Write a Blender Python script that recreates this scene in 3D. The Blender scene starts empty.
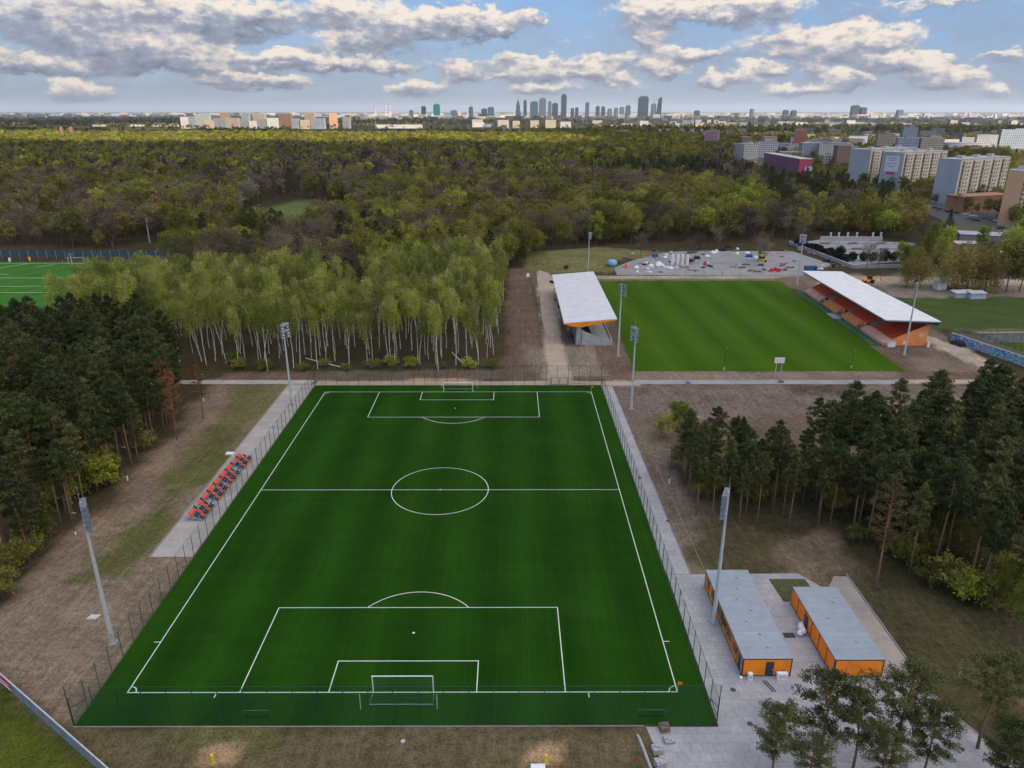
import bpy, math, random
import numpy as np
from mathutils import Vector

random.seed(7)
RNG = np.random.default_rng(11)
sc = bpy.context.scene
COL = sc.collection
PI = math.pi

# ------------------------------------------------------------------ camera model (fitted to the pitch lines)
F, PITCH, CH, CX, CY, YAW = 732.6, 0.35716, 67.5, 13.4, -71.66, -0.002


def G(u, v, z=0.0):
    """ground point (at height z) seen at a pixel of the photograph"""
    a = (u - 512) / F
    b = (384 - v) / F
    cp, sp = math.cos(PITCH), math.sin(PITCH)
    dy = cp + b * sp
    dz = -sp + b * cp
    t = (z - CH) / dz
    return CX + t * (a * math.cos(YAW) - dy * math.sin(YAW)), CY + t * (dy * math.cos(YAW) + a * math.sin(YAW))


def PX(X, Y, Z=0.0):
    dx, dy, dz = X - CX, Y - CY, Z - CH
    c, s = math.cos(YAW), math.sin(YAW)
    rx, fy = c * dx + s * dy, -s * dx + c * dy
    cp, sp = math.cos(PITCH), math.sin(PITCH)
    d = fy * cp - dz * sp
    return 512 + F * rx / d, 384 - F * (fy * sp + dz * cp) / d, d


def zat(X, Y, v):
    lo, hi = -5.0, 600.0
    for _ in range(40):
        m = (lo + hi) / 2
        q = PX(X, Y, m)
        if q[2] > 2 and q[1] > v:
            lo = m
        else:
            hi = m
    return lo


def xat(u, Y, z=0.0):
    lo, hi = -9000.0, 9000.0
    for _ in range(50):
        m = (lo + hi) / 2
        if PX(m, Y, z)[0] < u:
            lo = m
        else:
            hi = m
    return lo


# ------------------------------------------------------------------ materials
def nd(nt, t, **k):
    n = nt.nodes.new(t)
    for a, b in k.items():
        setattr(n, a, b)
    return n


def rgba(c):
    return (c[0], c[1], c[2], 1.0)


def new_mat(name):
    m = bpy.data.materials.new(name)
    m.use_nodes = True
    nt = m.node_tree
    return m, nt, nt.nodes['Principled BSDF']


def ramp(nt, fac, stops):
    r = nd(nt, 'ShaderNodeValToRGB')
    el = r.color_ramp.elements
    while len(el) < len(stops):
        el.new(0.5)
    for e, (p, c) in zip(el, stops):
        e.position = p
        e.color = rgba(c) if len(c) == 3 else c
    nt.links.new(fac, r.inputs[0])
    return r.outputs[0]


def noise(nt, vec, scale, detail=3.0, rough=0.55):
    n = nd(nt, 'ShaderNodeTexNoise')
    n.inputs['Scale'].default_value = scale
    n.inputs['Detail'].default_value = detail
    n.inputs['Roughness'].default_value = rough
    if vec is not None:
        nt.links.new(vec, n.inputs['Vector'])
    return n.outputs['Fac']


def mixc(nt, fac, a, b, mode='MIX'):
    m = nd(nt, 'ShaderNodeMix', data_type='RGBA', blend_type=mode)
    for i, x in ((0, fac), (6, a), (7, b)):
        if isinstance(x, (int, float)):
            m.inputs[i].default_value = x
        elif isinstance(x, (tuple, list)):
            m.inputs[i].default_value = rgba(x)
        else:
            nt.links.new(x, m.inputs[i])
    return m.outputs[2]


def math_(nt, op, a, b=None, c=None, clamp=False):
    m = nd(nt, 'ShaderNodeMath', operation=op, use_clamp=clamp)
    for i, x in enumerate((a, b, c)):
        if x is None:
            continue
        if isinstance(x, (int, float)):
            m.inputs[i].default_value = x
        else:
            nt.links.new(x, m.inputs[i])
    return m.outputs[0]


def coords(nt, which='Object'):
    return nd(nt, 'ShaderNodeTexCoord').outputs[which]


def wpos(nt):
    return nd(nt, 'ShaderNodeNewGeometry').outputs['Position']


def M(name, c, rough=0.7, metal=0.0, var=0.18, scale=2.0, dirt=None, bump=0.0, spec=0.4):
    """plain weathered surface: base colour with uneven tone"""
    m, nt, b = new_mat(name)
    p = wpos(nt)
    f = noise(nt, p, scale, 5.0, 0.62)
    lo = tuple(x * (1 - var) for x in c)
    hi = tuple(min(1, x * (1 + var)) for x in c)
    col = ramp(nt, f, [(0.3, lo), (0.7, hi)])
    if dirt:
        f2 = noise(nt, p, scale * 0.37, 4.0, 0.7)
        k = ramp(nt, f2, [(0.52, (0, 0, 0)), (0.72, (0.6, 0.6, 0.6))])
        col = mixc(nt, k, col, dirt)
    nt.links.new(col, b.inputs['Base Color'])
    b.inputs['Roughness'].default_value = rough
    b.inputs['Metallic'].default_value = metal
    b.inputs['Specular IOR Level'].default_value = spec
    if bump:
        bm = nd(nt, 'ShaderNodeBump')
        bm.inputs['Strength'].default_value = bump
        nt.links.new(noise(nt, p, scale * 4, 4), bm.inputs['Height'])
        nt.links.new(bm.outputs[0], b.inputs['Normal'])
    return m


def leaf_mat(name, stops, rough=0.6, trans=0.35, spread=0.5):
    """foliage: tone differs from tree to tree (object random) and from clump to clump"""
    m, nt, b = new_mat(name)
    oi = nd(nt, 'ShaderNodeObjectInfo').outputs['Random']
    n = noise(nt, coords(nt), 0.35, 4.0, 0.7)
    f = math_(nt, 'ADD', math_(nt, 'MULTIPLY', oi, spread), math_(nt, 'MULTIPLY', n, 1 - spread))
    col = ramp(nt, f, stops)
    nt.links.new(col, b.inputs['Base Color'])
    b.inputs['Roughness'].default_value = rough
    b.inputs['Specular IOR Level'].default_value = 0.2
    t = nd(nt, 'ShaderNodeBsdfTranslucent')
    nt.links.new(col, t.inputs[0])
    mx = nd(nt, 'ShaderNodeMixShader')
    mx.inputs[0].default_value = trans
    nt.links.new(b.outputs[0], mx.inputs[1])
    nt.links.new(t.outputs[0], mx.inputs[2])
    nt.links.new(mx.outputs[0], nt.nodes['Material Output'].inputs[0])
    return m


# ------------------------------------------------------------------ mesh helper
class MB:
    def __init__(s):
        s.v, s.f, s.m = [], [], []

    def add(s, vs, fs, mi=0):
        o = len(s.v)
        s.v.extend(tuple(x) for x in vs)
        s.f.extend(tuple(i + o for i in f) for f in fs)
        s.m.extend([mi] * len(fs))
        return s

    def box(s, c, d, rz=0.0, mi=0, taper=1.0, rx=0.0):
        x, y, z = d[0] / 2, d[1] / 2, d[2] / 2
        co, si = math.cos(rz), math.sin(rz)
        cr, sr = math.cos(rx), math.sin(rx)
        vs = []
        for dz in (-z, z):
            k = taper if dz > 0 else 1.0
            for dx, dy in ((-x, -y), (x, -y), (x, y), (-x, y)):
                a, bb, cc = dx * k, dy * k, dz
                bb, cc = bb * cr - cc * sr, bb * sr + cc * cr
                vs.append((c[0] + a * co - bb * si, c[1] + a * si + bb * co, c[2] + cc))
        return s.add(vs, [(3, 2, 1, 0), (4, 5, 6, 7), (0, 1, 5, 4), (1, 2, 6, 5), (2, 3, 7, 6), (3, 0, 4, 7)], mi)

    def poly(s, pts, z, mi=0):
        a = sum(pts[i][0] * pts[(i + 1) % len(pts)][1] - pts[(i + 1) % len(pts)][0] * pts[i][1] for i in range(len(pts)))
        if a < 0:
            pts = pts[::-1]
        return s.add([(p[0], p[1], z) for p in pts], [tuple(range(len(pts)))], mi)

    def prism(s, pts, z0, z1, mi=0, mtop=None):
        a = sum(pts[i][0] * pts[(i + 1) % len(pts)][1] - pts[(i + 1) % len(pts)][0] * pts[i][1] for i in range(len(pts)))
        if a < 0:
            pts = pts[::-1]
        n = len(pts)
        s.add([(p[0], p[1], z0) for p in pts] + [(p[0], p[1], z1) for p in pts],
              [(i, (i + 1) % n, n + (i + 1) % n, n + i) for i in range(n)] + [tuple(range(n - 1, -1, -1))], mi)
        return s.add([(p[0], p[1], z1) for p in pts], [tuple(range(n))], mi if mtop is None else mtop)

    def hexa(s, b, t, mi=0):
        """solid from four bottom points and four top points (same order, anticlockwise from above)"""
        return s.add(list(b) + list(t), [(3, 2, 1, 0), (4, 5, 6, 7), (0, 1, 5, 4), (1, 2, 6, 5), (2, 3, 7, 6), (3, 0, 4, 7)], mi)

    def tube(s, path, rad, n=6, mi=0, cap=True):
        P = [Vector(p) for p in path]
        if not hasattr(rad, '__len__'):
            rad = [rad] * len(P)
        vs, fs = [], []
        for i, p in enumerate(P):
            d = (P[min(i + 1, len(P) - 1)] - P[max(i - 1, 0)])
            d = d.normalized() if d.length > 1e-9 else Vector((0, 0, 1))
            u = d.cross(Vector((0, 0, 1))) if abs(d.z) < 0.9 else d.cross(Vector((1, 0, 0)))
            u.normalize()
            w = d.cross(u)
            for k in range(n):
                a = 2 * PI * k / n
                vs.append(p + (u * math.cos(a) + w * math.sin(a)) * rad[i])
        for i in range(len(P) - 1):
            for k in range(n):
                fs.append((i * n + k, (i + 1) * n + k, (i + 1) * n + (k + 1) % n, i * n + (k + 1) % n)[::-1])
        if cap:
            fs.append(tuple(range(n))[::-1] if False else tuple(range(n)))
            fs.append(tuple(range((len(P) - 1) * n, len(P) * n))[::-1])
        return s.add(vs, fs, mi)

    def lathe(s, prof, c=(0, 0, 0), n=12, mi=0):
        vs, fs = [], []
        for r, z in prof:
            for k in range(n):
                a = 2 * PI * k / n
                vs.append((c[0] + r * math.cos(a), c[1] + r * math.sin(a), c[2] + z))
        for i in range(len(prof) - 1):
            for k in range(n):
                fs.append((i * n + k, i * n + (k + 1) % n, (i + 1) * n + (k + 1) % n, (i + 1) * n + k))
        fs.append(tuple(range(n))[::-1])
        fs.append(tuple(range((len(prof) - 1) * n, len(prof) * n)))
        return s.add(vs, fs, mi)

    def mesh(s, name, mats):
        me = bpy.data.meshes.new(name)
        me.from_pydata(s.v, [], s.f)
        for m in (mats if isinstance(mats, (list, tuple)) else [mats]):
            me.materials.append(m)
        if any(s.m):
            me.polygons.foreach_set('material_index', s.m)
        me.update()
        return me

    def build(s, name, mats, parent=None):
        return link(name, s.mesh(name, mats), parent)


def link(name, data, parent=None, loc=None, rz=0.0, scale=None):
    o = bpy.data.objects.new(name, data)
    COL.objects.link(o)
    if parent:
        o.parent = parent
    if loc is not None:
        o.location = loc
    if rz:
        o.rotation_euler = (0, 0, rz)
    if scale is not None:
        o.scale = (scale, scale, scale) if not hasattr(scale, '__len__') else scale
    return o


def tag(o, label=None, cat=None, group=None, kind=None):
    if label:
        o['label'] = label
    if cat:
        o['category'] = cat
    if group:
        o['group'] = group
    if kind:
        o['kind'] = kind
    return o


def thing(name, label, cat, loc=(0, 0, 0), rz=0.0, group=None, scale=None):
    return tag(link(name, None, None, loc, rz, scale), label, cat, group)


def copy_tree(o, parent=None):
    c = o.copy()
    COL.objects.link(c)
    if parent:
        c.parent = parent
    for ch in list(o.children):
        copy_tree(ch, c)
    return c


def np_mesh(name, verts, faces4, mats, mi=None, smooth=False):
    me = bpy.data.meshes.new(name)
    n = len(faces4)
    me.vertices.add(len(verts))
    me.vertices.foreach_set('co', np.asarray(verts, np.float32).ravel())
    me.loops.add(n * 4)
    me.loops.foreach_set('vertex_index', np.asarray(faces4, np.int32).ravel())
    me.polygons.add(n)
    me.polygons.foreach_set('loop_start', np.arange(0, n * 4, 4, dtype=np.int32))
    for m in mats:
        me.materials.append(m)
    if mi is not None:
        me.polygons.foreach_set('material_index', np.asarray(mi, np.int32))
    me.update(calc_edges=True)
    return me


def struct(name, mb, mat, label=None):
    return tag(mb.build(name, mat), label, None, None, 'structure')


# ------------------------------------------------------------------ world: sky with cumulus
DOME = 2.9  # gain of the unseen upper sky, raised for fill light
SUN_EL, SUN_AZ = math.radians(21), math.radians(142)      # azimuth from +Y towards +X: sun behind right of the camera
SUND = Vector((math.sin(SUN_AZ) * math.cos(SUN_EL), math.cos(SUN_AZ) * math.cos(SUN_EL), math.sin(SUN_EL)))


def build_world():
    w = bpy.data.worlds.new('World')
    sc.world = w
    w.use_nodes = True
    nt = w.node_tree
    bg = nt.nodes['Background']
    sky = nd(nt, 'ShaderNodeTexSky', sky_type='NISHITA')
    sky.sun_disc = False
    sky.sun_elevation = SUN_EL
    sky.sun_rotation = SUN_AZ
    sky.altitude = 100
    sky.air_density = 1.0
    sky.dust_density = 1.2
    sky.ozone_density = 1.6
    gen = coords(nt, 'Generated')
    sep = nd(nt, 'ShaderNodeSeparateXYZ')
    nt.links.new(gen, sep.inputs[0])
    x, y, z = sep.outputs
    az = math_(nt, 'ARCTAN2', x, y)
    el = math_(nt, 'ARCSINE', z)
    comb = nd(nt, 'ShaderNodeCombineXYZ')
    nt.links.new(az, comb.inputs[0])
    nt.links.new(el, comb.inputs[1])
    # billowing edges: the lookup point is displaced by fractal noise, finer towards the horizon
    def vm(op, a, b=None):
        n = nd(nt, 'ShaderNodeVectorMath', operation=op)
        for i, q in enumerate((a, b)):
            if q is None:
                continue
            if isinstance(q, tuple):
                n.inputs[i].default_value = q
            else:
                nt.links.new(q, n.inputs[i])
        return n
    nz = nd(nt, 'ShaderNodeTexNoise')
    nz.inputs['Scale'].default_value = 34
    nz.inputs['Detail'].default_value = 6
    nz.inputs['Roughness'].default_value = 0.62
    st = vm('MULTIPLY', comb.outputs[0], (1.0, 1.9, 1.0))
    nt.links.new(st.outputs[0], nz.inputs['Vector'])
    off = vm('MULTIPLY', vm('SUBTRACT', nz.outputs['Color'], (0.5, 0.5, 0.5)).outputs[0], (0.085, 0.058, 0.0))
    amp = math_(nt, 'MINIMUM', math_(nt, 'ADD', math_(nt, 'MULTIPLY', math_(nt, 'MAXIMUM', el, 0.0), 7.5), 0.30), 1.0)
    offs = vm('SCALE', off.outputs[0])
    nt.links.new(amp, offs.inputs['Scale'])
    p = vm('ADD', comb.outputs[0], offs.outputs[0]).outputs[0]
    # cumulus seen in the photograph: pixel x, y, half width, half height, weight
    blobs = [(60, 22, 96, 26, 1.20), (190, 14, 88, 22, 1.10), (150, 48, 48, 14, 0.92), (225, 22, 35, 14, 0.70), (20, 62, 48, 9, 0.92), (60, 68, 55, 8, 0.92),
             (160, 54, 40, 13, 1.15), (225, 62, 40, 11, 1.03), (275, 15, 40, 14, 0.70), (338, 10, 24, 16, 1.20), (385, 22, 34, 22, 1.20), (440, 26, 40, 20, 1.20), (485, 18, 36, 14, 1.00), (500, 28, 30, 10, 1.00),
             (350, 44, 40, 11, 1.10), (300, 62, 48, 9, 1.15), (385, 66, 50, 8, 1.15), (465, 66, 24, 8, 1.03), (510, 76, 22, 7, 0.92), (430, 90, 30, 7, 0.69), (405, 90, 20, 7, 0.69),
             (535, 19, 16, 8, 0.80), (575, 38, 50, 7, 0.50), (650, 14, 48, 20, 1.10), (710, 8, 40, 16, 0.70), (762, 8, 44, 16, 1.30), (652, 40, 14, 9, 1.00),
             (600, 60, 50, 9, 0.92), (680, 52, 26, 8, 1.03), (800, 44, 72, 13, 1.00), (870, 36, 46, 14, 1.00), (840, 55, 40, 9, 0.92), (895, 44, 22, 8, 0.80), (815, 70, 14, 9, 1.03), (710, 78, 16, 8, 1.03),
             (600, 72, 20, 8, 0.92), (655, 68, 30, 7, 0.92), (700, 58, 40, 7, 0.92), (925, 62, 40, 8, 0.92), (1010, 56, 24, 8, 0.92), (940, 4, 72, 7, 0.90), (855, 82, 14, 7, 0.80), (760, 84, 30, 7, 0.57),
             (520, 60, 36, 8, 0.92), (560, 88, 48, 7, 0.57), (250, 84, 72, 7, 0.57), (960, 85, 50, 7, 0.57), (640, 88, 40, 7, 0.57)]
    qr = random.Random(17)
    blobs += [(qr.uniform(20, 1010), qr.uniform(58, 97), qr.uniform(12, 26), qr.uniform(4.5, 8), qr.uniform(1.1, 1.6)) for _ in range(30)]
    dens = hs = None
    cp, sp = math.cos(PITCH), math.sin(PITCH)
    for (u, v, ru, rv, wt) in blobs:
        a, b = (u - 512) / F, (384 - v) / F
        dx, dy, dz = a, cp + b * sp, -sp + b * cp
        L = math.sqrt(dx * dx + dy * dy + dz * dz)
        A, E = math.atan2(dx, dy), math.asin(dz / L)
        q = nd(nt, 'ShaderNodeVectorMath', operation='MULTIPLY_ADD')
        nt.links.new(p, q.inputs[0])
        q.inputs[1].default_value = (F / ru, F / rv, 0)
        q.inputs[2].default_value = (-A * F / ru, -E * F / rv, 1)
        d2 = nd(nt, 'ShaderNodeVectorMath', operation='DOT_PRODUCT')
        nt.links.new(q.outputs[0], d2.inputs[0])
        nt.links.new(q.outputs[0], d2.inputs[1])
        g = math_(nt, 'MULTIPLY', math_(nt, 'POWER', 0.27, d2.outputs['Value']), wt / 0.27)
        sv = vm('SCALE', q.outputs[0])
        nt.links.new(g, sv.inputs['Scale'])
        dens = sv.outputs[0] if dens is None else vm('ADD', dens, sv.outputs[0]).outputs[0]
    tsep = nd(nt, 'ShaderNodeSeparateXYZ')
    nt.links.new(dens, tsep.inputs[0])
    hs, dens = tsep.outputs[1], tsep.outputs[2]
    # free cumulus for the rest of the dome
    zz = math_(nt, 'ADD', math_(nt, 'MAXIMUM', z, 0.0), 0.12)
    pl = nd(nt, 'ShaderNodeCombineXYZ')
    nt.links.new(math_(nt, 'DIVIDE', x, zz), pl.inputs[0])
    nt.links.new(math_(nt, 'DIVIDE', y, zz), pl.inputs[1])
    fr = noise(nt, pl.outputs[0], 1.1, 6.0, 0.6)
    hi = math_(nt, 'MULTIPLY', math_(nt, 'SUBTRACT', el, 0.16), 14.0, clamp=True)
    free = math_(nt, 'MULTIPLY', math_(nt, 'MULTIPLY', math_(nt, 'SUBTRACT', fr, 0.28), 5.0, clamp=True), hi)
    tot = math_(nt, 'ADD', dens, free)
    fine = noise(nt, st.outputs[0], 52, 6.0, 0.6)
    tot2 = math_(nt, 'ADD', tot, math_(nt, 'MULTIPLY', math_(nt, 'SUBTRACT', fine, 0.5), 0.8))
    mr = nd(nt, 'ShaderNodeMapRange', interpolation_type='SMOOTHSTEP')
    nt.links.new(tot2, mr.inputs[0])
    mr.inputs[1].default_value = 0.40
    mr.inputs[2].default_value = 0.92
    mask = math_(nt, 'MULTIPLY', mr.outputs[0], 0.93)
    av = math_(nt, 'DIVIDE', hs, math_(nt, 'MAXIMUM', dens, 0.05))
    lit = math_(nt, 'ADD', math_(nt, 'MULTIPLY', av, 0.75), math_(nt, 'MULTIPLY', math_(nt, 'SUBTRACT', fine, 0.5), 1.3))
    lit = math_(nt, 'ADD', lit, 0.56)
    lit = math_(nt, 'ADD', lit, math_(nt, 'MULTIPLY', hi, 0.5))
    # the bank at the upper left is seen from its shaded side
    sh = math_(nt, 'MULTIPLY', math_(nt, 'ADD', math_(nt, 'MULTIPLY', az, -2.2), -0.45), 1.0, clamp=True)
    up = math_(nt, 'MULTIPLY', math_(nt, 'SUBTRACT', el, 0.075), 14.0, clamp=True)
    lit = math_(nt, 'SUBTRACT', lit, math_(nt, 'MULTIPLY', sh, math_(nt, 'MULTIPLY', up, 0.9)))
    ccol = ramp(nt, lit, [(0.0, (.98, 1.1, 1.45)), (0.40, (1.75, 1.88, 2.25)), (0.80, (4.5, 3.95, 3.4))])
    # air light near the horizon, bluer higher up; broken clouds overhead, boosted for fill light
    low = ramp(nt, math_(nt, 'MULTIPLY', math_(nt, 'MAXIMUM', el, 0.0), 4.0), [(0.0, (1.7, 1.98, 2.55)), (0.2, (1.2, 1.82, 2.9)), (0.5, (0.9, 1.75, 3.3))])
    kb = math_(nt, 'SUBTRACT', 1.0, math_(nt, 'MULTIPLY', math_(nt, 'SUBTRACT', el, 0.16), 5.0, clamp=True))
    base = mixc(nt, math_(nt, 'MULTIPLY', kb, 0.85), sky.outputs[0], low)
    vmap = vm('MULTIPLY', p, (9.0, 34.0, 1.0))
    vn_ = noise(nt, vmap.outputs[0], 1.0, 5.0, 0.6)
    veil = math_(nt, 'MULTIPLY', math_(nt, 'MULTIPLY', math_(nt, 'SUBTRACT', vn_, 0.40), 4.0, clamp=True), math_(nt, 'MULTIPLY', kb, 0.5))
    base = mixc(nt, veil, base, (1.55, 1.72, 2.15))
    col = mixc(nt, mask, base, ccol)
    gain = nd(nt, 'ShaderNodeMapRange', interpolation_type='SMOOTHSTEP')
    nt.links.new(el, gain.inputs[0])
    gain.inputs[1].default_value = 0.2
    gain.inputs[2].default_value = 0.6
    gain.inputs[3].default_value = 1.0
    gain.inputs[4].default_value = DOME
    warm = mixc(nt, math_(nt, 'MULTIPLY', math_(nt, 'SUBTRACT', el, 0.2), 2.5, clamp=True), (1, 1, 1), (0.96, 1.0, 1.07))
    col = mixc(nt, 1.0, col, warm, 'MULTIPLY')
    vmul = vm('SCALE', col)
    nt.links.new(gain.outputs[0], vmul.inputs['Scale'])
    nt.links.new(vmul.outputs[0], bg.inputs[0])
    bg.inputs[1].default_value = 0.105
    # sun
    ld = bpy.data.lights.new('sun', 'SUN')
    ld.energy = 3.1
    ld.angle = math.radians(0.5)
    ld.color = (1.0, 0.86, 0.68)
    so = bpy.data.objects.new('sun', ld)
    COL.objects.link(so)
    so.rotation_euler = SUND.to_track_quat('Z', 'Y').to_euler()
    so.location = SUND * 500


build_world()

cam = bpy.data.cameras.new('camera')
cam.sensor_width = 36
cam.lens = F / 1024 * 36
cam.clip_start = 0.5
cam.clip_end = 90000
co = bpy.data.objects.new('camera', cam)
COL.objects.link(co)
co.location = (CX, CY, CH)
co.rotation_euler = (PI / 2 - PITCH, 0, YAW)
sc.camera = co
sc.view_settings.view_transform = 'Standard'
sc.view_settings.look = 'None'
sc.view_settings.gamma = 1.0
sc.view_settings.exposure = 1.1
sc.render.resolution_x, sc.render.resolution_y = 1024, 768
sc.cycles.max_bounces = 5
sc.cycles.diffuse_bounces = 2
sc.cycles.glossy_bounces = 2
sc.cycles.transmission_bounces = 3
sc.cycles.transparent_max_bounces = 24
sc.cycles.volume_bounces = 0
sc.cycles.use_adaptive_sampling = True
sc.cycles.use_denoising = True

HAZE = 3.0e-5
# ------------------------------------------------------------------ numpy value noise and polygon masks (ground cover zones)
_LAT = np.random.default_rng(5).random((256, 256))


def vn(x, y, s):
    x = np.asarray(x) / s + 1000.3
    y = np.asarray(y) / s + 1000.7
    xi, yi = np.floor(x).astype(int), np.floor(y).astype(int)
    fx, fy = x - xi, y - yi
    fx, fy = fx * fx * (3 - 2 * fx), fy * fy * (3 - 2 * fy)
    a = _LAT[xi % 256, yi % 256]
    b = _LAT[(xi + 1) % 256, yi % 256]
    c = _LAT[xi % 256, (yi + 1) % 256]
    d = _LAT[(xi + 1) % 256, (yi + 1) % 256]
    return (a * (1 - fx) + b * fx) * (1 - fy) + (c * (1 - fx) + d * fx) * fy


def fbm(x, y, s):
    return (vn(x, y, s) * 0.5 + vn(x, y, s / 2.1) * 0.3 + vn(x, y, s / 4.3) * 0.2)


def sdist(x, y, poly):
    x, y = np.asarray(x, float), np.asarray(y, float)
    d = np.full(x.shape, 1e18)
    ins = np.zeros(x.shape, bool)
    n = len(poly)
    for i in range(n):
        (ax, ay), (bx, by) = poly[i], poly[(i + 1) % n]
        ex, ey = bx - ax, by - ay
        t = np.clip(((x - ax) * ex + (y - ay) * ey) / (ex * ex + ey * ey + 1e-9), 0, 1)
        d = np.minimum(d, (x - ax - t * ex) ** 2 + (y - ay - t * ey) ** 2)
        c = (ay > y) != (by > y)
        ins ^= c & (x < ex * (y - ay) / (ey if abs(ey) > 1e-9 else 1e-9) + ax)
    d = np.sqrt(d)
    return np.where(ins, d, -d)


def inside(x, y, poly):
    return bool(sdist(np.array([x]), np.array([y]), poly)[0] > 0)


MEADOW = [G(245, 222), G(262, 209), G(300, 202), G(338, 208), G(330, 216), G(290, 226)]
PITCH2 = [(47.6, 119.4), (122.6, 119.2), (126.8, 233.6), (51.2, 233.7)]
ESTATE = [(150, 225), (330, 345), (300, 520), (330, 700), (260, 900), (330, 1250), (700, 1500), (1500, 1300), (900, 500), (400, 180), (230, 120), (150, 165)]
SOIL, DARKSOIL = (0.185, 0.142, 0.110), (0.128, 0.092, 0.073)
SAND, GRASSD, GRASSG = (0.33, 0.275, 0.215), (0.072, 0.072, 0.028), (0.045, 0.085, 0.018)
WA0, WB0 = Vector((*G(0, 681.5), 0)), Vector((*G(97, 768), 0))
WDIR = (WB0 - WA0).normalized()
WA, WB = WA0 - WDIR * 50, WB0 + WDIR * 28
GRASSPOLY = [(WA.x, WA.y), (WB.x, WB.y), (WB.x - 30, WB.y - 60), (WA.x - 60, WA.y - 60)]
ZONES = [  # polygon, colour, soft edge in metres, ragged amount
    ([(-5000, 1800), (-1200, 1800), (-1200, 2900), (-5000, 3600)], (0.22, 0.19, 0.08), 60, 60),
    (ESTATE, (0.11, 0.115, 0.085), 8, 6),
    (MEADOW, (0.105, 0.155, 0.05), 8, 8),
    ([G(246, 236), G(250, 222), G(338, 214), G(335, 228), G(290, 238)], (0.11, 0.115, 0.05), 10, 10),
    ([(42, 52), (48, 60), (60, 64), (70, 64), (100, 74), (150, 82), (150, 100), (40, 100)], (0.125, 0.098, 0.075), 3, 5),
    ([(42, 36), (50, 38), (47, 52), (42, 56)], (0.10, 0.08, 0.06), 2, 3),
    ([(-63, -14), (-61, 25), (-61, 70), (-65, 112), (-38, 116), (-36, -14)], SOIL, 4, 4),
    ([(-57, 78), (-50, 30), (-45, 27), (-45, 108), (-60, 112)], (0.115, 0.108, 0.05), 4, 5),
    ([(-53, 24), (-46, 24), (-45, 60), (-49, 80), (-54, 52)], (0.088, 0.095, 0.034), 3, 5),
    ([(-62, 108), (12, 112), (12, 121), (-66, 119)], DARKSOIL, 2, 2),
    ([(-40, -30), (30, -30), (30, -5), (-39, -5)], (0.105, 0.086, 0.050), 2, 2),
    ([(-30, -5.4), (-10, -5.4), (-14, -9), (-30, -9)], (0.10, 0.098, 0.042), 2, 2),
    ([(39, 22), (47, 24), (46, 60), (44, 110), (37, 110)], (0.15, 0.122, 0.098), 1.5, 1.5),
    ([(44, 22), (70, 24), (62, 36), (45, 40)], (0.072, 0.064, 0.034), 3, 4),
    ([(56, 23), (66, 24), (70, 40), (58, 34)], (0.15, 0.115, 0.085), 3, 4),
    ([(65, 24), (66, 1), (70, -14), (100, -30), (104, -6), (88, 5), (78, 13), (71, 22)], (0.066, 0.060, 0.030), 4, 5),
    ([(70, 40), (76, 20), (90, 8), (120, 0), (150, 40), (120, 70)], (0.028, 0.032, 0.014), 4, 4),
    ([(40, 96), (60, 84), (100, 90), (150, 98), (150, 109), (40, 109)], (0.15, 0.122, 0.108), 3, 4),
    ([(84, 100), (104, 101), (104, 108), (84, 107)], (0.085, 0.065, 0.052), 2, 2.5),
    ([(45, 112.2), (150, 112.2), (146, 119.6), (46, 119.6)], (0.19, 0.15, 0.118), 1, 1),
    ([(12, 111), (47, 111), (52, 236), (30, 262), (12, 262)], DARKSOIL, 3, 3),
    ([(20, 113), (24, 113), (24, 140), (16, 146)], (0.17, 0.14, 0.11), 3, 3),
    ([(23, 111), (29.6, 111), (29.4, 160), (33, 215), (30, 250), (25.5, 258), (24.6, 200), (24, 150)], (0.40, 0.33, 0.265), 1.2, 1),
    ([(30, 115), (40, 115), (38, 142), (30, 142)], (0.215, 0.18, 0.15), 1, 1),
    ([(-38, 108.1), (48, 108.1), (48, 111.6), (20, 111.2), (-38, 111.4)], (0.38, 0.32, 0.265), 0.6, 0.5),
    ([(-14, 111), (6, 111), (6, 113), (-14, 113)], (0.34, 0.24, 0.15), 0.8, 0.8),
    ([(20, 252), (62, 252), (62, 272), (90, 300), (60, 318), (20, 300)], (0.14, 0.14, 0.06), 4, 5),
    ([(46, 235), (137, 235), (142, 245), (46, 244)], (0.34, 0.285, 0.235), 1, 1),
    ([(46, 234.3), (128, 234.3), (129, 238), (46, 238)], (0.17, 0.13, 0.105), 1, 1),
    ([(118, 112), (150, 112), (148, 143), (124, 143)], DARKSOIL, 2, 2),
    ([(126, 119), (150, 119), (147, 132), (128, 132)], (0.165, 0.128, 0.105), 3, 3),
    ([(128, 212), (170, 225), (168, 250), (128, 240)], (0.16, 0.125, 0.10), 3, 3),
    ([(142, 228), (235, 224), (235, 236), (148, 246)], (0.35, 0.30, 0.25), 1.5, 1.5),
    ([(141, 145), (150, 145), (156, 172), (160, 212), (143, 215)], (0.15, 0.125, 0.10), 2, 2),
    ([(152, 160), (235, 160), (240, 206), (160, 210)], (0.050, 0.080, 0.020), 3, 3),
    ([(154, 156), (162, 120), (260, 120), (260, 158)], (0.055, 0.11, 0.016), 1, 1),
    ([(146, 112), (150, 112), (152, 140), (146, 155), (142, 150)], (0.36, 0.31, 0.26), 1, 0.8),
    ([(116, 109), (140, 109), (140, 112), (116, 112)], (0.37, 0.32, 0.27), 0.5, 0.4),
    ([(162, 205), (235, 205), (235, 226), (165, 226)], (0.2, 0.17, 0.145), 3, 4),
    (GRASSPOLY, (0.062, 0.076, 0.010), 0.4, 0.2),
]
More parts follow.
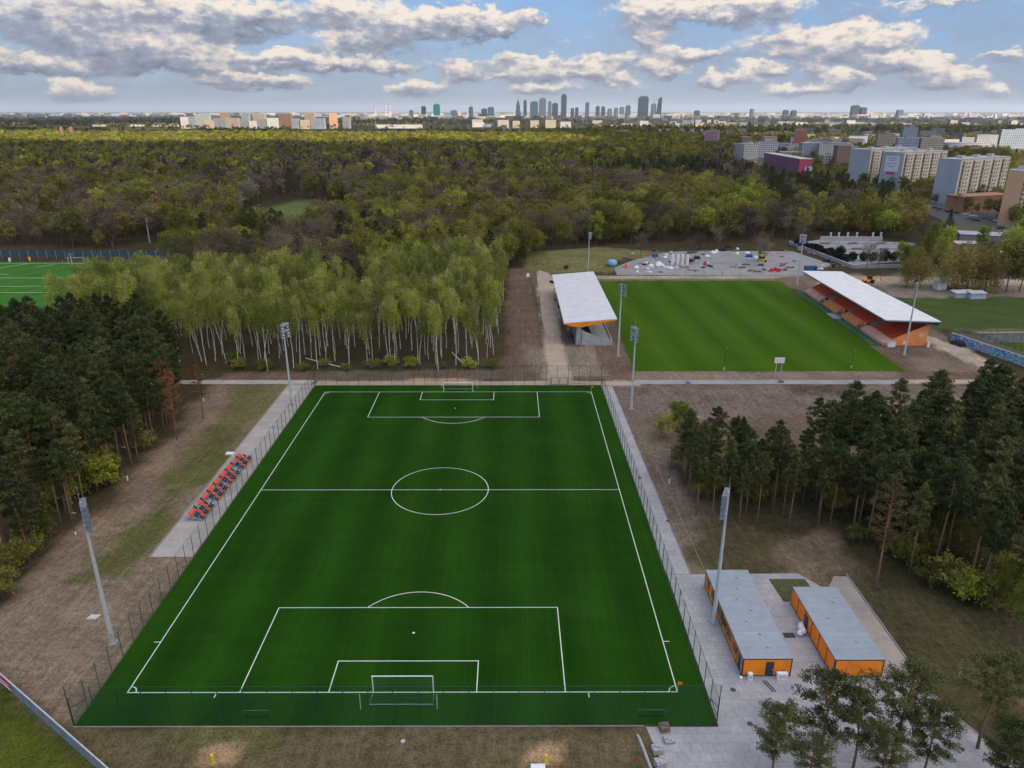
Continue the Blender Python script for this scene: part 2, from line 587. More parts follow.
for (u, v) in ((213, 766), (546, 766)):
    gx, gy = G(u, v)
    ZONES.append(([(gx + 1.9 * math.cos(a), gy + 1.3 + 1.5 * math.sin(a)) for a in np.linspace(0, 2 * PI, 12)[:-1]], (0.33, 0.235, 0.145), 0.9, 0.9))


def ground_colour(X, Y):
    n1, n2 = fbm(X, Y, 9.0), fbm(X + 300, Y - 90, 60.0)
    C = np.empty(X.shape + (3,))
    base = np.array((0.050, 0.042, 0.024))
    C[:] = base
    C *= (0.7 + 0.6 * n2)[..., None]
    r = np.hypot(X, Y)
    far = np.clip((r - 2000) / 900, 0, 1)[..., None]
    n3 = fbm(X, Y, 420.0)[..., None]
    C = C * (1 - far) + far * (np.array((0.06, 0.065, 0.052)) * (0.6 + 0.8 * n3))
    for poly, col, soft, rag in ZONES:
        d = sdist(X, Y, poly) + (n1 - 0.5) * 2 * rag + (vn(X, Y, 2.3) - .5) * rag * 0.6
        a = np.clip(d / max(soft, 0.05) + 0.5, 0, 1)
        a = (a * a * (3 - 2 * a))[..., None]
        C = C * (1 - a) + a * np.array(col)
    return C


def axis(lo, hi, step, ext):
    a = list(np.arange(lo, hi + 1e-6, step))
    g, s = a[-1], step
    while g < ext:
        s *= 1.25
        g += s
        a.append(g)
    g, s = a[0], step
    while g > -ext:
        s *= 1.25
        g -= s
        a.insert(0, g)
    return np.array(a)


def build_ground():
    xs, ys = axis(-130, 240, 1.5, 42000), axis(-40, 345, 1.5, 42000)
    X, Y = np.meshgrid(xs, ys)
    C = ground_colour(X, Y)
    Z = np.zeros_like(X)
    mound = [(45, 97.5), (60, 92), (150, 97), (150, 107), (45, 107)]
    k = np.clip(sdist(X, Y, mound) / 3, 0, 1)
    Z += k * (fbm(X, Y, 7.0) - 0.38) * 2.6
    m2 = [(84, 101), (105, 101), (105, 107), (84, 107)]
    Z += np.clip(sdist(X, Y, m2) / 3, 0, 1) * 1.3
    bank = [(20, 262), (60, 262), (80, 290), (60, 316), (20, 300)]
    Z += np.clip(sdist(X, Y, bank) / 12, 0, 1) * 2.2
    nx, ny = len(xs), len(ys)
    idx = np.arange(nx * ny).reshape(ny, nx)
    fc = np.stack([idx[:-1, :-1], idx[:-1, 1:], idx[1:, 1:], idx[1:, :-1]], -1).reshape(-1, 4)
    m, nt, b = new_mat('earth and rough grass')
    at = nd(nt, 'ShaderNodeAttribute', attribute_name='cover')
    p = wpos(nt)
    f1 = noise(nt, p, 0.9, 8.0, 0.72)
    f2 = noise(nt, p, 0.11, 5.0, 0.65)
    map_ = nd(nt, 'ShaderNodeMapping')
    map_.inputs['Scale'].default_value = (0.9, 0.05, 1)
    map_.inputs['Rotation'].default_value = (0, 0, 0.12)
    nt.links.new(p, map_.inputs[0])
    f3 = noise(nt, map_.outputs[0], 1.4, 6.0, 0.7)
    k1 = ramp(nt, f1, [(0.28, (0.55, 0.55, 0.56)), (0.72, (1.5, 1.46, 1.4))])
    k2 = ramp(nt, f2, [(0.3, (0.72, 0.74, 0.7)), (0.7, (1.25, 1.23, 1.22))])
    k3 = ramp(nt, f3, [(0.32, (0.78, 0.78, 0.79)), (0.5, (1.0, 1.0, 1.0)), (0.68, (1.2, 1.19, 1.18))])
    c = mixc(nt, 1.0, at.outputs['Color'], k1, 'MULTIPLY')
    c = mixc(nt, 1.0, c, k2, 'MULTIPLY')
    c = mixc(nt, 1.0, c, k3, 'MULTIPLY')
    f4 = noise(nt, p, 3.6, 6.0, 0.75)
    c = mixc(nt, 1.0, c, ramp(nt, f4, [(0.34, (0.62, 0.64, 0.6)), (0.5, (1.0, 1.0, 1.0)), (0.66, (1.42, 1.38, 1.3))]), 'MULTIPLY')
    tuft = math_(nt, 'MULTIPLY', math_(nt, 'MULTIPLY', math_(nt, 'SUBTRACT', noise(nt, p, 0.7, 6, 0.75), 0.56), 9.0, clamp=True), 0.55)
    c = mixc(nt, tuft, c, (0.085, 0.088, 0.032))
    nt.links.new(c, b.inputs['Base Color'])
    b.inputs['Roughness'].default_value = 0.95
    b.inputs['Specular IOR Level'].default_value = 0.1
    bm = nd(nt, 'ShaderNodeBump')
    bm.inputs['Strength'].default_value = 0.5
    bm.inputs['Distance'].default_value = 0.25
    nt.links.new(f1, bm.inputs['Height'])
    nt.links.new(bm.outputs[0], b.inputs['Normal'])
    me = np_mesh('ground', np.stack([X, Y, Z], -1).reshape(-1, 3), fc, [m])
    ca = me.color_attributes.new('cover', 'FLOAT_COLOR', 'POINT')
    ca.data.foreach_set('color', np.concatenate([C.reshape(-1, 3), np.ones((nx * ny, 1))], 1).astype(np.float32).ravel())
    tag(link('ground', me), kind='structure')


build_ground()


# ------------------------------------------------------------------ turf, markings, paths
def turf_mat(name, lo, hi, ang, width, amp, streak=(3.0, 0.05), seam=0):
    m, nt, b = new_mat(name)
    p = wpos(nt)
    mp = nd(nt, 'ShaderNodeMapping')
    mp.inputs['Rotation'].default_value = (0, 0, ang)
    nt.links.new(p, mp.inputs[0])
    s = nd(nt, 'ShaderNodeSeparateXYZ')
    nt.links.new(mp.outputs[0], s.inputs[0])
    tri = math_(nt, 'PINGPONG', s.outputs[0], width)
    band = math_(nt, 'MULTIPLY', math_(nt, 'SUBTRACT', math_(nt, 'DIVIDE', tri, width), 0.5), amp * 2.5)
    band = math_(nt, 'MINIMUM', math_(nt, 'MAXIMUM', band, -amp), amp)
    m2 = nd(nt, 'ShaderNodeMapping')
    m2.inputs['Scale'].default_value = (streak[0], streak[1], 1)
    nt.links.new(mp.outputs[0], m2.inputs[0])
    st = noise(nt, m2.outputs[0], 1.0, 4.0, 0.6)
    m3 = nd(nt, 'ShaderNodeMapping')
    m3.inputs['Scale'].default_value = (0.02, 0.9, 1)
    nt.links.new(mp.outputs[0], m3.inputs[0])
    st2 = noise(nt, m3.outputs[0], 1.0, 3.0, 0.6)
    big = noise(nt, p, 0.045, 4.0, 0.6)
    fn = noise(nt, p, 2.5, 4.0, 0.7)
    f = math_(nt, 'ADD', band, math_(nt, 'MULTIPLY', st, 0.34))
    f = math_(nt, 'ADD', f, math_(nt, 'MULTIPLY', st2, 0.2))
    f = math_(nt, 'ADD', f, math_(nt, 'MULTIPLY', big, 0.3))
    f = math_(nt, 'ADD', f, math_(nt, 'MULTIPLY', fn, 0.16))
    nt.links.new(ramp(nt, f, [(0.28, lo), (0.72, hi)]), b.inputs['Base Color'])
    if seam:
        sl = math_(nt, 'LESS_THAN', math_(nt, 'PINGPONG', math_(nt, 'ADD', s.outputs[0], 0.7), seam / 2), 0.05)
        sl2 = math_(nt, 'LESS_THAN', math_(nt, 'PINGPONG', s.outputs[1], seam * 3), 0.07)
        f = math_(nt, 'ADD', f, math_(nt, 'MULTIPLY', math_(nt, 'ADD', sl, sl2), 0.11))
        wr = noise(nt, p, 0.09, 5, 0.7)
        f = math_(nt, 'ADD', f, math_(nt, 'MULTIPLY', math_(nt, 'SUBTRACT', wr, 0.5), 0.3))
        nt.links.new(ramp(nt, f, [(0.28, lo), (0.72, hi)]), b.inputs['Base Color'])
    b.inputs['Roughness'].default_value = 0.85
    b.inputs['Specular IOR Level'].default_value = 0.05
    return m


W2, LEN = 34.03, 103.4
T1 = turf_mat('artificial turf', (0.0048, 0.030, 0.0016), (0.0185, 0.070, 0.0036), 0.0, 5.2, 0.08, seam=4.1)
T2 = turf_mat('mown natural turf', (0.022, 0.068, 0.002), (0.060, 0.125, 0.004), -0.04, 7.0, 0.09, (0.35, 0.012))
T3 = turf_mat('far turf', (0.035, 0.125, 0.018), (0.06, 0.18, 0.03), 0.5, 6.0, 0.1)
WHITE = M('white line paint', (0.62, 0.68, 0.62), 0.7, var=0.1, scale=3)
struct('football_pitch', MB().poly([(-37.7, -5.2), (37.45, -5.2), (37.1, 108.1), (-37.8, 108.1)], 0.03), T1)
struct('grass_pitch', MB().poly(PITCH2, 0.05), T2)


def lines(mb, segs, z, w=0.13):
    for k, (a, b) in enumerate(segs):
        d = Vector((b[0] - a[0], b[1] - a[1]))
        n = Vector((-d.y, d.x)).normalized() * (w / 2)
        mb.add([(a[0] + n.x, a[1] + n.y, z), (b[0] + n.x, b[1] + n.y, z), (b[0] - n.x, b[1] - n.y, z), (a[0] - n.x, a[1] - n.y, z)], [(3, 2, 1, 0)])


def arc(mb, c, r, a0, a1, z, w=0.13, n=64):
    vs, fs = [], []
    for i in range(n + 1):
        a = a0 + (a1 - a0) * i / n
        for q in (r - w / 2, r + w / 2):
            vs.append((c[0] + q * math.cos(a), c[1] + q * math.sin(a), z))
    for i in range(n):
        fs.append((2 * i, 2 * i + 1, 2 * i + 3, 2 * i + 2))
    mb.add(vs, fs)


def markings(mb, o, rot, w2, ln, z, w):
    def tr(x, y):
        return (o[0] + x * math.cos(rot) - y * math.sin(rot), o[1] + x * math.sin(rot) + y * math.cos(rot))
    h = w / 2
    S = [((-w2 - h, 0), (w2 + h, 0)), ((-w2 - h, ln), (w2 + h, ln)), ((-w2, h), (-w2, ln - h)), ((w2, h), (w2, ln - h)), ((-w2 + h, ln / 2), (w2 - h, ln / 2))]
    for y0, s in ((0, 1), (ln, -1)):
        for bw, bd in ((20.16, 16.5), (9.16, 5.5)):
            S += [((-bw - h, y0 + s * bd), (bw + h, y0 + s * bd)), ((-bw, y0 + s * h), (-bw, y0 + s * (bd - h))), ((bw, y0 + s * h), (bw, y0 + s * (bd - h)))]
    lines(mb, [(tr(*a), tr(*b)) for a, b in S], z, w)
    z2 = z + 0.006
    arc(mb, tr(0, ln / 2), 9.15, rot, rot + 2 * PI, z2, w)
    t = math.acos(5.5 / 9.15)
    arc(mb, tr(0, 11), 9.15, rot + PI / 2 - t, rot + PI / 2 + t, z2, w)
    arc(mb, tr(0, ln - 11), 9.15, rot - PI / 2 - t, rot - PI / 2 + t, z2, w)
    for x, y, a in ((-w2, 0, 0), (w2, 0, PI / 2), (w2, ln, PI), (-w2, ln, -PI / 2)):
        arc(mb, tr(x, y), 1.0, rot + a, rot + a + PI / 2, z2, w, 12)
    for y in (11, ln - 11, ln / 2):
        arc(mb, tr(0, y), 0.10, 0, 2 * PI, z2 + 0.004, 0.19, 12)
    for sx in (-1, 1):
        lines(mb, [(tr(sx * w2, 9.2), tr(sx * (w2 + 0.9), 9.2)), (tr(sx * 23, -0.2), tr(sx * 23, -0.9))], z2, w)


mb = MB()
markings(mb, (0, 0), 0.0, W2, LEN, 0.045, 0.13)
struct('pitch_markings', mb, WHITE)

# far left pitch (other club) with its own markings
fl = [(-330, 276), (-158, 275.5), (-140, 190), (-330, 190)]
struct('far_pitch', MB().poly(fl, 0.05), T3)
mb = MB()
lines(mb, [((-300, 272), (-170, 272)), ((-231, 240), (-214, 271.5)), ((-300, 240), (-165, 240)), ((-300, 224), (-165, 224)), ((-300, 213), (-165, 213)),
           ((-205, 263), (-200, 269)), ((-212, 248), (-207, 247))], 0.075, 0.35)
struct('far_pitch_markings', mb, WHITE)

# concrete and paved surfaces
def paver_mat(name, c, sx, sy, mortar=0.75, ang=0.0, stain=(0.25, 0.2, 0.17)):
    m, nt, b = new_mat(name)
    p = wpos(nt)
    mp = nd(nt, 'ShaderNodeMapping')
    mp.inputs['Rotation'].default_value = (0, 0, ang)
    nt.links.new(p, mp.inputs[0])
    br = nd(nt, 'ShaderNodeTexBrick')
    br.inputs['Scale'].default_value = 1.0
    br.inputs['Brick Width'].default_value = sx
    br.inputs['Row Height'].default_value = sy
    br.inputs['Mortar Size'].default_value = 0.035
    br.inputs['Color1'].default_value = rgba(c)
    br.inputs['Color2'].default_value = rgba(tuple(x * 0.86 for x in c))
    br.inputs['Mortar'].default_value = rgba(tuple(x * mortar for x in c))
    nt.links.new(mp.outputs[0], br.inputs['Vector'])
    f = noise(nt, p, 0.22, 6.0, 0.68)
    g = noise(nt, p, 1.7, 5.0, 0.7)
    col = mixc(nt, 1.0, br.outputs[0], ramp(nt, g, [(0.3, (0.86, 0.86, 0.87)), (0.7, (1.1, 1.1, 1.09))]), 'MULTIPLY')
    col = mixc(nt, 1.0, col, ramp(nt, f, [(0.3, (0.80, 0.81, 0.84)), (0.7, (1.13, 1.11, 1.08))]), 'MULTIPLY')
    k = ramp(nt, noise(nt, p, 0.5, 6, 0.72), [(0.60, (0, 0, 0)), (0.78, (0.55, 0.55, 0.55))])
    col = mixc(nt, k, col, stain)
    nt.links.new(col, b.inputs['Base Color'])
    b.inputs['Roughness'].default_value = 0.8
    b.inputs['Specular IOR Level'].default_value = 0.25
    return m


CONC = paver_mat('pale concrete slabs', (0.40, 0.375, 0.355), 3.0, 2.0, 0.9)
PAVE = paver_mat('grey block paving', (0.375, 0.38, 0.40), 1.3, 1.3, 0.72)
YARD = paver_mat('grey yard gravel', (0.30, 0.305, 0.325), 6.0, 6.0, 0.97)
GRAV = paver_mat('pale gravel', (0.36, 0.335, 0.31), 9.0, 9.0, 0.97, stain=(0.19, 0.13, 0.10))
KERB = M('kerb concrete', (0.27, 0.265, 0.26), 0.85, var=0.2, scale=1.2)
struct('side_path', MB().poly([(-44.8, 29.5), (-38.0, 29.5), (-38.0, 109.0), (-44.9, 109.0)], 0.025), CONC)
struct('cross_path', MB().poly([(-90, 109.3), (-38.9, 109.3), (-38.9, 112.3), (-90, 112.3)], 0.035), CONC)
SANDM = paver_mat('pale sand', (0.43, 0.35, 0.275), 9.0, 9.0, 0.98, stain=(0.25, 0.19, 0.145))
struct('sand_path', MB().poly([(-37.8, 108.35), (47, 108.35), (46.6, 111.0), (33, 111.3), (29.6, 111.9), (23.6, 111.9), (18, 111.4), (-14, 111.2), (-37.8, 111.5)], 0.02), SANDM)
struct('sand_track', MB().poly([(24.0, 111.9), (29.4, 111.9), (29.0, 128), (29.3, 160), (29.7, 190), (30.2, 214), (32, 238), (30, 250), (26.4, 256), (24.8, 240), (24.6, 200), (24.2, 150)], 0.03), SANDM)
struct('fence_path', MB().poly([(37.6, 24.6), (41.25, 24.6), (39.9, 107.6), (37.2, 107.6)], 0.025), PAVE)
struct('east_path', MB().poly([(46.5, 109.2), (117, 109.0), (117, 112.0), (46.5, 112.2)], 0.025), YARD)
struct('plaza', MB().poly([(29.2, -5.5), (37.7, -5.5), (37.7, 24.5), (58.0, 24.8), (60.9, 20.5), (61.4, 2.2), (65.2, 1.4), (66.3, -4.5), (69.2, -10.5), (75, -22), (32, -22)], 0.03), PAVE)
struct('gravel_strip', MB().poly([(61.0, 20.5), (63.3, 24.0), (65.4, 24.0), (65.2, 1.5), (61.5, 2.1)], 0.02), GRAV)
struct('lawn_patch', MB().poly([(53.0, 23.3), (58.6, 23.3), (59.0, 17.7), (53.4, 17.7)], 0.05), M('thin grass', (0.075, 0.075, 0.035), 0.95, var=0.4, scale=1.5))
struct('construction_yard', MB().poly([(60, 246), (61, 262), (74, 282), (92, 300), (107, 305), (158, 303), (164, 268), (141, 245.5), (120, 244.5)], 0.03), YARD)


def strip(mb, pts, w, z0, z1):
    for a, b in zip(pts[:-1], pts[1:]):
        d = Vector((b[0] - a[0], b[1] - a[1]))
        mb.box(((a[0] + b[0]) / 2, (a[1] + b[1]) / 2, (z0 + z1) / 2), (d.length, w, z1 - z0), math.atan2(d.y, d.x))


mb = MB()
strip(mb, [(65.55, 24.6), (65.4, 8)], .16, 0, .13)
strip(mb, [(65.4, 7.98), (65.4, 1.4)], .16, 0, .13)
cv = [(65.4, 1.3), (65.7, -1.6), (66.5, -4.6), (67.8, -7.7), (69.4, -10.6), (75.2, -22)]
strip(mb, cv, .16, 0, .13)
strip(mb, [(41.35, 25), (40.0, 107.6)], .08, 0, .05)
strip(mb, [(43.8, 25), (43.0, 62)], .06, 0, .06)
strip(mb, [(-37.75, -5.34), (28.9, -5.34)], .10, 0, .06)
strip(mb, [(-45.0, 29.4), (-45.05, 109)], .12, 0, .07)
strip(mb, [(46.5, 108.95), (117, 108.8)], .12, 0, .08)
strip(mb, [(46.5, 112.4), (117, 112.2)], .12, 0, .08)
struct('kerb', mb, KERB)
# ------------------------------------------------------------------ shared materials
GALV = M('galvanised steel', (0.50, 0.55, 0.58), 0.5, 0.25, var=0.1, scale=1.5)
GALVD = M('dull zinc', (0.36, 0.40, 0.43), 0.55, 0.3, var=0.15)
LAMPG = M('lamp glass', (0.55, 0.60, 0.66), 0.25, 0.1, var=0.05, spec=0.6)
LAMPB = M('lamp housing', (0.20, 0.235, 0.28), 0.5, 0.3, var=0.1)
GREENP = M('green painted steel', (0.012, 0.060, 0.045), 0.55, 0.1, var=0.15)
WHITEP = M('white painted metal', (0.74, 0.76, 0.78), 0.45, var=0.06)
ORANGE = M('orange cladding', (0.92, 0.265, 0.006), 0.55, var=0.07, scale=1.0, dirt=(0.55, 0.15, 0.02))
ORANGES = M('orange seat plastic', (0.82, 0.10, 0.022), 0.5, var=0.1, scale=3)
NAVY = M('navy plastic', (0.016, 0.026, 0.065), 0.5, var=0.15)
NAVYT = M('dark blue trim', (0.028, 0.04, 0.075), 0.5, var=0.1)
CONCW = M('cast concrete', (0.36, 0.36, 0.375), 0.8, var=0.16, scale=0.8, dirt=(0.22, 0.21, 0.21))
DARK = M('dark steel', (0.03, 0.032, 0.036), 0.6, var=0.2)
RUBBER = M('black rubber', (0.015, 0.015, 0.016), 0.8, var=0.2)
YELLOW = M('yellow paint', (0.78, 0.46, 0.02), 0.5, var=0.08)
RED = M('red paint', (0.55, 0.03, 0.03), 0.5, var=0.1)
BLUE = M('blue paint', (0.03, 0.12, 0.36), 0.5, var=0.15)
GLASSD = M('dark window glass', (0.025, 0.032, 0.042), 0.15, var=0.2, spec=0.7)
WOODY = M('raw timber', (0.34, 0.24, 0.14), 0.8, var=0.25)
BAGW = M('white woven bag', (0.66, 0.68, 0.72), 0.8, var=0.12, scale=3)


def net_mat(name, c, alpha):
    m, nt, b = new_mat(name)
    t = nd(nt, 'ShaderNodeBsdfTransparent')
    mx = nd(nt, 'ShaderNodeMixShader')
    mx.inputs[0].default_value = alpha
    b.inputs['Base Color'].default_value = rgba(c)
    b.inputs['Roughness'].default_value = 0.7
    nt.links.new(t.outputs[0], mx.inputs[1])
    nt.links.new(b.outputs[0], mx.inputs[2])
    nt.links.new(mx.outputs[0], nt.nodes['Material Output'].inputs[0])
    return m


NETG = net_mat('green wire mesh', (0.003, 0.050, 0.047), 0.14)
NETL = net_mat('green side mesh', (0.010, 0.07, 0.066), 0.13)
NETW = net_mat('white goal net', (0.30, 0.4, 0.4), 0.022)
NETGB = net_mat('site mesh', (0.52, 0.58, 0.60), 0.6)


# ------------------------------------------------------------------ perimeter fences of the main pitch
def side_fence(label, a, b, h, mat, step=2.92, braces=(0, 1), group='fences round the main pitch'):
    A, B = Vector((a[0], a[1], 0)), Vector((b[0], b[1], 0))
    d = B - A
    L = d.length
    u = d / L
    rz = math.atan2(u.y, u.x)
    t = thing('mesh_fence', label, 'fence', A, rz, group)
    n = round(L / step)
    pm = MB().tube([(0, 0, 0), (0, 0, h)], 0.05, 6).lathe([(0.08, 0), (0.03, 0.04)], (0, 0, h), 6).mesh('fence post', GREENP)
    for i in range(n + 1):
        link('post', pm, t, (L * i / n, 0, 0))
    net = MB()
    for i in range(n):
        x0, x1 = L * i / n + 0.06, L * (i + 1) / n - 0.06
        net.add([(x0, 0, 0.06), (x1, 0, 0.06), (x1, 0, h - 0.05), (x0, 0, h - 0.05)], [(0, 1, 2, 3)])
    net.build('net', mat, t)
    rl = MB()
    for z in (0.04, h - 0.03):
        rl.tube([(0, 0.07, z), (L, 0.07, z)], 0.026, 4)
    rl.build('rail', GREENP, t)
    for e, x0, x1 in ((0, .05, L / n), (1, L - .05, L - L / n)):
        if e in braces:
            for z in (.62, .3):
                MB().tube([(x0, 0, h * z), (x1, 0, h * .3)], 0.05, 5).build('brace', GREENP, t)
    return t


FL, FR, BR, BL = (-37.75, -5.25), (37.5, -5.25), (37.1, 108.15), (-37.85, 108.15)
side_fence('tall green mesh fence along the bare earth behind the nearest goal', (FL[0], FL[1]), FR, 5.8, NETG, braces=())
side_fence('green mesh fence on the pitch side where the orange and navy seats stand', (FL[0], FL[1] + .12), (BL[0], BL[1] - .12), 4.0, NETL)
side_fence('green mesh fence between the pitch and the grey paved strip by the orange cabins', (FR[0], FR[1] + .12), (BR[0], BR[1] - .12), 4.0, NETL)
side_fence('tall green mesh fence along the sandy path between far goal and birches', BL, BR, 5.6, NETL, braces=())
g = thing('mesh_gate', 'low green double gate in the fence at the sandy track opening', 'gate', (23.9, 108.5, 0))
MB().tube([(0, 0, 0), (0, 0, 2.2)], .07, 6).build('post', GREENP, g)
link('post', g.children[0].data, g, (4.6, 0, 0))
for x in (1.2, 3.4):
    leaf = MB()
    for q in ((x - 1.0, 0.1, x - 1.0, 2.0), (x + 1.0, 0.1, x + 1.0, 2.0), (x - 1.0, 0.1, x + 1.0, 0.1), (x - 1.0, 2.0, x + 1.0, 2.0)):
        leaf.tube([(q[0], 0, q[1]), (q[2], 0, q[3])], .045, 5)
    leaf.build('gate_leaf', GREENP, g)


# ------------------------------------------------------------------ goals, flags, benches on the pitch
def goal(label, loc, rz, scale=1.0):
    t = thing('football_goal', label, 'goal', loc, rz, 'football goals', scale)
    pm = MB().tube([(0, 0, 0), (0, 0, 2.44)], .07, 8).mesh('goal post', WHITEP)
    for x in (-3.72, 3.72):
        link('post', pm, t, (x, 0, 0))
    MB().tube([(-3.79, 0, 2.50), (3.79, 0, 2.50)], .07, 8).build('crossbar', WHITEP, t)
    MB().tube([(-3.72, -.1, .05), (-3.9, -2.0, .05), (3.9, -2.0, .05), (3.72, -.1, .05)], .035, 5).build('ground_frame', M('aluminium tube', (0.32, 0.45, 0.47), .4, .3), t)
    n = MB()
    n.add([(-3.72, 0, 2.45), (3.72, 0, 2.45), (3.8, -1.0, 2.3), (-3.8, -1.0, 2.3), (3.9, -2, .06), (-3.9, -2, .06), (-3.72, 0, .06), (3.72, 0, .06)],
          [(0, 1, 2, 3), (3, 2, 4, 5), (0, 3, 5, 6), (1, 7, 4, 2)])
    n.build('net', NETW, t)
    sp = MB().tube([(0, 0, 0), (0, 0, 2.3)], .045, 6).mesh('net support', M('pale pole', (0.5, 0.56, 0.56), .5))
    for x in (-4.75, 4.45):
        link('net_support', sp, t, (x, -2.75, 0))


goal('white goal nearest to the camera, in front of the tall mesh fence', (0.1, 0, 0.03), 0)
goal('white goal at the far end of the main pitch, before the birches', (0, LEN, 0.03), PI)


def corner_flag(label, x, y):
    t = thing('corner_flag', label, 'corner flag', (x, y, 0.03), 0, 'corner flags of the main pitch')
    MB().tube([(0, 0, 0), (0, 0, 1.6)], .035, 5).build('pole', YELLOW, t)
    MB().hexa([(.03, -.012, 1.15), (.55, -.012, 1.2), (.55, .012, 1.2), (.03, .012, 1.15)], [(.03, -.012, 1.6), (.5, -.012, 1.5), (.5, .012, 1.5), (.03, .012, 1.6)]).build('flag', M('orange flag cloth', (.85, .22, .02), .8), t)


corner_flag('yellow corner flag at the near corner of the pitch by the orange cabins', W2, 0)
corner_flag('yellow corner flag at the far corner below the small white-roofed stand', W2, LEN)


def team_bench(label, loc, rz):
    t = thing('rebound_board', label, 'board', loc, rz, 'low green boards on the pitch margin')
    MB().tube([(-1.6, 0, 1.0), (1.6, 0, 1.0)], .045, 5).tube([(-1.6, 0, 0), (-1.6, 0, 1.0)], .04, 5).tube([(1.6, 0, 0), (1.6, 0, 1.0)], .04, 5).build('frame', M('teal tube', (0.02, 0.16, 0.12), .5), t)
    MB().box((0, 0, .14), (3.1, .04, .18)).build('panel', M('dark teal panel', (0.006, 0.038, 0.012), .6), t)


team_bench('low dark teal frame left of the near goal behind the goal line', (-16.7, -3.9, 0.03), 0)
team_bench('low dark teal frame right of the near goal by the paved corner', (30.0, -3.9, 0.03), 0)
team_bench('low dark teal frame at the far fence beside the yellow flag', (31.3, 106.9, 0.03), 0)


# ------------------------------------------------------------------ floodlight masts
def mast_protos():
    H = 22.8
    t = thing('floodlight_mast', '', 'floodlight mast')
    MB().tube([(0, 0, 0.03), (0, 0, H * .5), (0, 0, H)], [.34, .25, .14], 10).build('pole', GALV, t)
    MB().box((0, 0, .06), (1.1, 1.1, .12)).lathe([(.42, .12), (.36, .5)], n=8).build('base_plate', CONCW, t)
    MB().tube([(0.25, 0, H - .2), (0.25, 0, H + 2.2)], [.035, .02], 5).build('lightning_rod', GALVD, t)
    MB().box((0.3, 0, 1.6), (.28, .3, .7)).build('control_box', GALVD, t)
    lm = MB()
    lm.hexa([(-.30, -.12, -.16), (.30, -.12, -.16), (.36, .28, -.27), (-.36, .28, -.27)][:4], [(-.26, -.22, .16), (.26, -.22, .16), (.36, .34, .12), (-.36, .34, .12)], 0)
    lm.add([(-.34, .35, .10), (.34, .35, .10), (.34, .29, -.25), (-.34, .29, -.25)], [(3, 2, 1, 0)], 1)
    lmesh = lm.mesh('floodlight head', [LAMPB, LAMPG])
    for k in range(5):
        z = H - .25 - k * .82
        w = 1.25
        arm = MB().box((0, .02, z), (2 * w, .12, .12)).build('crossarm', GALVD, t)
        for x in ((-.98, .0, .98) if k in (0, 2) else (-.98, .98)):
            link('floodlight', lmesh, t, (x, .22, z - .1), 0, 1.35)
    return t


mast = mast_protos()
MASTS = [((113, 643), 490, 'floodlight mast on bare earth near the bottom left corner of the main pitch', -60),
         ((292, 405), 316, 'floodlight mast at the left end of the sandy path by the birches', -115),
         ((631, 409), 320, 'floodlight mast at the far right corner of the main pitch', 115),
         ((713, 625), 480, 'floodlight mast rising beside the orange cabin with windows', 65),
         ((618, 356), 278, 'floodlight mast before the orange fascia of the small stand', -50),
         ((588, 272), 229, 'floodlight mast behind the far end of the small white roof', -120),
         ((797, 285), 230, 'floodlight mast at the far end of the big red-seated stand', 140),
         ((904, 355), 277, 'floodlight mast at the near end of the big red-seated stand', 50),
         ((150, 243), 216, 'pale floodlight mast alone among the trees left of the meadow', -60),
         ((72, 300), 252, 'floodlight mast beside the goal of the far left pitch', 30)]
for i, ((u, v), vt, lab, az) in enumerate(MASTS):
    o = mast if i == 0 else copy_tree(mast)
    x, y = G(u, v)
    if i == 9:
        x, y = -183, 255
    h = zat(x, y, vt)
    o.location = (x, y, 0.02)
    k = h / 24.6
    o.scale = (max(k, .85), max(k, .85), k)
    o.rotation_euler = (0, 0, math.radians(az))
    tag(o, lab, 'floodlight mast', 'floodlight masts of the sports ground')


# small park lamps
def lamp_proto():
    t = thing('street_lamp', '', 'lamp')
    MB().tube([(0, 0, 0), (0, 0, 7.0), (0, -.25, 7.4)], [.09, .06, .05], 6).build('pole', M('dark green lamp post', (0.03, 0.075, 0.075), .5), t)
    MB().lathe([(.13, 0), (.16, 1.0), (.12, 1.1)], (0, 0, .25), 8).build('base_sleeve', M('pale sleeve', (.55, .6, .62), .6), t)
    MB().hexa([(-.16, -.95, 7.36), (.16, -.95, 7.36), (.12, -.2, 7.40), (-.12, -.2, 7.40)], [(-.12, -.9, 7.48), (.12, -.9, 7.48), (.1, -.2, 7.52), (-.1, -.2, 7.52)]).build('lamp_head', LAMPB, t)
    return t


lp = lamp_proto()
LAMPS = [(128, 482, 'park lamp at the edge of the left pine wood level with the seats', 90, 1.), (76, 536, 'park lamp half hidden by bushes beside the near left mast', 90, .6),
         (204, 403, 'park lamp at the wood edge where the grey path begins', 90, 1.), (669, 485, 'park lamp at the edge of the right pine grove', -100, 1.),
         (724, 371, 'thin lamp on the near edge of the mown grass pitch', 0, .9), (851, 369, 'thin lamp at the near right corner of the mown grass pitch', 0, .75),
         (539, 318, 'tall lamp on the sand track left of the small stand', -90, 1.3)]
for i, (u, v, lab, a, k) in enumerate(LAMPS):
    o = lp if i == 0 else copy_tree(lp)
    x, y = G(u, v)
    o.location = (x, y, 0.02)
    o.rotation_euler = (0, 0, math.radians(a))
    o.scale = (1, 1, k)
    tag(o, lab, 'lamp', 'park lamps')

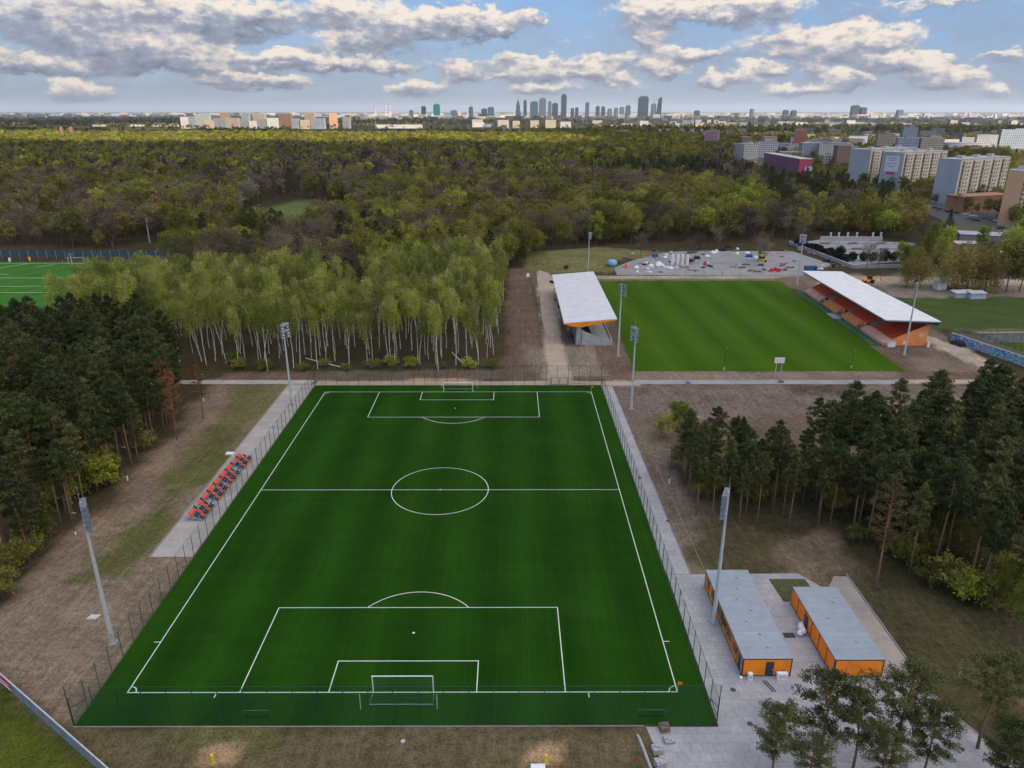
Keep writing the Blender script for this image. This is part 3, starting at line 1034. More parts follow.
# ------------------------------------------------------------------ small grandstand left of the main pitch
t = thing('seat_stand', 'small open stand of orange and navy seats on the pale concrete strip', 'stand', (-41.6, 52.7, 0.02), math.radians(-1.0))
fr = MB()
for r in range(3):
    z = 0.18 + .34 * (2 - r)
    fr.box((-1.15 + r * 1.0, 0, z), (.95, 24.6, .07))
for y in np.arange(-12, 12.1, 2.0):
    for r in range(3):
        z = 0.18 + .34 * (2 - r)
        fr.box((-1.15 + r * 1.0, y, z / 2), (.08, .08, z))
fr.build('frame', GALVD, t)
rail = MB()
for z in (1.5, 2.0):
    rail.tube([(-1.7, -12.3, z), (-1.7, 12.3, z)], .03, 5)
for y in np.arange(-12.3, 12.4, 2.46):
    rail.tube([(-1.7, y, 0), (-1.7, y, 2.0)], .03, 5)
rail.build('rail', GALVD, t)


def seat_mesh(m):
    s = MB()
    s.hexa([(-.22, -.23, .36), (.26, -.23, .40), (.26, .23, .40), (-.22, .23, .36)], [(-.22, -.23, .42), (.26, -.21, .45), (.26, .21, .45), (-.22, .23, .42)])
    s.hexa([(-.28, -.23, .42), (-.22, -.23, .42), (-.22, .23, .42), (-.28, .23, .42)], [(-.38, -.2, .80), (-.33, -.2, .80), (-.33, .2, .80), (-.38, .2, .80)])
    s.box((0, 0, .18), (.1, .3, .36))
    return s.mesh('seat shell', m)


SO, SN = seat_mesh(ORANGES), seat_mesh(NAVY)
rs = random.Random(3)
for r in range(3):
    for i in range(34):
        if r and i in (7, 8, 17, 25, 26) or (r == 0 and i % 5 == 4 and rs.random() < .3):
            continue
        org = (r == 0 and i % 4 != 3) or (r > 0 and (i + r) % 3 == 0)
        link('seat', SO if org else SN, t, (-.85 + r * 1.0, -11.9 + i * .72, .22 + .34 * (2 - r)), 0, (1.0, 1.12, .95))

# ------------------------------------------------------------------ boundary wall with the red banner
wa, wb = WA.copy(), WB.copy()
wd = (wb - wa)
t = thing('panel_wall', 'long grey metal panel fence crossing the bottom left corner', 'fence', wa, math.atan2(wd.y, wd.x))
L = wd.length
pn = MB()
n = int(L / 2.5)
for i in range(n):
    pn.box((2.5 * i + 1.25, 0, .85), (2.44, .06, 1.66))
pn.build('panel', M('grey blue sheet panel', (0.20, 0.245, 0.295), .55, .1, var=.16, scale=.9, dirt=(.2, .22, .24)), t)
MB().box((L / 2, 0, 1.72), (L, .16, .08)).build('cap_rail', M('pale cap', (0.40, 0.44, 0.48), .5), t)
pm = MB().box((0, 0, .85), (.09, .12, 1.7)).mesh('wall post', GALVD)
for i in range(n + 1):
    link('post', pm, t, (2.5 * i, 0, 0))
bx = 50 + 1.9
bn = thing('banner', 'red banner with a white strip hanging on the grey panel fence', 'banner', (0, 0, 0))
bn.location = wa + wd.normalized() * bx + Vector((wd.y, -wd.x, 0)).normalized() * 0.1
bn.rotation_euler = (0, 0, math.atan2(wd.y, wd.x))
MB().box((0, 0, .95), (3.2, .03, 1.3)).build('sheet', M('red banner sheet', (.55, .02, .07), .6), bn)
ins = MB()
ins.box((0, -.02, .48), (3.2, .012, .3))
for k in range(9):
    ins.box((-1.1 + .27 * k, -.02, 1.0), (.15, .012, .2 + .06 * (k % 3)))
ins.build('white_print', WHITEP, bn)

# ------------------------------------------------------------------ bottom edge: markers, pallets, slab
for (u, lab) in ((213, 'yellow marker post on a sandy patch, the one left of the near goal'), (546, 'yellow marker post on a sandy patch, the one right of the near goal')):
    x, y = G(u, 763)
    t = thing('marker_post', lab, 'marker post', (x, y, 0), .3, 'yellow marker posts')
    MB().lathe([(.16, 0), (.2, .15), (.2, 1.1), (.15, 1.25), (.05, 1.3)], n=10).build('post', YELLOW, t)
    MB().lathe([(.3, 0), (.3, .06)], n=10).build('base', M('sand concrete', (.4, .33, .25), .9), t)
x, y = G(538, 767)
t = tag(MB().hexa([(x - .8, y - .35, 0), (x + .8, y - .35, 0), (x + .8, y + .35, 0), (x - .8, y + .35, 0)], [(x - .78, y - .33, .12), (x + .78, y - .33, .14), (x + .78, y + .33, .14), (x - .78, y + .33, .12)]).build('white_slab', WHITEP), 'white slab lying on the sandy patch by the right yellow marker', 'slab')
x, y = G(403, 741)
tag(MB().lathe([(.28, 0), (.24, .05), (.0, .06)], (x, y, .0), 12).build('manhole_cover', M('pale round lid', (.42, .42, .44), .8)), 'pale round lid in the earth before the near goal', 'manhole cover', 'manhole covers')
for (u, v, lab) in ((733, 690, 'dark round manhole cover before the windowed orange cabin'), (750, 724, 'dark round manhole cover on the paving nearest the camera'), (808, 671, 'dark round manhole cover between the two orange cabins'),
                    (668, 521, 'dark manhole cover halfway along the grey strip'), (660, 522, None), (640, 478, 'dark manhole cover on the grey strip level with the lamp')):
    if lab:
        x, y = G(u, v)
        tag(MB().lathe([(.36, 0), (.36, .035), (.3, .045)], (x, y, .025), 12).build('manhole_cover', M('iron cover', (.07, .06, .065), .7)), lab, 'manhole cover', 'manhole covers')


def pallet(label, loc, rz, h, mat, name='stone_pallet'):
    t = thing(name, label, 'pallet', loc, rz, 'pallets of paving stones at the plaza edge')
    p = MB()
    for q in (-.5, 0, .5):
        p.box((q, 0, .05), (.1, 1.0, .1))
    for q in np.linspace(-.45, .45, 6):
        p.box((0, q, .12), (1.2, .13, .03))
    p.build('pallet', WOODY, t)
    s = MB()
    nl = int(h / .12)
    for k in range(nl):
        for i in range(3):
            for j in range(4):
                if k == nl - 1 and (i + j + int(h * 10)) % 4 == 0:
                    continue
                s.box((-.38 + .38 * i, -.36 + .24 * j, .19 + .12 * k), (.36, .22, .11))
    s.build('stones', mat, t)


GRY = M('grey paving stone', (.36, .37, .40), .85, var=.2, scale=3)
BRN = M('brown paving stone', (.17, .125, .12), .85, var=.25, scale=3)
for (u, v, rz, h, mt, lab) in ((664, 730, .2, .6, BRN, 'brown stone pallet at the corner of the mesh fence'), (669, 741, .1, .35, GRY, 'half empty grey stone pallet below the brown one'),
                               (657, 752, .25, .6, GRY, 'full grey stone pallet in the middle of the row'), (660, 767, .3, .85, GRY, 'tallest grey stone pallet, nearest the camera')):
    x, y = G(u, v)
    pallet(lab, (x, y, .03), rz, h, mt)
x, y = G(648, 748)
tag(MB().box((0, 0, .1), (.25, 5.5, .2)).box((.05, 0, .25), (.2, 4.6, .1)).build('kerb_stones', GRY), 'row of loose kerb stones along the edge of the plaza', 'kerb stones').location = (x - .5, y - 1.0, .02)
bpy.data.objects['kerb_stones'].rotation_euler = (0, 0, .14)
x, y = G(637, 766)
t = thing('survey_marker', 'small red survey marker stake in the grass by the pallets', 'stake', (x, y, 0))
MB().tube([(0, 0, 0), (.02, 0, 1.0)], .03, 5).build('stake', WOODY, t)
MB().hexa([(-.12, -.03, .75), (.14, -.03, .75), (.14, .03, .75), (-.12, .03, .75)], [(-.1, -.03, 1.15), (.1, -.03, 1.2), (.1, .03, 1.2), (-.1, .03, 1.15)]).build('flag', RED, t)
x, y = G(93, 617)
tag(MB().hexa([(x - .8, y - .5, 0), (x + .6, y - .5, 0), (x + .9, y + .5, 0), (x - .5, y + .5, 0)], [(x - .75, y - .45, .1), (x + .55, y - .45, .1), (x + .85, y + .45, .1), (x - .45, y + .45, .1)]).build('concrete_slab', M('pale slab', (.5, .49, .47), .85)), 'pale concrete slab lying on the earth beside the near left mast', 'slab')
x, y = G(230, 454)
tag(MB().hexa([(x - .8, y - .5, 0), (x + .8, y - .5, 0), (x + .8, y + .5, 0), (x - .8, y + .5, 0)], [(x - .75, y - .45, .3), (x + .75, y - .45, .3), (x + .75, y + .45, .3), (x - .75, y + .45, .3)]).build('utility_box', WHITEP), 'flat white utility box on the grass above the small seat stand', 'box')
# ------------------------------------------------------------------ orange cabins
def roof_mat(name, c, pitch=2.4, ang=0.0):
    m, nt, b = new_mat(name)
    p = coords(nt)
    s = nd(nt, 'ShaderNodeSeparateXYZ')
    nt.links.new(p, s.inputs[0])
    seam = math_(nt, 'LESS_THAN', math_(nt, 'PINGPONG', s.outputs[1], pitch / 2), 0.045)
    f = noise(nt, p, .35, 6, .7)
    col = mixc(nt, 1.0, c, ramp(nt, f, [(.3, (.86, .87, .88)), (.7, (1.1, 1.09, 1.08))]), 'MULTIPLY')
    mp = nd(nt, 'ShaderNodeMapping')
    mp.inputs['Scale'].default_value = (.25, 3.0, 1)
    nt.links.new(p, mp.inputs[0])
    col = mixc(nt, 1.0, col, ramp(nt, noise(nt, mp.outputs[0], 1.0, 4, .7), [(.3, (.93, .93, .93)), (.7, (1.05, 1.05, 1.05))]), 'MULTIPLY')
    col = mixc(nt, math_(nt, 'MULTIPLY', seam, .16), col, (.62, .65, .68))
    nt.links.new(col, b.inputs['Base Color'])
    b.inputs['Roughness'].default_value = .5
    b.inputs['Metallic'].default_value = .1
    return m


CROOF = roof_mat('grey blue cabin roof sheet', (.285, .335, .395))


def cabin(label, x0, x1, y0, y1, h, front, side, extra):
    t = thing('site_cabin', label, 'cabin', ((x0 + x1) / 2, y0, 0.04))
    w, l = x1 - x0, y1 - y0
    MB().box((0, l / 2, h / 2 + .05), (w, l, h - .1)).build('wall', ORANGE, t)
    rf = MB().box((0, l / 2, h + .03), (w + .12, l + .12, .06))
    rf.build('roof', CROOF, t)
    tr = MB()
    for z, d in ((h - .07, .16), (.07, .12)):
        tr.box((0, -.02, z), (w + .08, .05, d)).box((0, l + .02, z), (w + .08, .05, d))
        tr.box((-w / 2 - .02, l / 2, z), (.05, l, d)).box((w / 2 + .02, l / 2, z), (.05, l, d))
    for sx in (-1, 1):
        for k in range(int(round(l / 2.45)) + 1):
            yy = min(max(l * k / round(l / 2.45), .06), l - .06)
            tr.box((sx * (w / 2 + .022), yy, h / 2), (.05, .11, h - .28))
        tr.box((sx * (w / 2 - .06), -.022, h / 2), (.11, .05, h - .28))
    tr.build('frame', NAVYT, t)
    for (yy, ww, z0, z1, kind) in side:
        f = MB().box((-w / 2 - .03, yy, (z0 + z1) / 2), (.06, ww, z1 - z0)).build(kind, NAVYT if kind == 'door' else DARK, t)
        if kind == 'window':
            MB().box((-w / 2 - .065, yy, (z0 + z1) / 2), (.02, ww - .16, z1 - z0 - .16)).build('pane', GLASSD, f)
        else:
            MB().box((-w / 2 - .075, yy + ww * .32, 1.05), (.03, .06, .22)).build('handle', GALV, f)
    for (xx, ww, z0, z1, kind, mt) in front:
        f = MB().box((xx, -.04, (z0 + z1) / 2), (ww, .06, z1 - z0)).build(kind, mt, t)
        if kind == 'door':
            MB().box((xx + ww * .34, -.085, 1.05), (.06, .03, .22)).build('handle', GALV, f)
    MB().tube([(-w / 2 - .09, .1, h + .0), (-w / 2 - .09, l - .1, h + .0)], .055, 6).build('gutter', NAVYT, t)
    for yy in (.25, l - .25):
        MB().tube([(-w / 2 - .10, yy, h - .02), (-w / 2 - .10, yy, .15), (-w / 2 - .28, yy, .08)], .045, 6).build('downpipe', GALVD, t)
    for (xx, yy) in extra:
        MB().lathe([(.16, 0), (.2, .16), (.05, .22)], (xx, yy, h + .06), 8).build('roof_vent', GALVD, t)
    return t


cabin('long orange cabin with a strip of dark windows, beside the mesh fence', 42.75, 48.95, 2.7, 21.6, 2.75,
      [(.35, 1.0, .1, 2.2, 'door', NAVYT)],
      [(1.3, 1.0, .1, 2.15, 'door'), (3.4, 1.5, 1.0, 2.1, 'window'), (6.2, 1.9, .95, 2.1, 'window'), (8.4, 1.9, .95, 2.1, 'window'), (10.6, 1.9, .95, 2.1, 'window'), (12.6, 1.1, .1, 2.15, 'door'), (14.6, 1.3, .95, 2.1, 'window'), (17.3, 1.2, .95, 2.1, 'window')],
      [(.6, 2), (.4, 4.5), (-.6, 7.2), (.8, 9.5), (-.5, 12.0), (.3, 14.4), (.9, 17)])
cabin('shorter plain orange cabin with one dark door, nearer the kerb', 54.3, 60.5, 2.5, 17.4, 2.75, [],
      [(9.2, 1.0, .1, 2.15, 'door')], [(.9, 3.2), (-.8, 8.0), (1.3, 11.4)])
for (x, y, s, lab) in ((47.7, 2.2, (1.3, .5, .95), 'wide white unit standing at the front wall of the windowed cabin'), (43.65, 2.15, (.55, .5, .95), 'narrow white unit at the left front corner of the windowed cabin'),
                       (42.5, 2.1, (.35, .35, .4), 'small white bucket at the corner of the windowed cabin')):
    t = thing('white_box', lab, 'box', (x, y, .035))
    MB().box((0, 0, s[2] / 2), s).build('case', WHITEP, t)
    MB().box((0, -s[1] / 2 - .012, s[2] * .55), (s[0] * .7, .02, s[2] * .4)).build('grille', GALV, t)
t = thing('rubbish_bags', 'heap of white bags against the wall of the plain orange cabin', 'bags', (53.5, 11.2, .03))
rb = random.Random(2)
for k in range(6):
    bx_, by_ = rb.uniform(-.5, .35), rb.uniform(-.9, .9)
    MB().lathe([(.1, 0), (.42, .12), (.48, .4), (.3, .75), (.06, .92), (.1, 1.0)], (bx_, by_, .25 * (k // 4)), 9).build('bag', BAGW, t)
for (x, y, lab) in ((51.6, 10.4, 'dark open pit grate in the paving between the cabins'), (49.8, 11.0, 'narrow dark grate beside the windowed cabin')):
    tag(MB().box((x, y, .05), (1.5 if x > 51 else .7, 1.0, .05)).build('floor_grate', DARK), lab, 'grate')
for (x, y, a, lab) in ((44.9, 1.5, 1.2, 'bent steel rails lying before the windowed cabin'),):
    tag(MB().box((0, 0, .06), (2.0, .08, .1)).box((.1, .35, .06), (2.0, .08, .1)).build('steel_rails', DARK), lab, 'rails').location = (x + 1.0, y - .6, .035)
bpy.data.objects['steel_rails'].rotation_euler = (0, 0, 1.9)


# ------------------------------------------------------------------ small stand on the left of the grass pitch
WROOF = roof_mat('white membrane roof', (.68, .70, .74), 3.0)
t = thing('small_grandstand', 'small grandstand with a white roof slab and orange wedge fascia', 'grandstand', (0, 0, 0))
ya, yb = 143.2, 213.0
dx = 0.6
R0 = [(29.6, ya, 7.0), (45.7, ya, 8.35), (45.9, yb, 8.35), (29.7, yb, 7.0)]
rf = MB()
rf.hexa([(29.6, ya, 6.85), (45.7, ya, 8.2), (45.9, yb, 8.2), (29.7, yb, 6.85)], [(29.6, ya, 7.1), (45.7, ya, 8.45), (45.9, yb, 8.45), (29.7, yb, 7.1)])
rf.build('roof', WROOF, t)
fa = MB()
for (y0, y1) in ((ya + .02, ya + .25), (yb - .25, yb - .02)):
    pts = [(29.65, 6.6), (33.4, 5.75), (35.2, 5.75), (45.6, 7.9), (45.6, 8.17), (29.65, 6.84)]
    n = len(pts)
    fa.add([(p[0], y0, p[1]) for p in pts] + [(p[0], y1, p[1]) for p in pts], [tuple(range(n)), tuple(range(2 * n - 1, n - 1, -1))] + [((i + 1) % n, i, n + i, n + (i + 1) % n) for i in range(n)])
fa.build('fascia', ORANGE, t)
MB().hexa([(33.4, ya + .3, 5.8), (35.2, ya + .3, 5.8), (35.4, yb - .3, 5.8), (33.6, yb - .3, 5.8)], [(29.8, ya + .3, 6.8), (45.5, ya + .3, 8.1), (45.6, yb - .3, 8.1), (29.9, yb - .3, 6.8)]).build('soffit', M('grey soffit sheet', (.42, .43, .45), .6), t)
for y in np.linspace(ya + 1.0, yb - 1.0, 8):
    MB().hexa([(33.5, y - .35, 0), (35.2, y - .35, 0), (35.2, y + .35, 0), (33.5, y + .35, 0)], [(33.7, y - .3, 5.8), (35.1, y - .3, 5.8), (35.1, y + .3, 5.8), (33.7, y + .3, 5.8)]).build('column', CONCW, t)
base = MB()
base.box((39.6, (ya + yb) / 2, .45), (9.6, yb - ya, .9))
for k in range(6):
    base.box((35.5 + .55 * k, (ya + yb) / 2, (3.9 - .5 * k) / 2 + .3), (.53, yb - ya - .4, 3.9 - .5 * k + .6))
base.build('terrace', CONCW, t)
for y in (ya - .08, yb + .08):
    ew = MB()
    ew.hexa([(35.25, y - .12, 0), (44.5, y - .12, 0), (44.5, y + .12, 0), (35.25, y + .12, 0)], [(35.25, y - .12, 4.6), (44.5, y - .12, 1.3), (44.5, y + .12, 1.3), (35.25, y + .12, 4.6)])
    ew.build('end_wall', CONCW, t)
MB().box((44.55, (ya + yb) / 2, .7), (.2, yb - ya, 1.4)).build('front_wall', M('pale concrete', (.55, .55, .57), .8), t)
MB().hexa([(33.3, ya + .6, .2), (33.5, ya + .6, .2), (33.5, yb - .6, .2), (33.3, yb - .6, .2)], [(33.3, ya + .6, 6.0), (33.5, ya + .6, 6.0), (33.5, yb - .6, 6.0), (33.3, yb - .6, 6.0)]).build('rear_wall', M('dark blue grey cladding', (.14, .16, .2), .6, var=.2, scale=.6), t)
for k in range(6):
    s = MB()
    for y in np.arange(ya + 1.5, yb - 1, .52):
        s.box((35.5 + .55 * k + .1, y, 4.85 - .5 * k), (.35, .44, .10)).box((35.36 + .55 * k, y, 5.05 - .5 * k), (.06, .44, .34))
    s.build('seat_row', NAVY, t)

# ------------------------------------------------------------------ big stand on the right of the grass pitch
NSEAT = M('red orange seats', (.82, .105, .03), .5, var=.2, scale=1.5)
SALMON = M('salmon front wall', (.74, .40, .32), .7, var=.12, scale=.6, dirt=(.5, .28, .22))
ORW = M('orange rendered wall', (.80, .27, .085), .7, var=.1, scale=.6)
ORG2 = M('orange parapet', (.78, .27, .10), .7, var=.12, scale=.5)
t = thing('big_grandstand', 'big grandstand with a white roof over four blocks of red-orange seats', 'grandstand', (127.4, 143.2, 0.02), math.radians(-1.9))
LB = 70.0
rf = MB()
rf.hexa([(-.6, -1.2, 7.9), (14.8, -2.6, 7.9), (13.6, LB, 7.9), (-1.5, LB, 8.25)], [(-.9, -1.4, 8.35), (15.0, -2.9, 8.35), (13.7, LB + .2, 8.35), (-1.8, LB + .2, 8.55)])
rf.build('roof', WROOF, t)
fa = MB()
fa.hexa([(-.4, -1.0, 7.85), (14.5, -2.4, 7.05), (14.3, -1.9, 7.05), (-.4, -.6, 7.85)], [(-.8, -1.28, 8.3), (14.95, -2.76, 8.3), (14.8, -2.3, 7.88), (-.5, -.95, 7.88)])
fa.build('fascia', NAVYT, t)
MB().hexa([(-.55, -.5, 7.75), (-.3, -.5, 7.75), (-1.2, LB - .3, 7.75), (-1.45, LB - .3, 7.75)], [(-.62, -.5, 7.88), (-.3, -.5, 7.88), (-1.2, LB - .3, 8.2), (-1.5, LB - .3, 8.2)]).build('edge_beam', M('pale edge beam', (.5, .36, .34), .6), t)
rows = 11
x_of = lambda r: 3.6 + .82 * r
z_of = lambda r: 1.35 + .40 * r
tb = MB()
for r in range(rows):
    tb.box((x_of(r), LB / 2, z_of(r) / 2), (.82, LB - .6, z_of(r)))
tb.box((2.4, LB / 2, .5), (1.5, LB - .6, 1.0))
tb.build('terrace', M('terrace concrete', (.33, .24, .22), .8, var=.15, scale=.8), t)
blocks = [(1.2, 15.2), (18.6, 33.2), (36.8, 51.2), (54.6, 68.4)]
for (b0, b1) in blocks:
    for r in range(rows):
        s = MB()
        for y in np.arange(b0, b1, .54):
            s.box((x_of(r) - .02, y, z_of(r) + .28), (.40, .46, .07)).box((x_of(r) + .2, y, z_of(r) + .48), (.07, .46, .42))
        s.build('seat_row', NSEAT, t)
for (b0, b1) in blocks:
    MB().box((2.75, (b0 + b1) / 2, .95), (.16, b1 - b0 + .8, 1.9)).build('parapet', SALMON, t)
for (y0, y1) in ((15.9, 18.1), (33.7, 36.4), (51.6, 54.2)):
    st = MB()
    for r in range(rows):
        st.box((x_of(r), (y0 + y1) / 2, z_of(r) + .1), (.8, y1 - y0 - .4, .2))
    st.build('stair', CONCW, t)
    MB().box((3.0, (y0 + y1) / 2, .9), (.5, y1 - y0 - .2, 1.7)).build('vomitory_shade', DARK, t)  # solid dark box stands in for the shade of the opening
# projecting front walls, lower and pink at both ends and orange either side of the openings
for (y0, y1, mt, nm) in ((-.3, 16.5, SALMON, 'front_ramp'), (54.0, LB, SALMON, 'front_ramp'), (20.0, 33.0, ORG2, 'front_ramp'), (37.6, 50.5, ORG2, 'front_ramp')):
    MB().hexa([(.25, y0, 0), (2.6, y0, 0), (2.6, y1, 0), (.25, y1, 0)], [(.25, y0, .75), (2.6, y0, 1.75), (2.6, y1, 1.75), (.25, y1, .75)]).build(nm, mt, t)
for (y0, y1) in ((16.9, 19.6), (33.4, 37.2), (51.0, 53.6)):
    MB().box((1.5, (y0 + y1) / 2, .3), (2.2, y1 - y0 - .2, .6)).build('opening', M('orange recess shade', (.3, .09, .02), .8), t)  # solid box, its orange darkened to stand for recess shade
for y in (-.28, LB):
    ew = MB()
    ew.hexa([(2.7, y - .14, 0), (13.0, y - .14, 0), (13.0, y + .14, 0), (2.7, y + .14, 0)], [(2.7, y - .14, 1.9), (13.0, y - .14, 6.9), (13.0, y + .14, 6.9), (2.7, y + .14, 1.9)])
    ew.build('end_wall', ORW, t)
MB().box((11.3, -.46, 3.4), (1.3, .06, 1.1)).build('vent_panel', GALV, t)
MB().box((6.6, -.46, 1.0), (.9, .06, 1.0)).build('hatch', WHITEP, t)
MB().box((12.9, LB / 2, 3.45), (.2, LB - .4, 6.9)).build('rear_wall', M('grey rear wall', (.4, .41, .43), .7), t)
for y in np.linspace(1, LB - 1, 9):
    MB().tube([(12.6, y, 5.5), (12.7, y, 7.9)], .16, 6).build('roof_post', NAVYT, t)
    MB().tube([(12.6, y, 6.6), (4.0, y, 7.8)], .1, 5).build('roof_strut', NAVYT, t)
gr = MB()
for z in (.5, 1.05):
    gr.tube([(-.7, 0, z), (-.7, LB, z)], .035, 5)
for y in np.arange(0, LB + .1, 2.5):
    gr.tube([(-.7, y, 0), (-.7, y, 1.05)], .035, 5)
gr.build('guard_rail', GALV, t)
tag(MB().hexa([(-3.2, 0, 0), (0, 0, 0), (0, 70, 0), (-3.2, 70, 0)], [(-3.2, 0, .07), (0, 0, .07), (0, 70, .07), (-3.2, 70, .07)]).build('apron', M('green running strip', (.045, .13, .05), .85, var=.15, scale=.5)), kind='structure')
bpy.data.objects['apron'].location = (126.9, 143.5, 0.03)
bpy.data.objects['apron'].rotation_euler = (0, 0, math.radians(-1.9))
bpy.data.objects['apron'].scale = (.9, 1, 1)
for (x, y, s, lab) in ((129.4, 141.7, (2.2, 1.2, 1.5), 'white kiosk box at the near foot of the big stand'), (140.5, 141.2, (.7, .7, 1.5), 'small white cabinet at the rear near corner of the big stand')):
    t = thing('utility_cabinet', lab, 'cabinet', (x, y, .02))
    MB().box((0, 0, s[2] / 2), s).build('case', WHITEP, t)
    MB().box((0, 0, s[2] + .04), (s[0] + .1, s[1] + .1, .08)).build('lid', GALV, t)
t = thing('substitutes_platform', 'pale concrete platform on the pitch side of the big stand', 'platform', (126.3, 176, .03), math.radians(-1.9))
MB().box((0, 0, .22), (2.6, 6.5, .44)).build('slab', CONCW, t)
MB().box((1.7, 0, .14), (.6, 3.0, .28)).build('step', CONCW, t)

# scoreboard seen from behind, by the path
x, y = G(778, 373)
t = thing('scoreboard', 'white scoreboard on two legs at the near edge of the grass pitch', 'scoreboard', (x, y, 0), .02)
MB().box((0, 0, 3.65), (2.7, .22, 1.55)).build('panel', WHITEP, t)
fr = MB()
for q in (-.4, .15, .5):
    fr.box((0, -.125, 3.65 + q), (2.3 if q < .4 else 1.8, .03, .09))
fr.build('rib', M('grey violet text', (.34, .34, .45), .6), t)
for sx in (-.75, .75):
    MB().tube([(sx, 0, 0), (sx, 0, 2.9)], .09, 6).build('leg', GALV, t)
t = thing('wheelbarrow_pile', 'dark heap of leftovers on the grey path before the scoreboard', 'heap', (G(781, 382)[0], G(781, 382)[1], .03))
MB().lathe([(.9, 0), (.75, .25), (.35, .5), (0, .6)], n=9).build('heap', M('dark rubble', (.13, .10, .12), .9, var=.4, scale=3), t)
t = thing('blue_tarp', 'small blue tarpaulin lying on the grey path', 'tarpaulin', (G(688, 383)[0], G(688, 383)[1], .03))
MB().lathe([(.7, 0), (.6, .22), (.2, .4), (0, .42)], n=8).build('tarp', BLUE, t)
t = thing('lamp_bollard', 'cream box on the sand track beside the small stand', 'box', (26.5, 150, 0))
MB().box((0, 0, .5), (.6, .6, 1.0)).box((0, 0, 1.03), (.7, .7, .06)).build('case', M('cream box', (.5, .45, .38), .8), t)

# fence along the sand track left of the small stand, and clutter behind it
t = thing('site_fence', 'grey panel site fence along the left of the sand track', 'fence', (24.4, 150, 0), PI / 2 + .02)
for k in range(28):
    MB().tube([(3.5 * k, 0, 0), (3.5 * k, 0, 1.9)], .04, 4).build('post', GALVD, t)
pn = MB()
for k in range(27):
    pn.add([(3.5 * k + .1, 0, .1), (3.5 * k + 3.4, 0, .1), (3.5 * k + 3.4, 0, 1.8), (3.5 * k + .1, 0, 1.8)], [(0, 1, 2, 3)])
pn.build('mesh_panel', NETGB, t)
ITEMS = [(548, 300, 'timber'), (556, 316, 'dark'), (561, 330, 'timber'), (553, 308, 'dark'), (549, 290, 'white'), (565, 338, 'dark'), (571, 333, 'white'), (558, 324, 'timber'), (546, 283, 'dark')]
WORD = {'timber': ('timber stack', WOODY), 'dark': ('dark steel formwork stack', DARK), 'white': ('white crate', WHITEP)}
WHERE = ['fifth', 'third', 'front', 'fourth', 'rear', 'second', 'first', 'middle', 'last']
for k, (u, v, kd) in enumerate(ITEMS):
    x, y = G(u, v)
    x = x + 2.6
    t = thing('material_stack', '%s in the shade behind the small stand, %s along the rear wall' % (WORD[kd][0], WHERE[k]), 'stack', (x, y, 0), .1 * k, 'stacks behind the small stand')
    m_ = MB()
    for j in range(4):
        m_.box((.1 * (j % 2), 0, .12 + .24 * j), (1.0 - .1 * j, 2.4, .2), .05 * j)
    m_.build('stack', WORD[kd][1], t)
# ------------------------------------------------------------------ trees
BARKP = None


def bark_pine():
    m, nt, b = new_mat('scots pine bark')
    s = nd(nt, 'ShaderNodeSeparateXYZ')
    nt.links.new(coords(nt), s.inputs[0])
    f = math_(nt, 'ADD', math_(nt, 'DIVIDE', s.outputs[2], 20.0), math_(nt, 'MULTIPLY', math_(nt, 'SUBTRACT', noise(nt, coords(nt), 1.2, 4), .5), .3))
    nt.links.new(ramp(nt, f, [(.02, (.085, .062, .048)), (.22, (.17, .105, .066)), (.5, (.32, .155, .07)), (.9, (.27, .125, .05))]), b.inputs['Base Color'])
    b.inputs['Roughness'].default_value = .85
    return m


def bark_birch():
    m, nt, b = new_mat('birch bark')
    mp = nd(nt, 'ShaderNodeMapping')
    mp.inputs['Scale'].default_value = (1.5, 1.5, .8)
    nt.links.new(coords(nt), mp.inputs[0])
    f = noise(nt, mp.outputs[0], 2.2, 5, .7)
    nt.links.new(ramp(nt, f, [(.36, (.05, .045, .04)), (.44, (.58, .56, .53)), (.7, (.80, .78, .74))]), b.inputs['Base Color'])
    b.inputs['Roughness'].default_value = .75
    return m


PBARK, BBARK = bark_pine(), bark_birch()
GBARK = M('grey brown bark', (.10, .082, .068), .9, var=.3, scale=1.5)
TWIG = leaf_mat('bare twigs', [(.25, (0.0712, 0.0536, 0.0416)), (.5, (0.1512, 0.1104, 0.0780)), (.8, (0.2437, 0.2013, 0.1342))], .9, .1, .6)
NEEDLE = leaf_mat('pine needles', [(.25, (0.0311, 0.0489, 0.0149)), (.5, (0.0559, 0.0805, 0.0230)), (.8, (0.1087, 0.1265, 0.0368))], .6, .25, .45)
NEEDLE2 = leaf_mat('grey green pine needles', [(.25, (0.0466, 0.0633, 0.0207)), (.5, (0.0855, 0.1035, 0.0322)), (.8, (0.1553, 0.1610, 0.0529))], .6, .25, .45)
RUST = leaf_mat('rusty dead needles', [(.25, (.11, .05, .022)), (.5, (.19, .085, .035)), (.8, (.25, .125, .055))], .8, .2, .4)
BIRCHL = leaf_mat('young birch leaves', [(.2, (.15, .19, .020)), (.5, (.30, .345, .040)), (.8, (.52, .55, .085))], .5, .5, .5)
BLIMB = M('birch limbs', (.36, .33, .27), .85, var=.3, scale=1.5)
BTWIG = leaf_mat('birch twigs', [(.25, (.12, .10, .075)), (.5, (.19, .165, .125)), (.8, (.30, .27, .22))], .9, .1, .5)
OLIVE = leaf_mat('olive spring leaves', [(.2, (0.0967, 0.1027, 0.0182)), (.5, (0.2070, 0.2087, 0.0332)), (.8, (0.3872, 0.3572, 0.0634))], .6, .4, .5)
LIME = leaf_mat('lime spring leaves', [(.2, (0.1340, 0.1716, 0.0197)), (.5, (0.2772, 0.3266, 0.0356)), (.8, (0.5113, 0.5614, 0.0749))], .5, .45, .5)
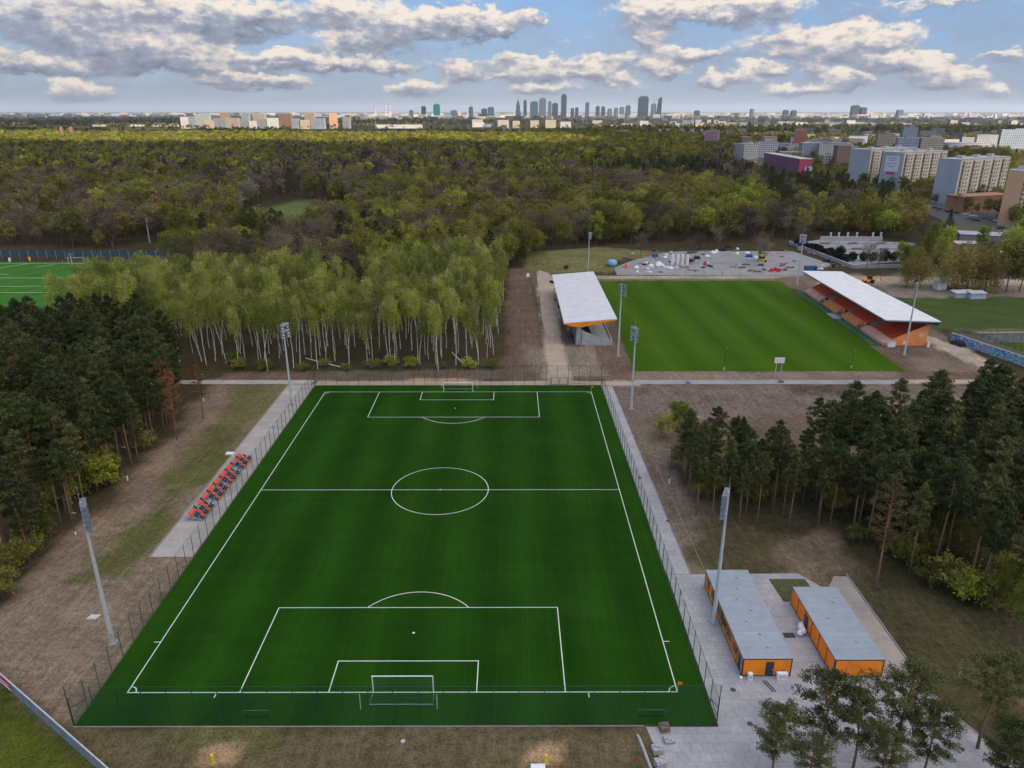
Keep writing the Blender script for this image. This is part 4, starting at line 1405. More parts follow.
GOLD = leaf_mat('golden catkins', [(.2, (.16, .125, .026)), (.5, (.27, .215, .045)), (.8, (.40, .33, .08))], .6, .4, .5)
BLOSS = leaf_mat('pale blossom', [(.2, (0.1615, 0.1700, 0.1105)), (.5, (0.2465, 0.2507, 0.1700)), (.8, (0.3230, 0.3187, 0.2465))], .6, .3, .5)


class Tree:
    """bark tubes go to the trunk or to the crown; leaf quads are scattered in numpy"""

    def __init__(s, seed):
        s.r = np.random.default_rng(seed)
        s.trunk, s.limb = MB(), MB()
        s.q, s.qm = [], []

    def leaves(s, C, size, asp=1.0, mi=1, droop=0.0):
        n = len(C)
        if not n:
            return
        C = np.asarray(C, float)
        t = s.r.normal(size=(n, 3))
        if droop:
            t[:, 2] -= droop
        t /= np.linalg.norm(t, axis=1)[:, None]
        w = s.r.normal(size=(n, 3))
        b = np.cross(t, w)
        b /= np.linalg.norm(b, axis=1)[:, None] + 1e-9
        k = size * s.r.uniform(.6, 1.35, n)[:, None] * .5
        s.q.append(np.stack([C - t * k - b * k * asp, C + t * k * .9 - b * k * asp, C + t * k * 1.1 + b * k * asp, C - t * k * .9 + b * k * asp], 1))
        s.qm.append(np.full(n, mi))

    def meshes(s, name, tmat, lmats):
        tm = s.trunk.mesh(name + ' trunk', tmat)
        V = [np.array(s.limb.v, float).reshape(-1, 3)] if s.limb.v else [np.zeros((0, 3))]
        nf = len(s.limb.v)
        Fq = [[f[0], f[1], f[2], f[3]] for f in s.limb.f if len(f) == 4]
        Q = np.concatenate(s.q) if s.q else np.zeros((0, 4, 3))
        F2 = nf + np.arange(len(Q) * 4).reshape(-1, 4)
        fc = np.concatenate([np.array(Fq, int).reshape(-1, 4), F2])
        mi = np.concatenate([np.zeros(len(Fq), int), np.concatenate(s.qm) if s.qm else np.zeros(0, int)])
        cm = np_mesh(name + ' crown', np.concatenate([V[0], Q.reshape(-1, 3)]), fc, lmats, mi)
        return tm, cm

    def joined(s, name, mats):
        """trunk (slot 0) and crown as one mesh, for the far wood"""
        o = len(s.limb.v)
        s.limb.v += s.trunk.v
        s.limb.f += [tuple(i + o for i in f) for f in s.trunk.f]
        return s.meshes(name, mats[0], mats)[1]


def ball(r, n, c, rad):
    """points spread through an ellipsoid, denser towards its skin"""
    d = r.normal(size=(n, 3))
    d /= np.linalg.norm(d, axis=1)[:, None]
    return np.asarray(c) + d * (r.random(n)[:, None] ** .5) * np.asarray(rad)


def pine(seed, H=19, cb=.5, R=2.6, nb=34, per=34, leaf=.42, lean=.4, flat=.5, tr=.17):
    T = Tree(seed)
    r = T.r
    ax, ay = r.uniform(-lean, lean, 2)
    pt = lambda k: np.array((ax * k * k + .15 * math.sin(k * 5 + seed), ay * k * k + .15 * math.cos(k * 4 + seed), H * k))
    ks = np.linspace(0, 1, 7)
    T.trunk.tube([pt(k) for k in ks], [tr * (1 - k) ** .8 + .03 for k in ks], 6)
    for i in range(int(nb * .25)):       # dead stubs under the crown
        k = cb * r.uniform(.45, 1)
        a = r.uniform(0, 2 * PI)
        p = pt(k)
        T.limb.tube([p, p + np.array((math.cos(a), math.sin(a), .1)) * r.uniform(.5, 1.4)], [.03, .01], 3, 0, False)
    for i in range(nb):
        t = (i + r.random()) / nb
        k = cb + (1 - cb) * t * .97
        prof = (min(1, t * 3.2 + .35)) * (1 - t ** 3.6) ** .8 + .12
        L = R * prof * r.uniform(.6, 1.15)
        a = i * 2.4 + r.uniform(-.5, .5)
        p = pt(k)
        e = p + np.array((math.cos(a) * L, math.sin(a) * L, L * r.uniform(.05, .45)))
        T.limb.tube([p, (p + e) / 2 + (0, 0, -.08 * L), e], [.055, .035, .015], 3, 0, False)
        for q, sz in ((1.0, 1.0), (.72, .85), (.45, .6)):
            c = p + (e - p) * q + r.normal(size=3) * .15
            rad = np.array((.85, .85, 1.0 * flat)) * sz * (.55 + .25 * R / 2)
            T.leaves(ball(r, int(per * sz), c, rad), leaf * 1.25, .24)
    T.leaves(ball(r, per * 2, pt(1.0) - (0, 0, .2), (.5, .5, .7)), leaf, .45)
    return T


def decid(seed, H=16, cb=.28, R=3.6, nl=15, sub=6, twig=16, leaf=0, lsize=.4, tsize=.85, narrow=1.0, tr=.2, fork=True, droop=0.0, lspread=.75, tasp=.07, lean=1.0):
    T = Tree(seed)
    r = T.r
    top = .72
    sx, sy = r.uniform(-lean, lean, 2)
    pt = lambda k: np.array((sx * k * k * 2 + .25 * math.sin(k * 6 + seed), sy * k * k * 2 + .25 * math.cos(k * 5 + seed), H * k))
    ks = np.linspace(0, top + .2, 7)
    T.trunk.tube([pt(k) for k in ks], [tr * (1 - k * .92) for k in ks], 6)
    ends = []
    for i in range(nl):
        t = (i + r.random()) / nl
        k = cb + (top + .15 - cb) * t
        a = i * 2.4 + r.uniform(-.5, .5)
        prof = math.sin(PI * min(.98, .18 + .74 * t)) ** .7
        L = R * prof * r.uniform(.75, 1.15) * narrow
        p = pt(k)
        rise = H * (1 - k) * r.uniform(.25, .75) * (.5 + .5 * t)
        e = p + np.array((math.cos(a) * L, math.sin(a) * L, rise))
        m = (p + e) / 2 + np.array((math.cos(a), math.sin(a), -.6)) * L * .12
        T.limb.tube([p, m, e], [tr * .38, tr * .24, tr * .1], 4, 0, False)
        for j in range(sub):
            q = r.uniform(.35, 1.0)
            b0 = p + (e - p) * q
            d = r.normal(size=3) * (1, 1, .6) + (math.cos(a) * .7, math.sin(a) * .7, .7)
            d /= np.linalg.norm(d)
            b1 = b0 + d * R * r.uniform(.28, .55)
            T.limb.tube([b0, b1], [tr * .12, tr * .04], 3, 0, False)
            ends.append((b0, b1))
    for b0, b1 in ends:
        f = r.uniform(.2, 1.1, twig)[:, None]
        C = b0 + (b1 - b0) * f + r.normal(size=(twig, 3)) * R * .13
        T.leaves(C, tsize, tasp, 1)
        if leaf:
            f = r.uniform(.3, 1.1, leaf)[:, None]
            C = b0 + (b1 - b0) * f + r.normal(size=(leaf, 3)) * R * .2 * lspread
            C[:, 2] -= droop * r.random(leaf)
            T.leaves(C, lsize, .6, 2)
    return T


def birch(seed, H=21, R=2.3, leaf=22, cb=.38):
    T = decid(seed, H, cb, R, 16, 5, 2, leaf, .30, .8, .95, .115, droop=1.7, lspread=.9, lean=2.2)
    return T


def far_tree(seed, H, R, n, size, conif=False):
    T = Tree(seed)
    r = T.r
    T.trunk.tube([(0, 0, 0), (0, 0, H * .75)], [.2, .08], 4, 0, False)
    nc = 11
    for i in range(nc):
        a = i * 2.4
        if conif:
            t = (i + .5) / nc
            q = R * (1 - t) ** .7 * .55 + .1
            c = (math.cos(a) * q, math.sin(a) * q, H * (.42 + .55 * t))
            rad = (R * .55 * (1.05 - t) + .5, R * .55 * (1.05 - t) + .5, H * .07)
        else:
            q = R * .62 * math.sqrt(r.random())
            zz = r.uniform(.42, .92)
            c = (math.cos(a) * q, math.sin(a) * q, H * zz)
            k = math.sin(PI * min(.95, max(.2, (zz - .25) / .75)))
            rad = np.array((R * .45, R * .45, H * .11)) * (k + .2)
        T.leaves(ball(r, n // nc, c, rad), size, .6, 1)
    return T


# ---- prototypes (mesh pairs trunk + crown)
def pair(T, name, tmat, lmats):
    return T.meshes(name, tmat, lmats)


PINES = [pair(pine(10 + i, H, cb, R, nb, per, .42), 'pine', PBARK, [PBARK, m]) for i, (H, cb, R, nb, per, m) in enumerate(
    [(19, .50, 2.2, 32, 34, NEEDLE), (20.5, .56, 2.0, 28, 34, NEEDLE2), (17, .40, 2.3, 36, 32, NEEDLE2), (18.5, .58, 2.5, 28, 34, NEEDLE), (15.5, .34, 1.9, 36, 30, NEEDLE2), (19.5, .48, 1.8, 34, 30, NEEDLE2)])]
BIRCHES = [pair(birch(30 + i, H, R, lf, cb), 'birch', BBARK, [BLIMB, BTWIG, BIRCHL]) for i, (H, R, lf, cb) in enumerate(
    [(21, 1.8, 17, .46), (23, 1.6, 15, .50), (20, 2.0, 18, .44), (22, 1.7, 12, .54), (18, 1.9, 17, .38), (20, 1.45, 16, .46)])]
BROWNS = [pair(decid(50 + i, H, .25, R, 15, 7, 17, lf, .42, .85, 1.0, .2), 'bare tree', GBARK, [GBARK, TWIG, OLIVE]) for i, (H, R, lf) in enumerate(
    [(15, 4.0, 0), (16, 4.4, 3), (14, 3.8, 2), (17, 4.2, 0)])]
GREENS = [pair(decid(70 + i, H, .22, R, 15, 7, 6, 26, .46, .8, nw, .2), 'leafing tree', GBARK, [GBARK, TWIG, m]) for i, (H, R, nw, m) in enumerate(
    [(15, 4.2, 1., OLIVE), (13, 4.0, 1., LIME), (16, 4.4, 1., OLIVE), (14, 3.0, .8, LIME), (12, 3.8, 1., GOLD), (15, 4.0, 1., BLOSS)])]
DEAD = [pair(pine(90, 17, .35, 2.2, 30, 14, .4), 'dead pine', PBARK, [PBARK, RUST]), pair(pine(91, 18, .4, 2.0, 34, 12, .4), 'dead pine', PBARK, [PBARK, RUST])]
N_TREES = [0]


def tree(name, label, cat, group, pr, x, y, s=1.0, rz=None, sz=None, z=-.05):
    rz = random.uniform(0, 2 * PI) if rz is None else rz
    t = thing(name, label, cat, (x, y, z), rz, group, (s, s, s * (sz or 1.0)))
    link('trunk', pr[0], t)
    link('crown', pr[1], t)
    N_TREES[0] += 1
    return t


TAKEN = []


def scatter(poly, spacing, rng, limit=10 ** 9, jitter=1.0, avoid=(), near=None):
    xs, ys = [p[0] for p in poly], [p[1] for p in poly]
    nx, ny = int((max(xs) - min(xs)) / spacing) + 1, int((max(ys) - min(ys)) / spacing) + 1
    gx, gy = np.meshgrid(np.arange(nx), np.arange(ny))
    X = min(xs) + (gx + .5 * (gy % 2) + rng.uniform(-.45, .45, gx.shape) * jitter) * spacing
    Y = min(ys) + (gy + rng.uniform(-.45, .45, gx.shape) * jitter) * spacing
    X, Y = X.ravel(), Y.ravel()
    k = sdist(X, Y, poly) > 0
    for a in avoid:
        k &= sdist(X, Y, a) < 0
    X, Y = X[k], Y[k]
    o = rng.permutation(len(X)) if near is None else np.argsort(np.hypot(X - near[0], Y - near[1]))
    return [(float(X[i]), float(Y[i])) for i in o[:limit]]


def in_view(x, y, h=20, m=25):
    u, v, d = PX(x, y, h * .6)
    return d > 5 and -m < u < 1024 + m and v < 768 + 60


r1 = np.random.default_rng(21)
rr = random.Random(9)
# left pine wood
LW = [(-61.5, 12), (-61.5, 40), (-62, 72), (-65, 92), (-71, 106), (-78, 118), (-92, 130), (-150, 131), (-150, 100), (-120, 60), (-90, 12)]
pts = [p for p in scatter(LW, 3.75, r1) if in_view(*p)]
pts.sort(key=lambda p: math.hypot(p[0] - CX, p[1] - CY))
left_pines = pts[:165]
for (x, y) in left_pines:
    tree('pine_tree', 'dark pine in the dense wood left of the brown earth strip', 'pine tree', 'pines of the left wood', PINES[rr.choice([0, 1, 2, 3, 4, 5])], x, y, rr.uniform(.72, 1.06))
REST_PINES = pts[165:]
for (u, v, k, s, lab) in ((178, 440, 0, .95, 'tall dead pine with rusty crown at the corner of the left wood'), (203, 418, 1, .8, 'rusty dead pine standing free where the grey path begins'),
                          (168, 425, 1, .9, 'brown dead pine deeper in the wood behind the rusty corner pine'), (28, 420, 0, .9, 'reddish dead pine at the left edge of the picture'),
                          (140, 452, 0, .7, 'short rusty pine in front of the dark left wood')):
    x, y = G(u, v)
    tree('dead_pine', lab, 'dead tree', 'dead pines', DEAD[k], x, y, s)
# yellow green shrubs at the wood edge
SHRUB = pair(decid(120, 5, .1, 2.2, 12, 5, 4, 26, .34, .5, 1., .08), 'shrub', GBARK, [GBARK, TWIG, LIME])
SHRUBD = pair(decid(121, 5, .1, 2.2, 12, 5, 8, 14, .34, .5, 1., .08), 'shrub', GBARK, [GBARK, TWIG, OLIVE])
for (u, v, s, k) in ((88, 492, 1.5, 0), (108, 486, 1.3, 0), (70, 505, 1.3, 1), (118, 470, 1., 0), (50, 540, 1.2, 1), (20, 575, 1.1, 1), (8, 600, 1., 1), (150, 450, .9, 1), (35, 560, 1.0, 1)):
    x, y = G(u, v)
    tree('shrub', 'leafy spring shrub at the edge of the left pine wood', 'shrub', 'shrubs at the left wood edge', SHRUB if k == 0 else SHRUBD, x - 1, y, s)
# birches
BW = [(-74, 122), (-60, 119.5), (-40, 119), (-16, 118.5), (9, 121), (9.5, 150), (9, 175), (12, 212), (-4, 226), (-34, 218), (-64, 206), (-98, 204), (-134, 184), (-134, 156), (-116, 138), (-92, 132)]
pts = [p for p in scatter(BW, 5.15, r1, avoid=[[(-30, 160), (-44, 215), (-60, 215), (-46, 160)]]) if in_view(*p)]
pts.sort(key=lambda p: math.hypot(p[0] - CX, p[1] - CY))
for (x, y) in pts[:290]:
    tree('birch_tree', 'white-stemmed birch in fresh yellow-green leaf beyond the far goal', 'birch tree', 'birches beyond the far goal', rr.choice(BIRCHES), x, y, rr.uniform(.82, 1.14))
REST_BIRCH = pts[290:]
print('birches', len(pts), 'left pines', len(left_pines))
for i, (u, v) in enumerate(((236, 372), (262, 374), (300, 374), (345, 374), (372, 372), (410, 371), (440, 372), (470, 371), (492, 372), (230, 366), (322, 370), (392, 369))):
    x, y = G(u, v)
    tree('shrub', 'low green undergrowth bush at the foot of the birches', 'shrub', 'bushes at the foot of the birches', SHRUB if i % 2 else SHRUBD, x, y + 3, rr.uniform(.5, .95), None, .6)
# fallen trunks
for (u0, v0, u1, v1, lab) in ((306, 356, 345, 366, 'pale fallen trunk lying at the foot of the birches, left one'), (452, 350, 466, 364, 'leaning broken birch stem behind the far goal')):
    a, b = G(u0, v0 + 6), G(u1, v1 + 3)
    t = tag(MB().tube([(a[0], a[1], 1.2), ((a[0] + b[0]) / 2, (a[1] + b[1]) / 2, .7), (b[0], b[1], .25)], [.1, .14, .16], 6).build('fallen_trunk', BBARK), lab, 'log')

# right pine grove
RG = [(46.5, 40), (55, 37), (66, 37), (72, 33), (75, 25), (80, 17), (87, 11), (95, 4), (112, -2), (140, 40), (150, 75), (120, 72), (101, 66), (82, 61), (70, 57), (62, 58), (56, 63), (49, 61), (45, 54)]
pts = [p for p in scatter(RG, 3.7, r1) if in_view(*p)]
pts.sort(key=lambda p: math.hypot(p[0] - CX, p[1] - CY))
REST_PINES += pts[125:]
for (x, y) in pts[:125]:
    hh = 1.0 if y < 62 else .95
    tree('pine_tree', 'dark pine in the grove right of the grey fence strip', 'pine tree', 'pines of the right grove', PINES[rr.choice([0, 1, 1, 3, 3, 2, 5, 5])], x, y, rr.uniform(.70, 1.0) * (.80 if x < 72 else 1.0))
print('right pines', len(pts))
for (u, v, s, k) in ((925, 590, .8, 1), (700, 500, .8, 1), (676, 468, .9, 1), (770, 500, .9, 1), (830, 515, .9, 1), (850, 545, .6, 1), (905, 570, .9, 1), (940, 590, 1., 1), (960, 605, .9, 0), (985, 615, 1.1, 1), (1000, 600, 1.2, 1), (1015, 585, 1.2, 1), (920, 560, 1., 1), (890, 560, .8, 1), (730, 490, 1., 1), (800, 490, 1., 1), (860, 500, 1., 1), (690, 480, .9, 1), (715, 495, 1., 1), (750, 505, 1.1, 1), (780, 485, 1.1, 1), (815, 500, 1.1, 1), (840, 490, 1.2, 1), (870, 520, 1., 1), (900, 530, 1.2, 1), (930, 540, 1.2, 1), (960, 560, 1.2, 1), (660, 440, 1., 1), (675, 430, 1.1, 0), (700, 450, 1., 1), (735, 460, 1., 1)):
    x, y = G(u, v)
    tree('shrub', 'spring shrub under the pines of the right grove', 'shrub', 'shrubs in the right grove', SHRUB if k == 0 else SHRUBD, x + 1, y + 1, s)
OLDP = pair(pine(95, 21, .42, 2.6, 40, 20, .36), 'old pine', PBARK, [PBARK, leaf_mat('sparse tan needles', [(.25, (.075, .062, .028)), (.5, (.115, .092, .042)), (.8, (.155, .125, .06))], .7, .2, .3)])
x, y = G(874, 590)
tree('pine_tree', 'lone tall pine with thin yellowish crown in front of the right grove', 'pine tree', None, OLDP, x, y, .92)
EDGE = pair(decid(160, 14, .3, 2.4, 18, 7, 4, 60, .19, .7, 1., .14, droop=1.2), 'edge tree', GBARK, [GBARK, TWIG, LIME])
for (u, v, lab) in ((1010, 645, 'bright green leafing tree at the right edge before the dark grove'), (1000, 640, 'second green leafing tree at the right edge, slightly further left')):
    x, y = G(u, v)
    tree('leafing_tree', lab, 'tree', None, EDGE, x + (1 if u > 1005 else 3), y + (0 if u > 1005 else 4), .8 if u > 1005 else .66)

# foreground pines at the bottom right, closer and built finer
FGP = [pair(pine(140 + i, 14, cb, R, nb, 110, .22, .5, .55, .16), 'near pine', PBARK, [PBARK, m]) for i, (cb, R, nb, m) in enumerate(((.48, 3.3, 32, NEEDLE2), (.5, 2.9, 28, NEEDLE2), (.42, 3.0, 34, NEEDLE2)))]
for (u, v, z, k, s, rz, lab) in ((835, 674, 14, 0, 1.0, .3, 'broad foreground pine overlapping the corner of the plain orange cabin'), (783, 704, 11, 2, .82, 1.2, 'leftmost foreground pine leaning over the plaza'),
                              (868, 693, 12, 1, .86, 2.0, 'middle foreground pine between two broader pines'), (916, 664, 14.5, 0, 1.02, 3.9, 'tall foreground pine reaching over the kerb curve'),
                              (940, 705, 11.5, 2, .8, 2.9, 'rightmost pine of the foreground clump by the curved kerb'), (1005, 655, 13, 1, 1.0, 5.0, 'foreground pine at the bottom right corner'),
                              (1022, 720, 11, 2, .9, .9, 'pine cut by the right edge at the bottom corner'), (815, 735, 9, 1, .7, 4.2, 'low foreground pine at the bottom edge over the plaza'),
                              (893, 730, 9, 2, .72, 5.2, 'small foreground pine filling the bottom of the clump')):
    x, y = G(u, v, z)
    tree('pine_tree', lab, 'pine tree', 'foreground pines', FGP[k], x, y, s, rz, z / (14 * s))

# young staked trees on the rough grass
SAP = Tree(7)
SAP.trunk.tube([(0, 0, 0), (.05, 0, 1.5), (0, .05, 3.0)], [.05, .035, .015], 5)
for i in range(16):
    p = np.array((0, 0, 1.2 + i * .12))
    a = i * 2.4
    SAP.limb.tube([p, p + np.array((math.cos(a) * .45, math.sin(a) * .45, .35))], [.015, .006], 3, 0, False)
SAP.leaves(ball(SAP.r, 40, (0, 0, 2.2), (.5, .5, .9)), .22, .3)
SAPP = SAP.meshes('sapling', M('pale sapling bark', (.42, .36, .28), .8), [GBARK, leaf_mat('sapling buds', [(.2, (.2, .16, .08)), (.8, (.3, .26, .15))])])
for (u, v, lab) in ((958, 679, 'young sapling on the rough grass, the one farther from the camera'), (979, 701, 'young sapling on the rough grass, the nearer one'), (1021, 703, 'young sapling at the right edge of the rough grass')):
    x, y = G(u, v)
    t = tree('sapling', lab, 'young tree', 'young saplings on the rough grass', SAPP, x, y, 1.05)
    MB().lathe([(.55, 0), (.5, .1), (.2, .14)], n=9).build('soil_ring', M('turned soil', (.12, .075, .05), .95, var=.3, scale=3), t)

# ---- deciduous wood beyond: the front rows as single trees, the rest as one mass
MIDP = [(-262, 320), (-215, 312), (-150, 298), (-136, 238), (-128, 206), (-100, 216), (-60, 222), (-6, 234), (8, 250), (22, 264), (30, 292), (60, 318), (92, 330), (160, 332), (190, 345), (215, 338), (236, 335), (290, 420), (316, 540), (292, 680), (270, 830),
        (320, 1000), (420, 1300), (560, 1560), (700, 1780), (300, 1950), (-300, 1990), (-1500, 2050), (-1500, 1800), (-700, 900), (-420, 500)]
CLEAR = [G(238, 240), G(240, 214), G(258, 204), G(300, 198), G(350, 204), G(350, 222), G(332, 238), G(290, 242)]
MASTGAP = [(-132, 226), (-150, 226), (-196, 334), (-170, 334)]
r2 = np.random.default_rng(33)


def species(X, Y):
    """which kind grows where: broad patches as in the photograph"""
    n = fbm(X, Y, 90.0)
    n2 = vn(X + 77, Y, 26.0)
    n3 = r2.random(X.shape)
    U, V = np.empty(X.shape), np.empty(X.shape)
    for i in range(X.size):
        U.flat[i], V.flat[i], _ = PX(X.flat[i], Y.flat[i], 8)
    s = np.zeros(X.shape, int)                       # 0 brown bare
    s[(n2 > .46)] = 1                                # olive
    s[(n2 > .73)] = 2                                # lime
    s[(n3 > .93)] = 4
    s[(n3 > .992)] = 5
    s[(n3 < .05)] = 3

    def box(u0, v0, u1, v1, sp, p):
        k = (U > u0) & (U < u1) & (V > v0) & (V < v1) & (r2.random(X.shape) < p)
        s[k] = r2.choice(np.atleast_1d(sp), k.sum())
    box(0, 150, 330, 178, (0, 1, 1, 2), .7)
    box(-50, 174, 120, 215, (0, 0, 1), .65)
    box(150, 174, 330, 196, (3, 3, 0), .85)
    box(256, 160, 420, 185, (3, 0), .6)
    box(100, 180, 200, 225, (1, 1, 2, 4, 0), .8)
    box(168, 186, 250, 212, (5, 1, 1, 0), .75)
    box(-50, 200, 60, 235, (1, 0, 0), .7)
    box(340, 186, 470, 212, (1, 2, 4, 0), .6)
    box(500, 120, 700, 162, (1, 2, 1), .85)
    box(580, 160, 740, 184, 3, .9)
    box(700, 160, 790, 190, (3, 0, 3), .7)
    box(510, 175, 600, 205, (1, 0), .7)
    box(600, 178, 690, 200, (0, 0, 4), .8)
    box(684, 188, 760, 218, (2, 2, 1), .85)
    box(760, 174, 910, 212, 3, .92)
    box(760, 206, 860, 235, (0, 0, 1), .8)
    box(260, 222, 400, 250, (3, 3, 0), .8)
    box(480, 215, 850, 252, (0, 0, 1, 1, 2), .7)
    box(840, 212, 925, 240, (1, 1, 4), .7)
    box(0, 126, 700, 147, (2, 2, 4, 4, 1), .85)  # lime and gold kinds put the strip's sunlight into leaf colour
    return s


pts = [p for p in scatter(MIDP, 8.2, r2, avoid=[CLEAR, MASTGAP]) if in_view(*p) and p[1] < 640]
far = [p for p in scatter(MIDP, 11.0, r2, avoid=[CLEAR]) if in_view(*p, m=260) and p[1] >= 640]
# pine and mixed woods on the estate side and between its blocks
pts.sort(key=lambda p: math.hypot(p[0] - CX, p[1] - CY))
P = np.array(pts)
SPEC = species(P[:, 0], P[:, 1])
near_n = 300
KIND = {0: ('bare_tree', 'bare brown tree', 'bare tree'), 1: ('leafing_tree', 'olive leafing tree', 'tree'), 2: ('leafing_tree', 'lime green leafing tree', 'tree'),
        3: ('conifer', 'dark green pine', 'pine tree'), 4: ('leafing_tree', 'golden leafing tree', 'tree'), 5: ('leafing_tree', 'pale blossoming tree', 'tree')}
for i in range(near_n):
    x, y = P[i]
    k = int(SPEC[i])
    pr = {0: BROWNS, 1: [GREENS[0], GREENS[2]], 2: [GREENS[1], GREENS[3]], 3: PINES, 4: [GREENS[4]], 5: [GREENS[5]]}[k]
    nm, lb, ct = KIND[k]
    tree(nm, '%s in the front rows of the mixed wood beyond the pitches' % lb, ct, lb + 's at the front of the mixed wood', rr.choice(pr), x, y, rr.uniform(.65, 1.35) * (.8 if k == 3 else 1))

# far wood: instanced from the same kinds, one object
fm = {0: (TWIG, GBARK), 1: (OLIVE, GBARK), 2: (LIME, GBARK), 3: (NEEDLE, PBARK), 4: (GOLD, GBARK), 5: (BLOSS, GBARK)}
PROTO = []
HH = {0: 14, 1: 14, 2: 13, 3: 15, 4: 12, 5: 12}
for k in range(6):
    T = decid(200 + k, HH[k], .25, 4.0, 12, 5, 13 if k == 0 else 5, 0 if k == 0 else 17, .62, 1.0, 1., .22, tasp=.11) if k != 3 else pine(203, 16, .4, 2.9, 26, 16, .62)
    PROTO.append(T.joined('wood tree', [fm[k][1], TWIG if k != 3 else NEEDLE, fm[k][0]]))
for k in range(6):
    T = far_tree(220 + k, HH[k] + 1, 4.6 if k != 3 else 3.0, 200, 1.15, k == 3)
    PROTO.append(T.joined('far wood tree', [fm[k][1], fm[k][0]]))


def wood(name, label, P, S, lo, grow=1.0):
    me = bpy.data.meshes.new(name)
    n = len(P)
    me.vertices.add(n)
    co_ = np.zeros((n, 3), np.float32)
    co_[:, :2] = P
    me.vertices.foreach_set('co', co_.ravel())
    a = me.attributes.new('species', 'INT', 'POINT')
    a.data.foreach_set('value', (np.asarray(S) + (6 if lo else 0)).astype(np.int32))
    a = me.attributes.new('spin', 'FLOAT', 'POINT')
    a.data.foreach_set('value', RNG.uniform(0, 6.28, n).astype(np.float32))
    a = me.attributes.new('grow', 'FLOAT', 'POINT')
    gw = RNG.uniform(.62, 1.5, n)
    gw[np.asarray(S) == 3] *= .72
    gw[np.asarray(S) >= 12] = RNG.uniform(.8, 1.08, n)[np.asarray(S) >= 12]
    gw *= grow
    a.data.foreach_set('value', gw.astype(np.float32))
    o = tag(link(name, me), label, None, None, 'stuff')
    ng = bpy.data.node_groups.new(name + ' planting', 'GeometryNodeTree')
    ng.interface.new_socket('Geometry', in_out='INPUT', socket_type='NodeSocketGeometry')
    ng.interface.new_socket('Geometry', in_out='OUTPUT', socket_type='NodeSocketGeometry')
    gi, go = ng.nodes.new('NodeGroupInput'), ng.nodes.new('NodeGroupOutput')
    jn = ng.nodes.new('GeometryNodeGeometryToInstance')
    for ob in WOODOBJ[::-1]:
        oi = ng.nodes.new('GeometryNodeObjectInfo')
        oi.inputs['Object'].default_value = ob
        oi.inputs['As Instance'].default_value = True
        ng.links.new(oi.outputs['Geometry'], jn.inputs[0])
    # join keeps one instance per kind, picked by the species attribute
    jg = ng.nodes.new('GeometryNodeJoinGeometry')
    ng.nodes.remove(jn)
    for nd_ in [q for q in ng.nodes if q.bl_idname == 'GeometryNodeObjectInfo']:
        ng.links.new(nd_.outputs['Geometry'], jg.inputs[0])
    ip = ng.nodes.new('GeometryNodeInstanceOnPoints')
    ng.links.new(gi.outputs[0], ip.inputs['Points'])
    ng.links.new(jg.outputs[0], ip.inputs['Instance'])
    ip.inputs['Pick Instance'].default_value = True

    def attr(nm, ty):
        q = ng.nodes.new('GeometryNodeInputNamedAttribute')
        q.data_type = ty
        q.inputs['Name'].default_value = nm
        return [s_ for s_ in q.outputs if s_.enabled and s_.name == 'Attribute'][0]
    ng.links.new(attr('species', 'INT'), ip.inputs['Instance Index'])
    cx = ng.nodes.new('ShaderNodeCombineXYZ')
    ng.links.new(attr('spin', 'FLOAT'), cx.inputs[2])
    ng.links.new(cx.outputs[0], ip.inputs['Rotation'])
    ng.links.new(attr('grow', 'FLOAT'), ip.inputs['Scale'])
    ng.links.new(ip.outputs[0], go.inputs[0])
    md = o.modifiers.new('planting', 'NODES')
    md.node_group = ng
    return o


PROTO.append(birch(240, 21, 2.0, 20, .36).joined('birch wood tree', [BBARK, BTWIG, BIRCHL]))
PROTO.append(pine(250, 19, .5, 2.2, 30, 34, .42).joined('pine wood tree', [PBARK, NEEDLE, NEEDLE]))
PROTO.append(pine(251, 18, .42, 2.1, 34, 32, .42).joined('pine wood tree', [PBARK, NEEDLE2, NEEDLE2]))
WOODOBJ = [bpy.data.objects.new('wood tree kind', m) for m in PROTO]
P2, S2 = P[near_n:], SPEC[near_n:]
wood('pine_wood', 'hindmost dark pines of the woods beside the main pitch', np.array(REST_PINES), RNG.choice((13, 14), len(REST_PINES)), False)
wood('forest', 'mixed brown, olive and dark green spring wood reaching back from the meadow', P2, S2, False)
FP = np.array(far)
FS = species(FP[:, 0], FP[:, 1])
wood('far_forest', 'distant spring wood under the skyline', FP, FS, True)
wood('birch_wood', 'hindmost birches of the grove beyond the far goal', np.array(REST_BIRCH), np.full(len(REST_BIRCH), 12), False)
print('mid', len(P2), 'far', len(FP))
# ------------------------------------------------------------------ far towns and the estate
def facade_mat(name, c, glass=(.06, .075, .095), fw=3.4, fh=2.9, wx=.42, wz=.5, rough=.7, dirt=.12):
    """wall with a regular grid of windows (for buildings a few pixels high)"""
    m, nt, b = new_mat(name)
    p = coords(nt)
    s = nd(nt, 'ShaderNodeSeparateXYZ')
    nt.links.new(p, s.inputs[0])
    h = math_(nt, 'ADD', s.outputs[0], s.outputs[1])
    gx = math_(nt, 'LESS_THAN', math_(nt, 'FRACT', math_(nt, 'DIVIDE', h, fw)), wx)
    gz = math_(nt, 'LESS_THAN', math_(nt, 'FRACT', math_(nt, 'DIVIDE', s.outputs[2], fh)), wz)
    k = math_(nt, 'MULTIPLY', gx, gz)
    f = noise(nt, p, .06, 4, .6)
    base = ramp(nt, f, [(.3, tuple(x * (1 - dirt) for x in c)), (.7, tuple(min(1, x * (1 + dirt)) for x in c))])
    nt.links.new(mixc(nt, k, base, glass), b.inputs['Base Color'])
    b.inputs['Roughness'].default_value = rough
    return m


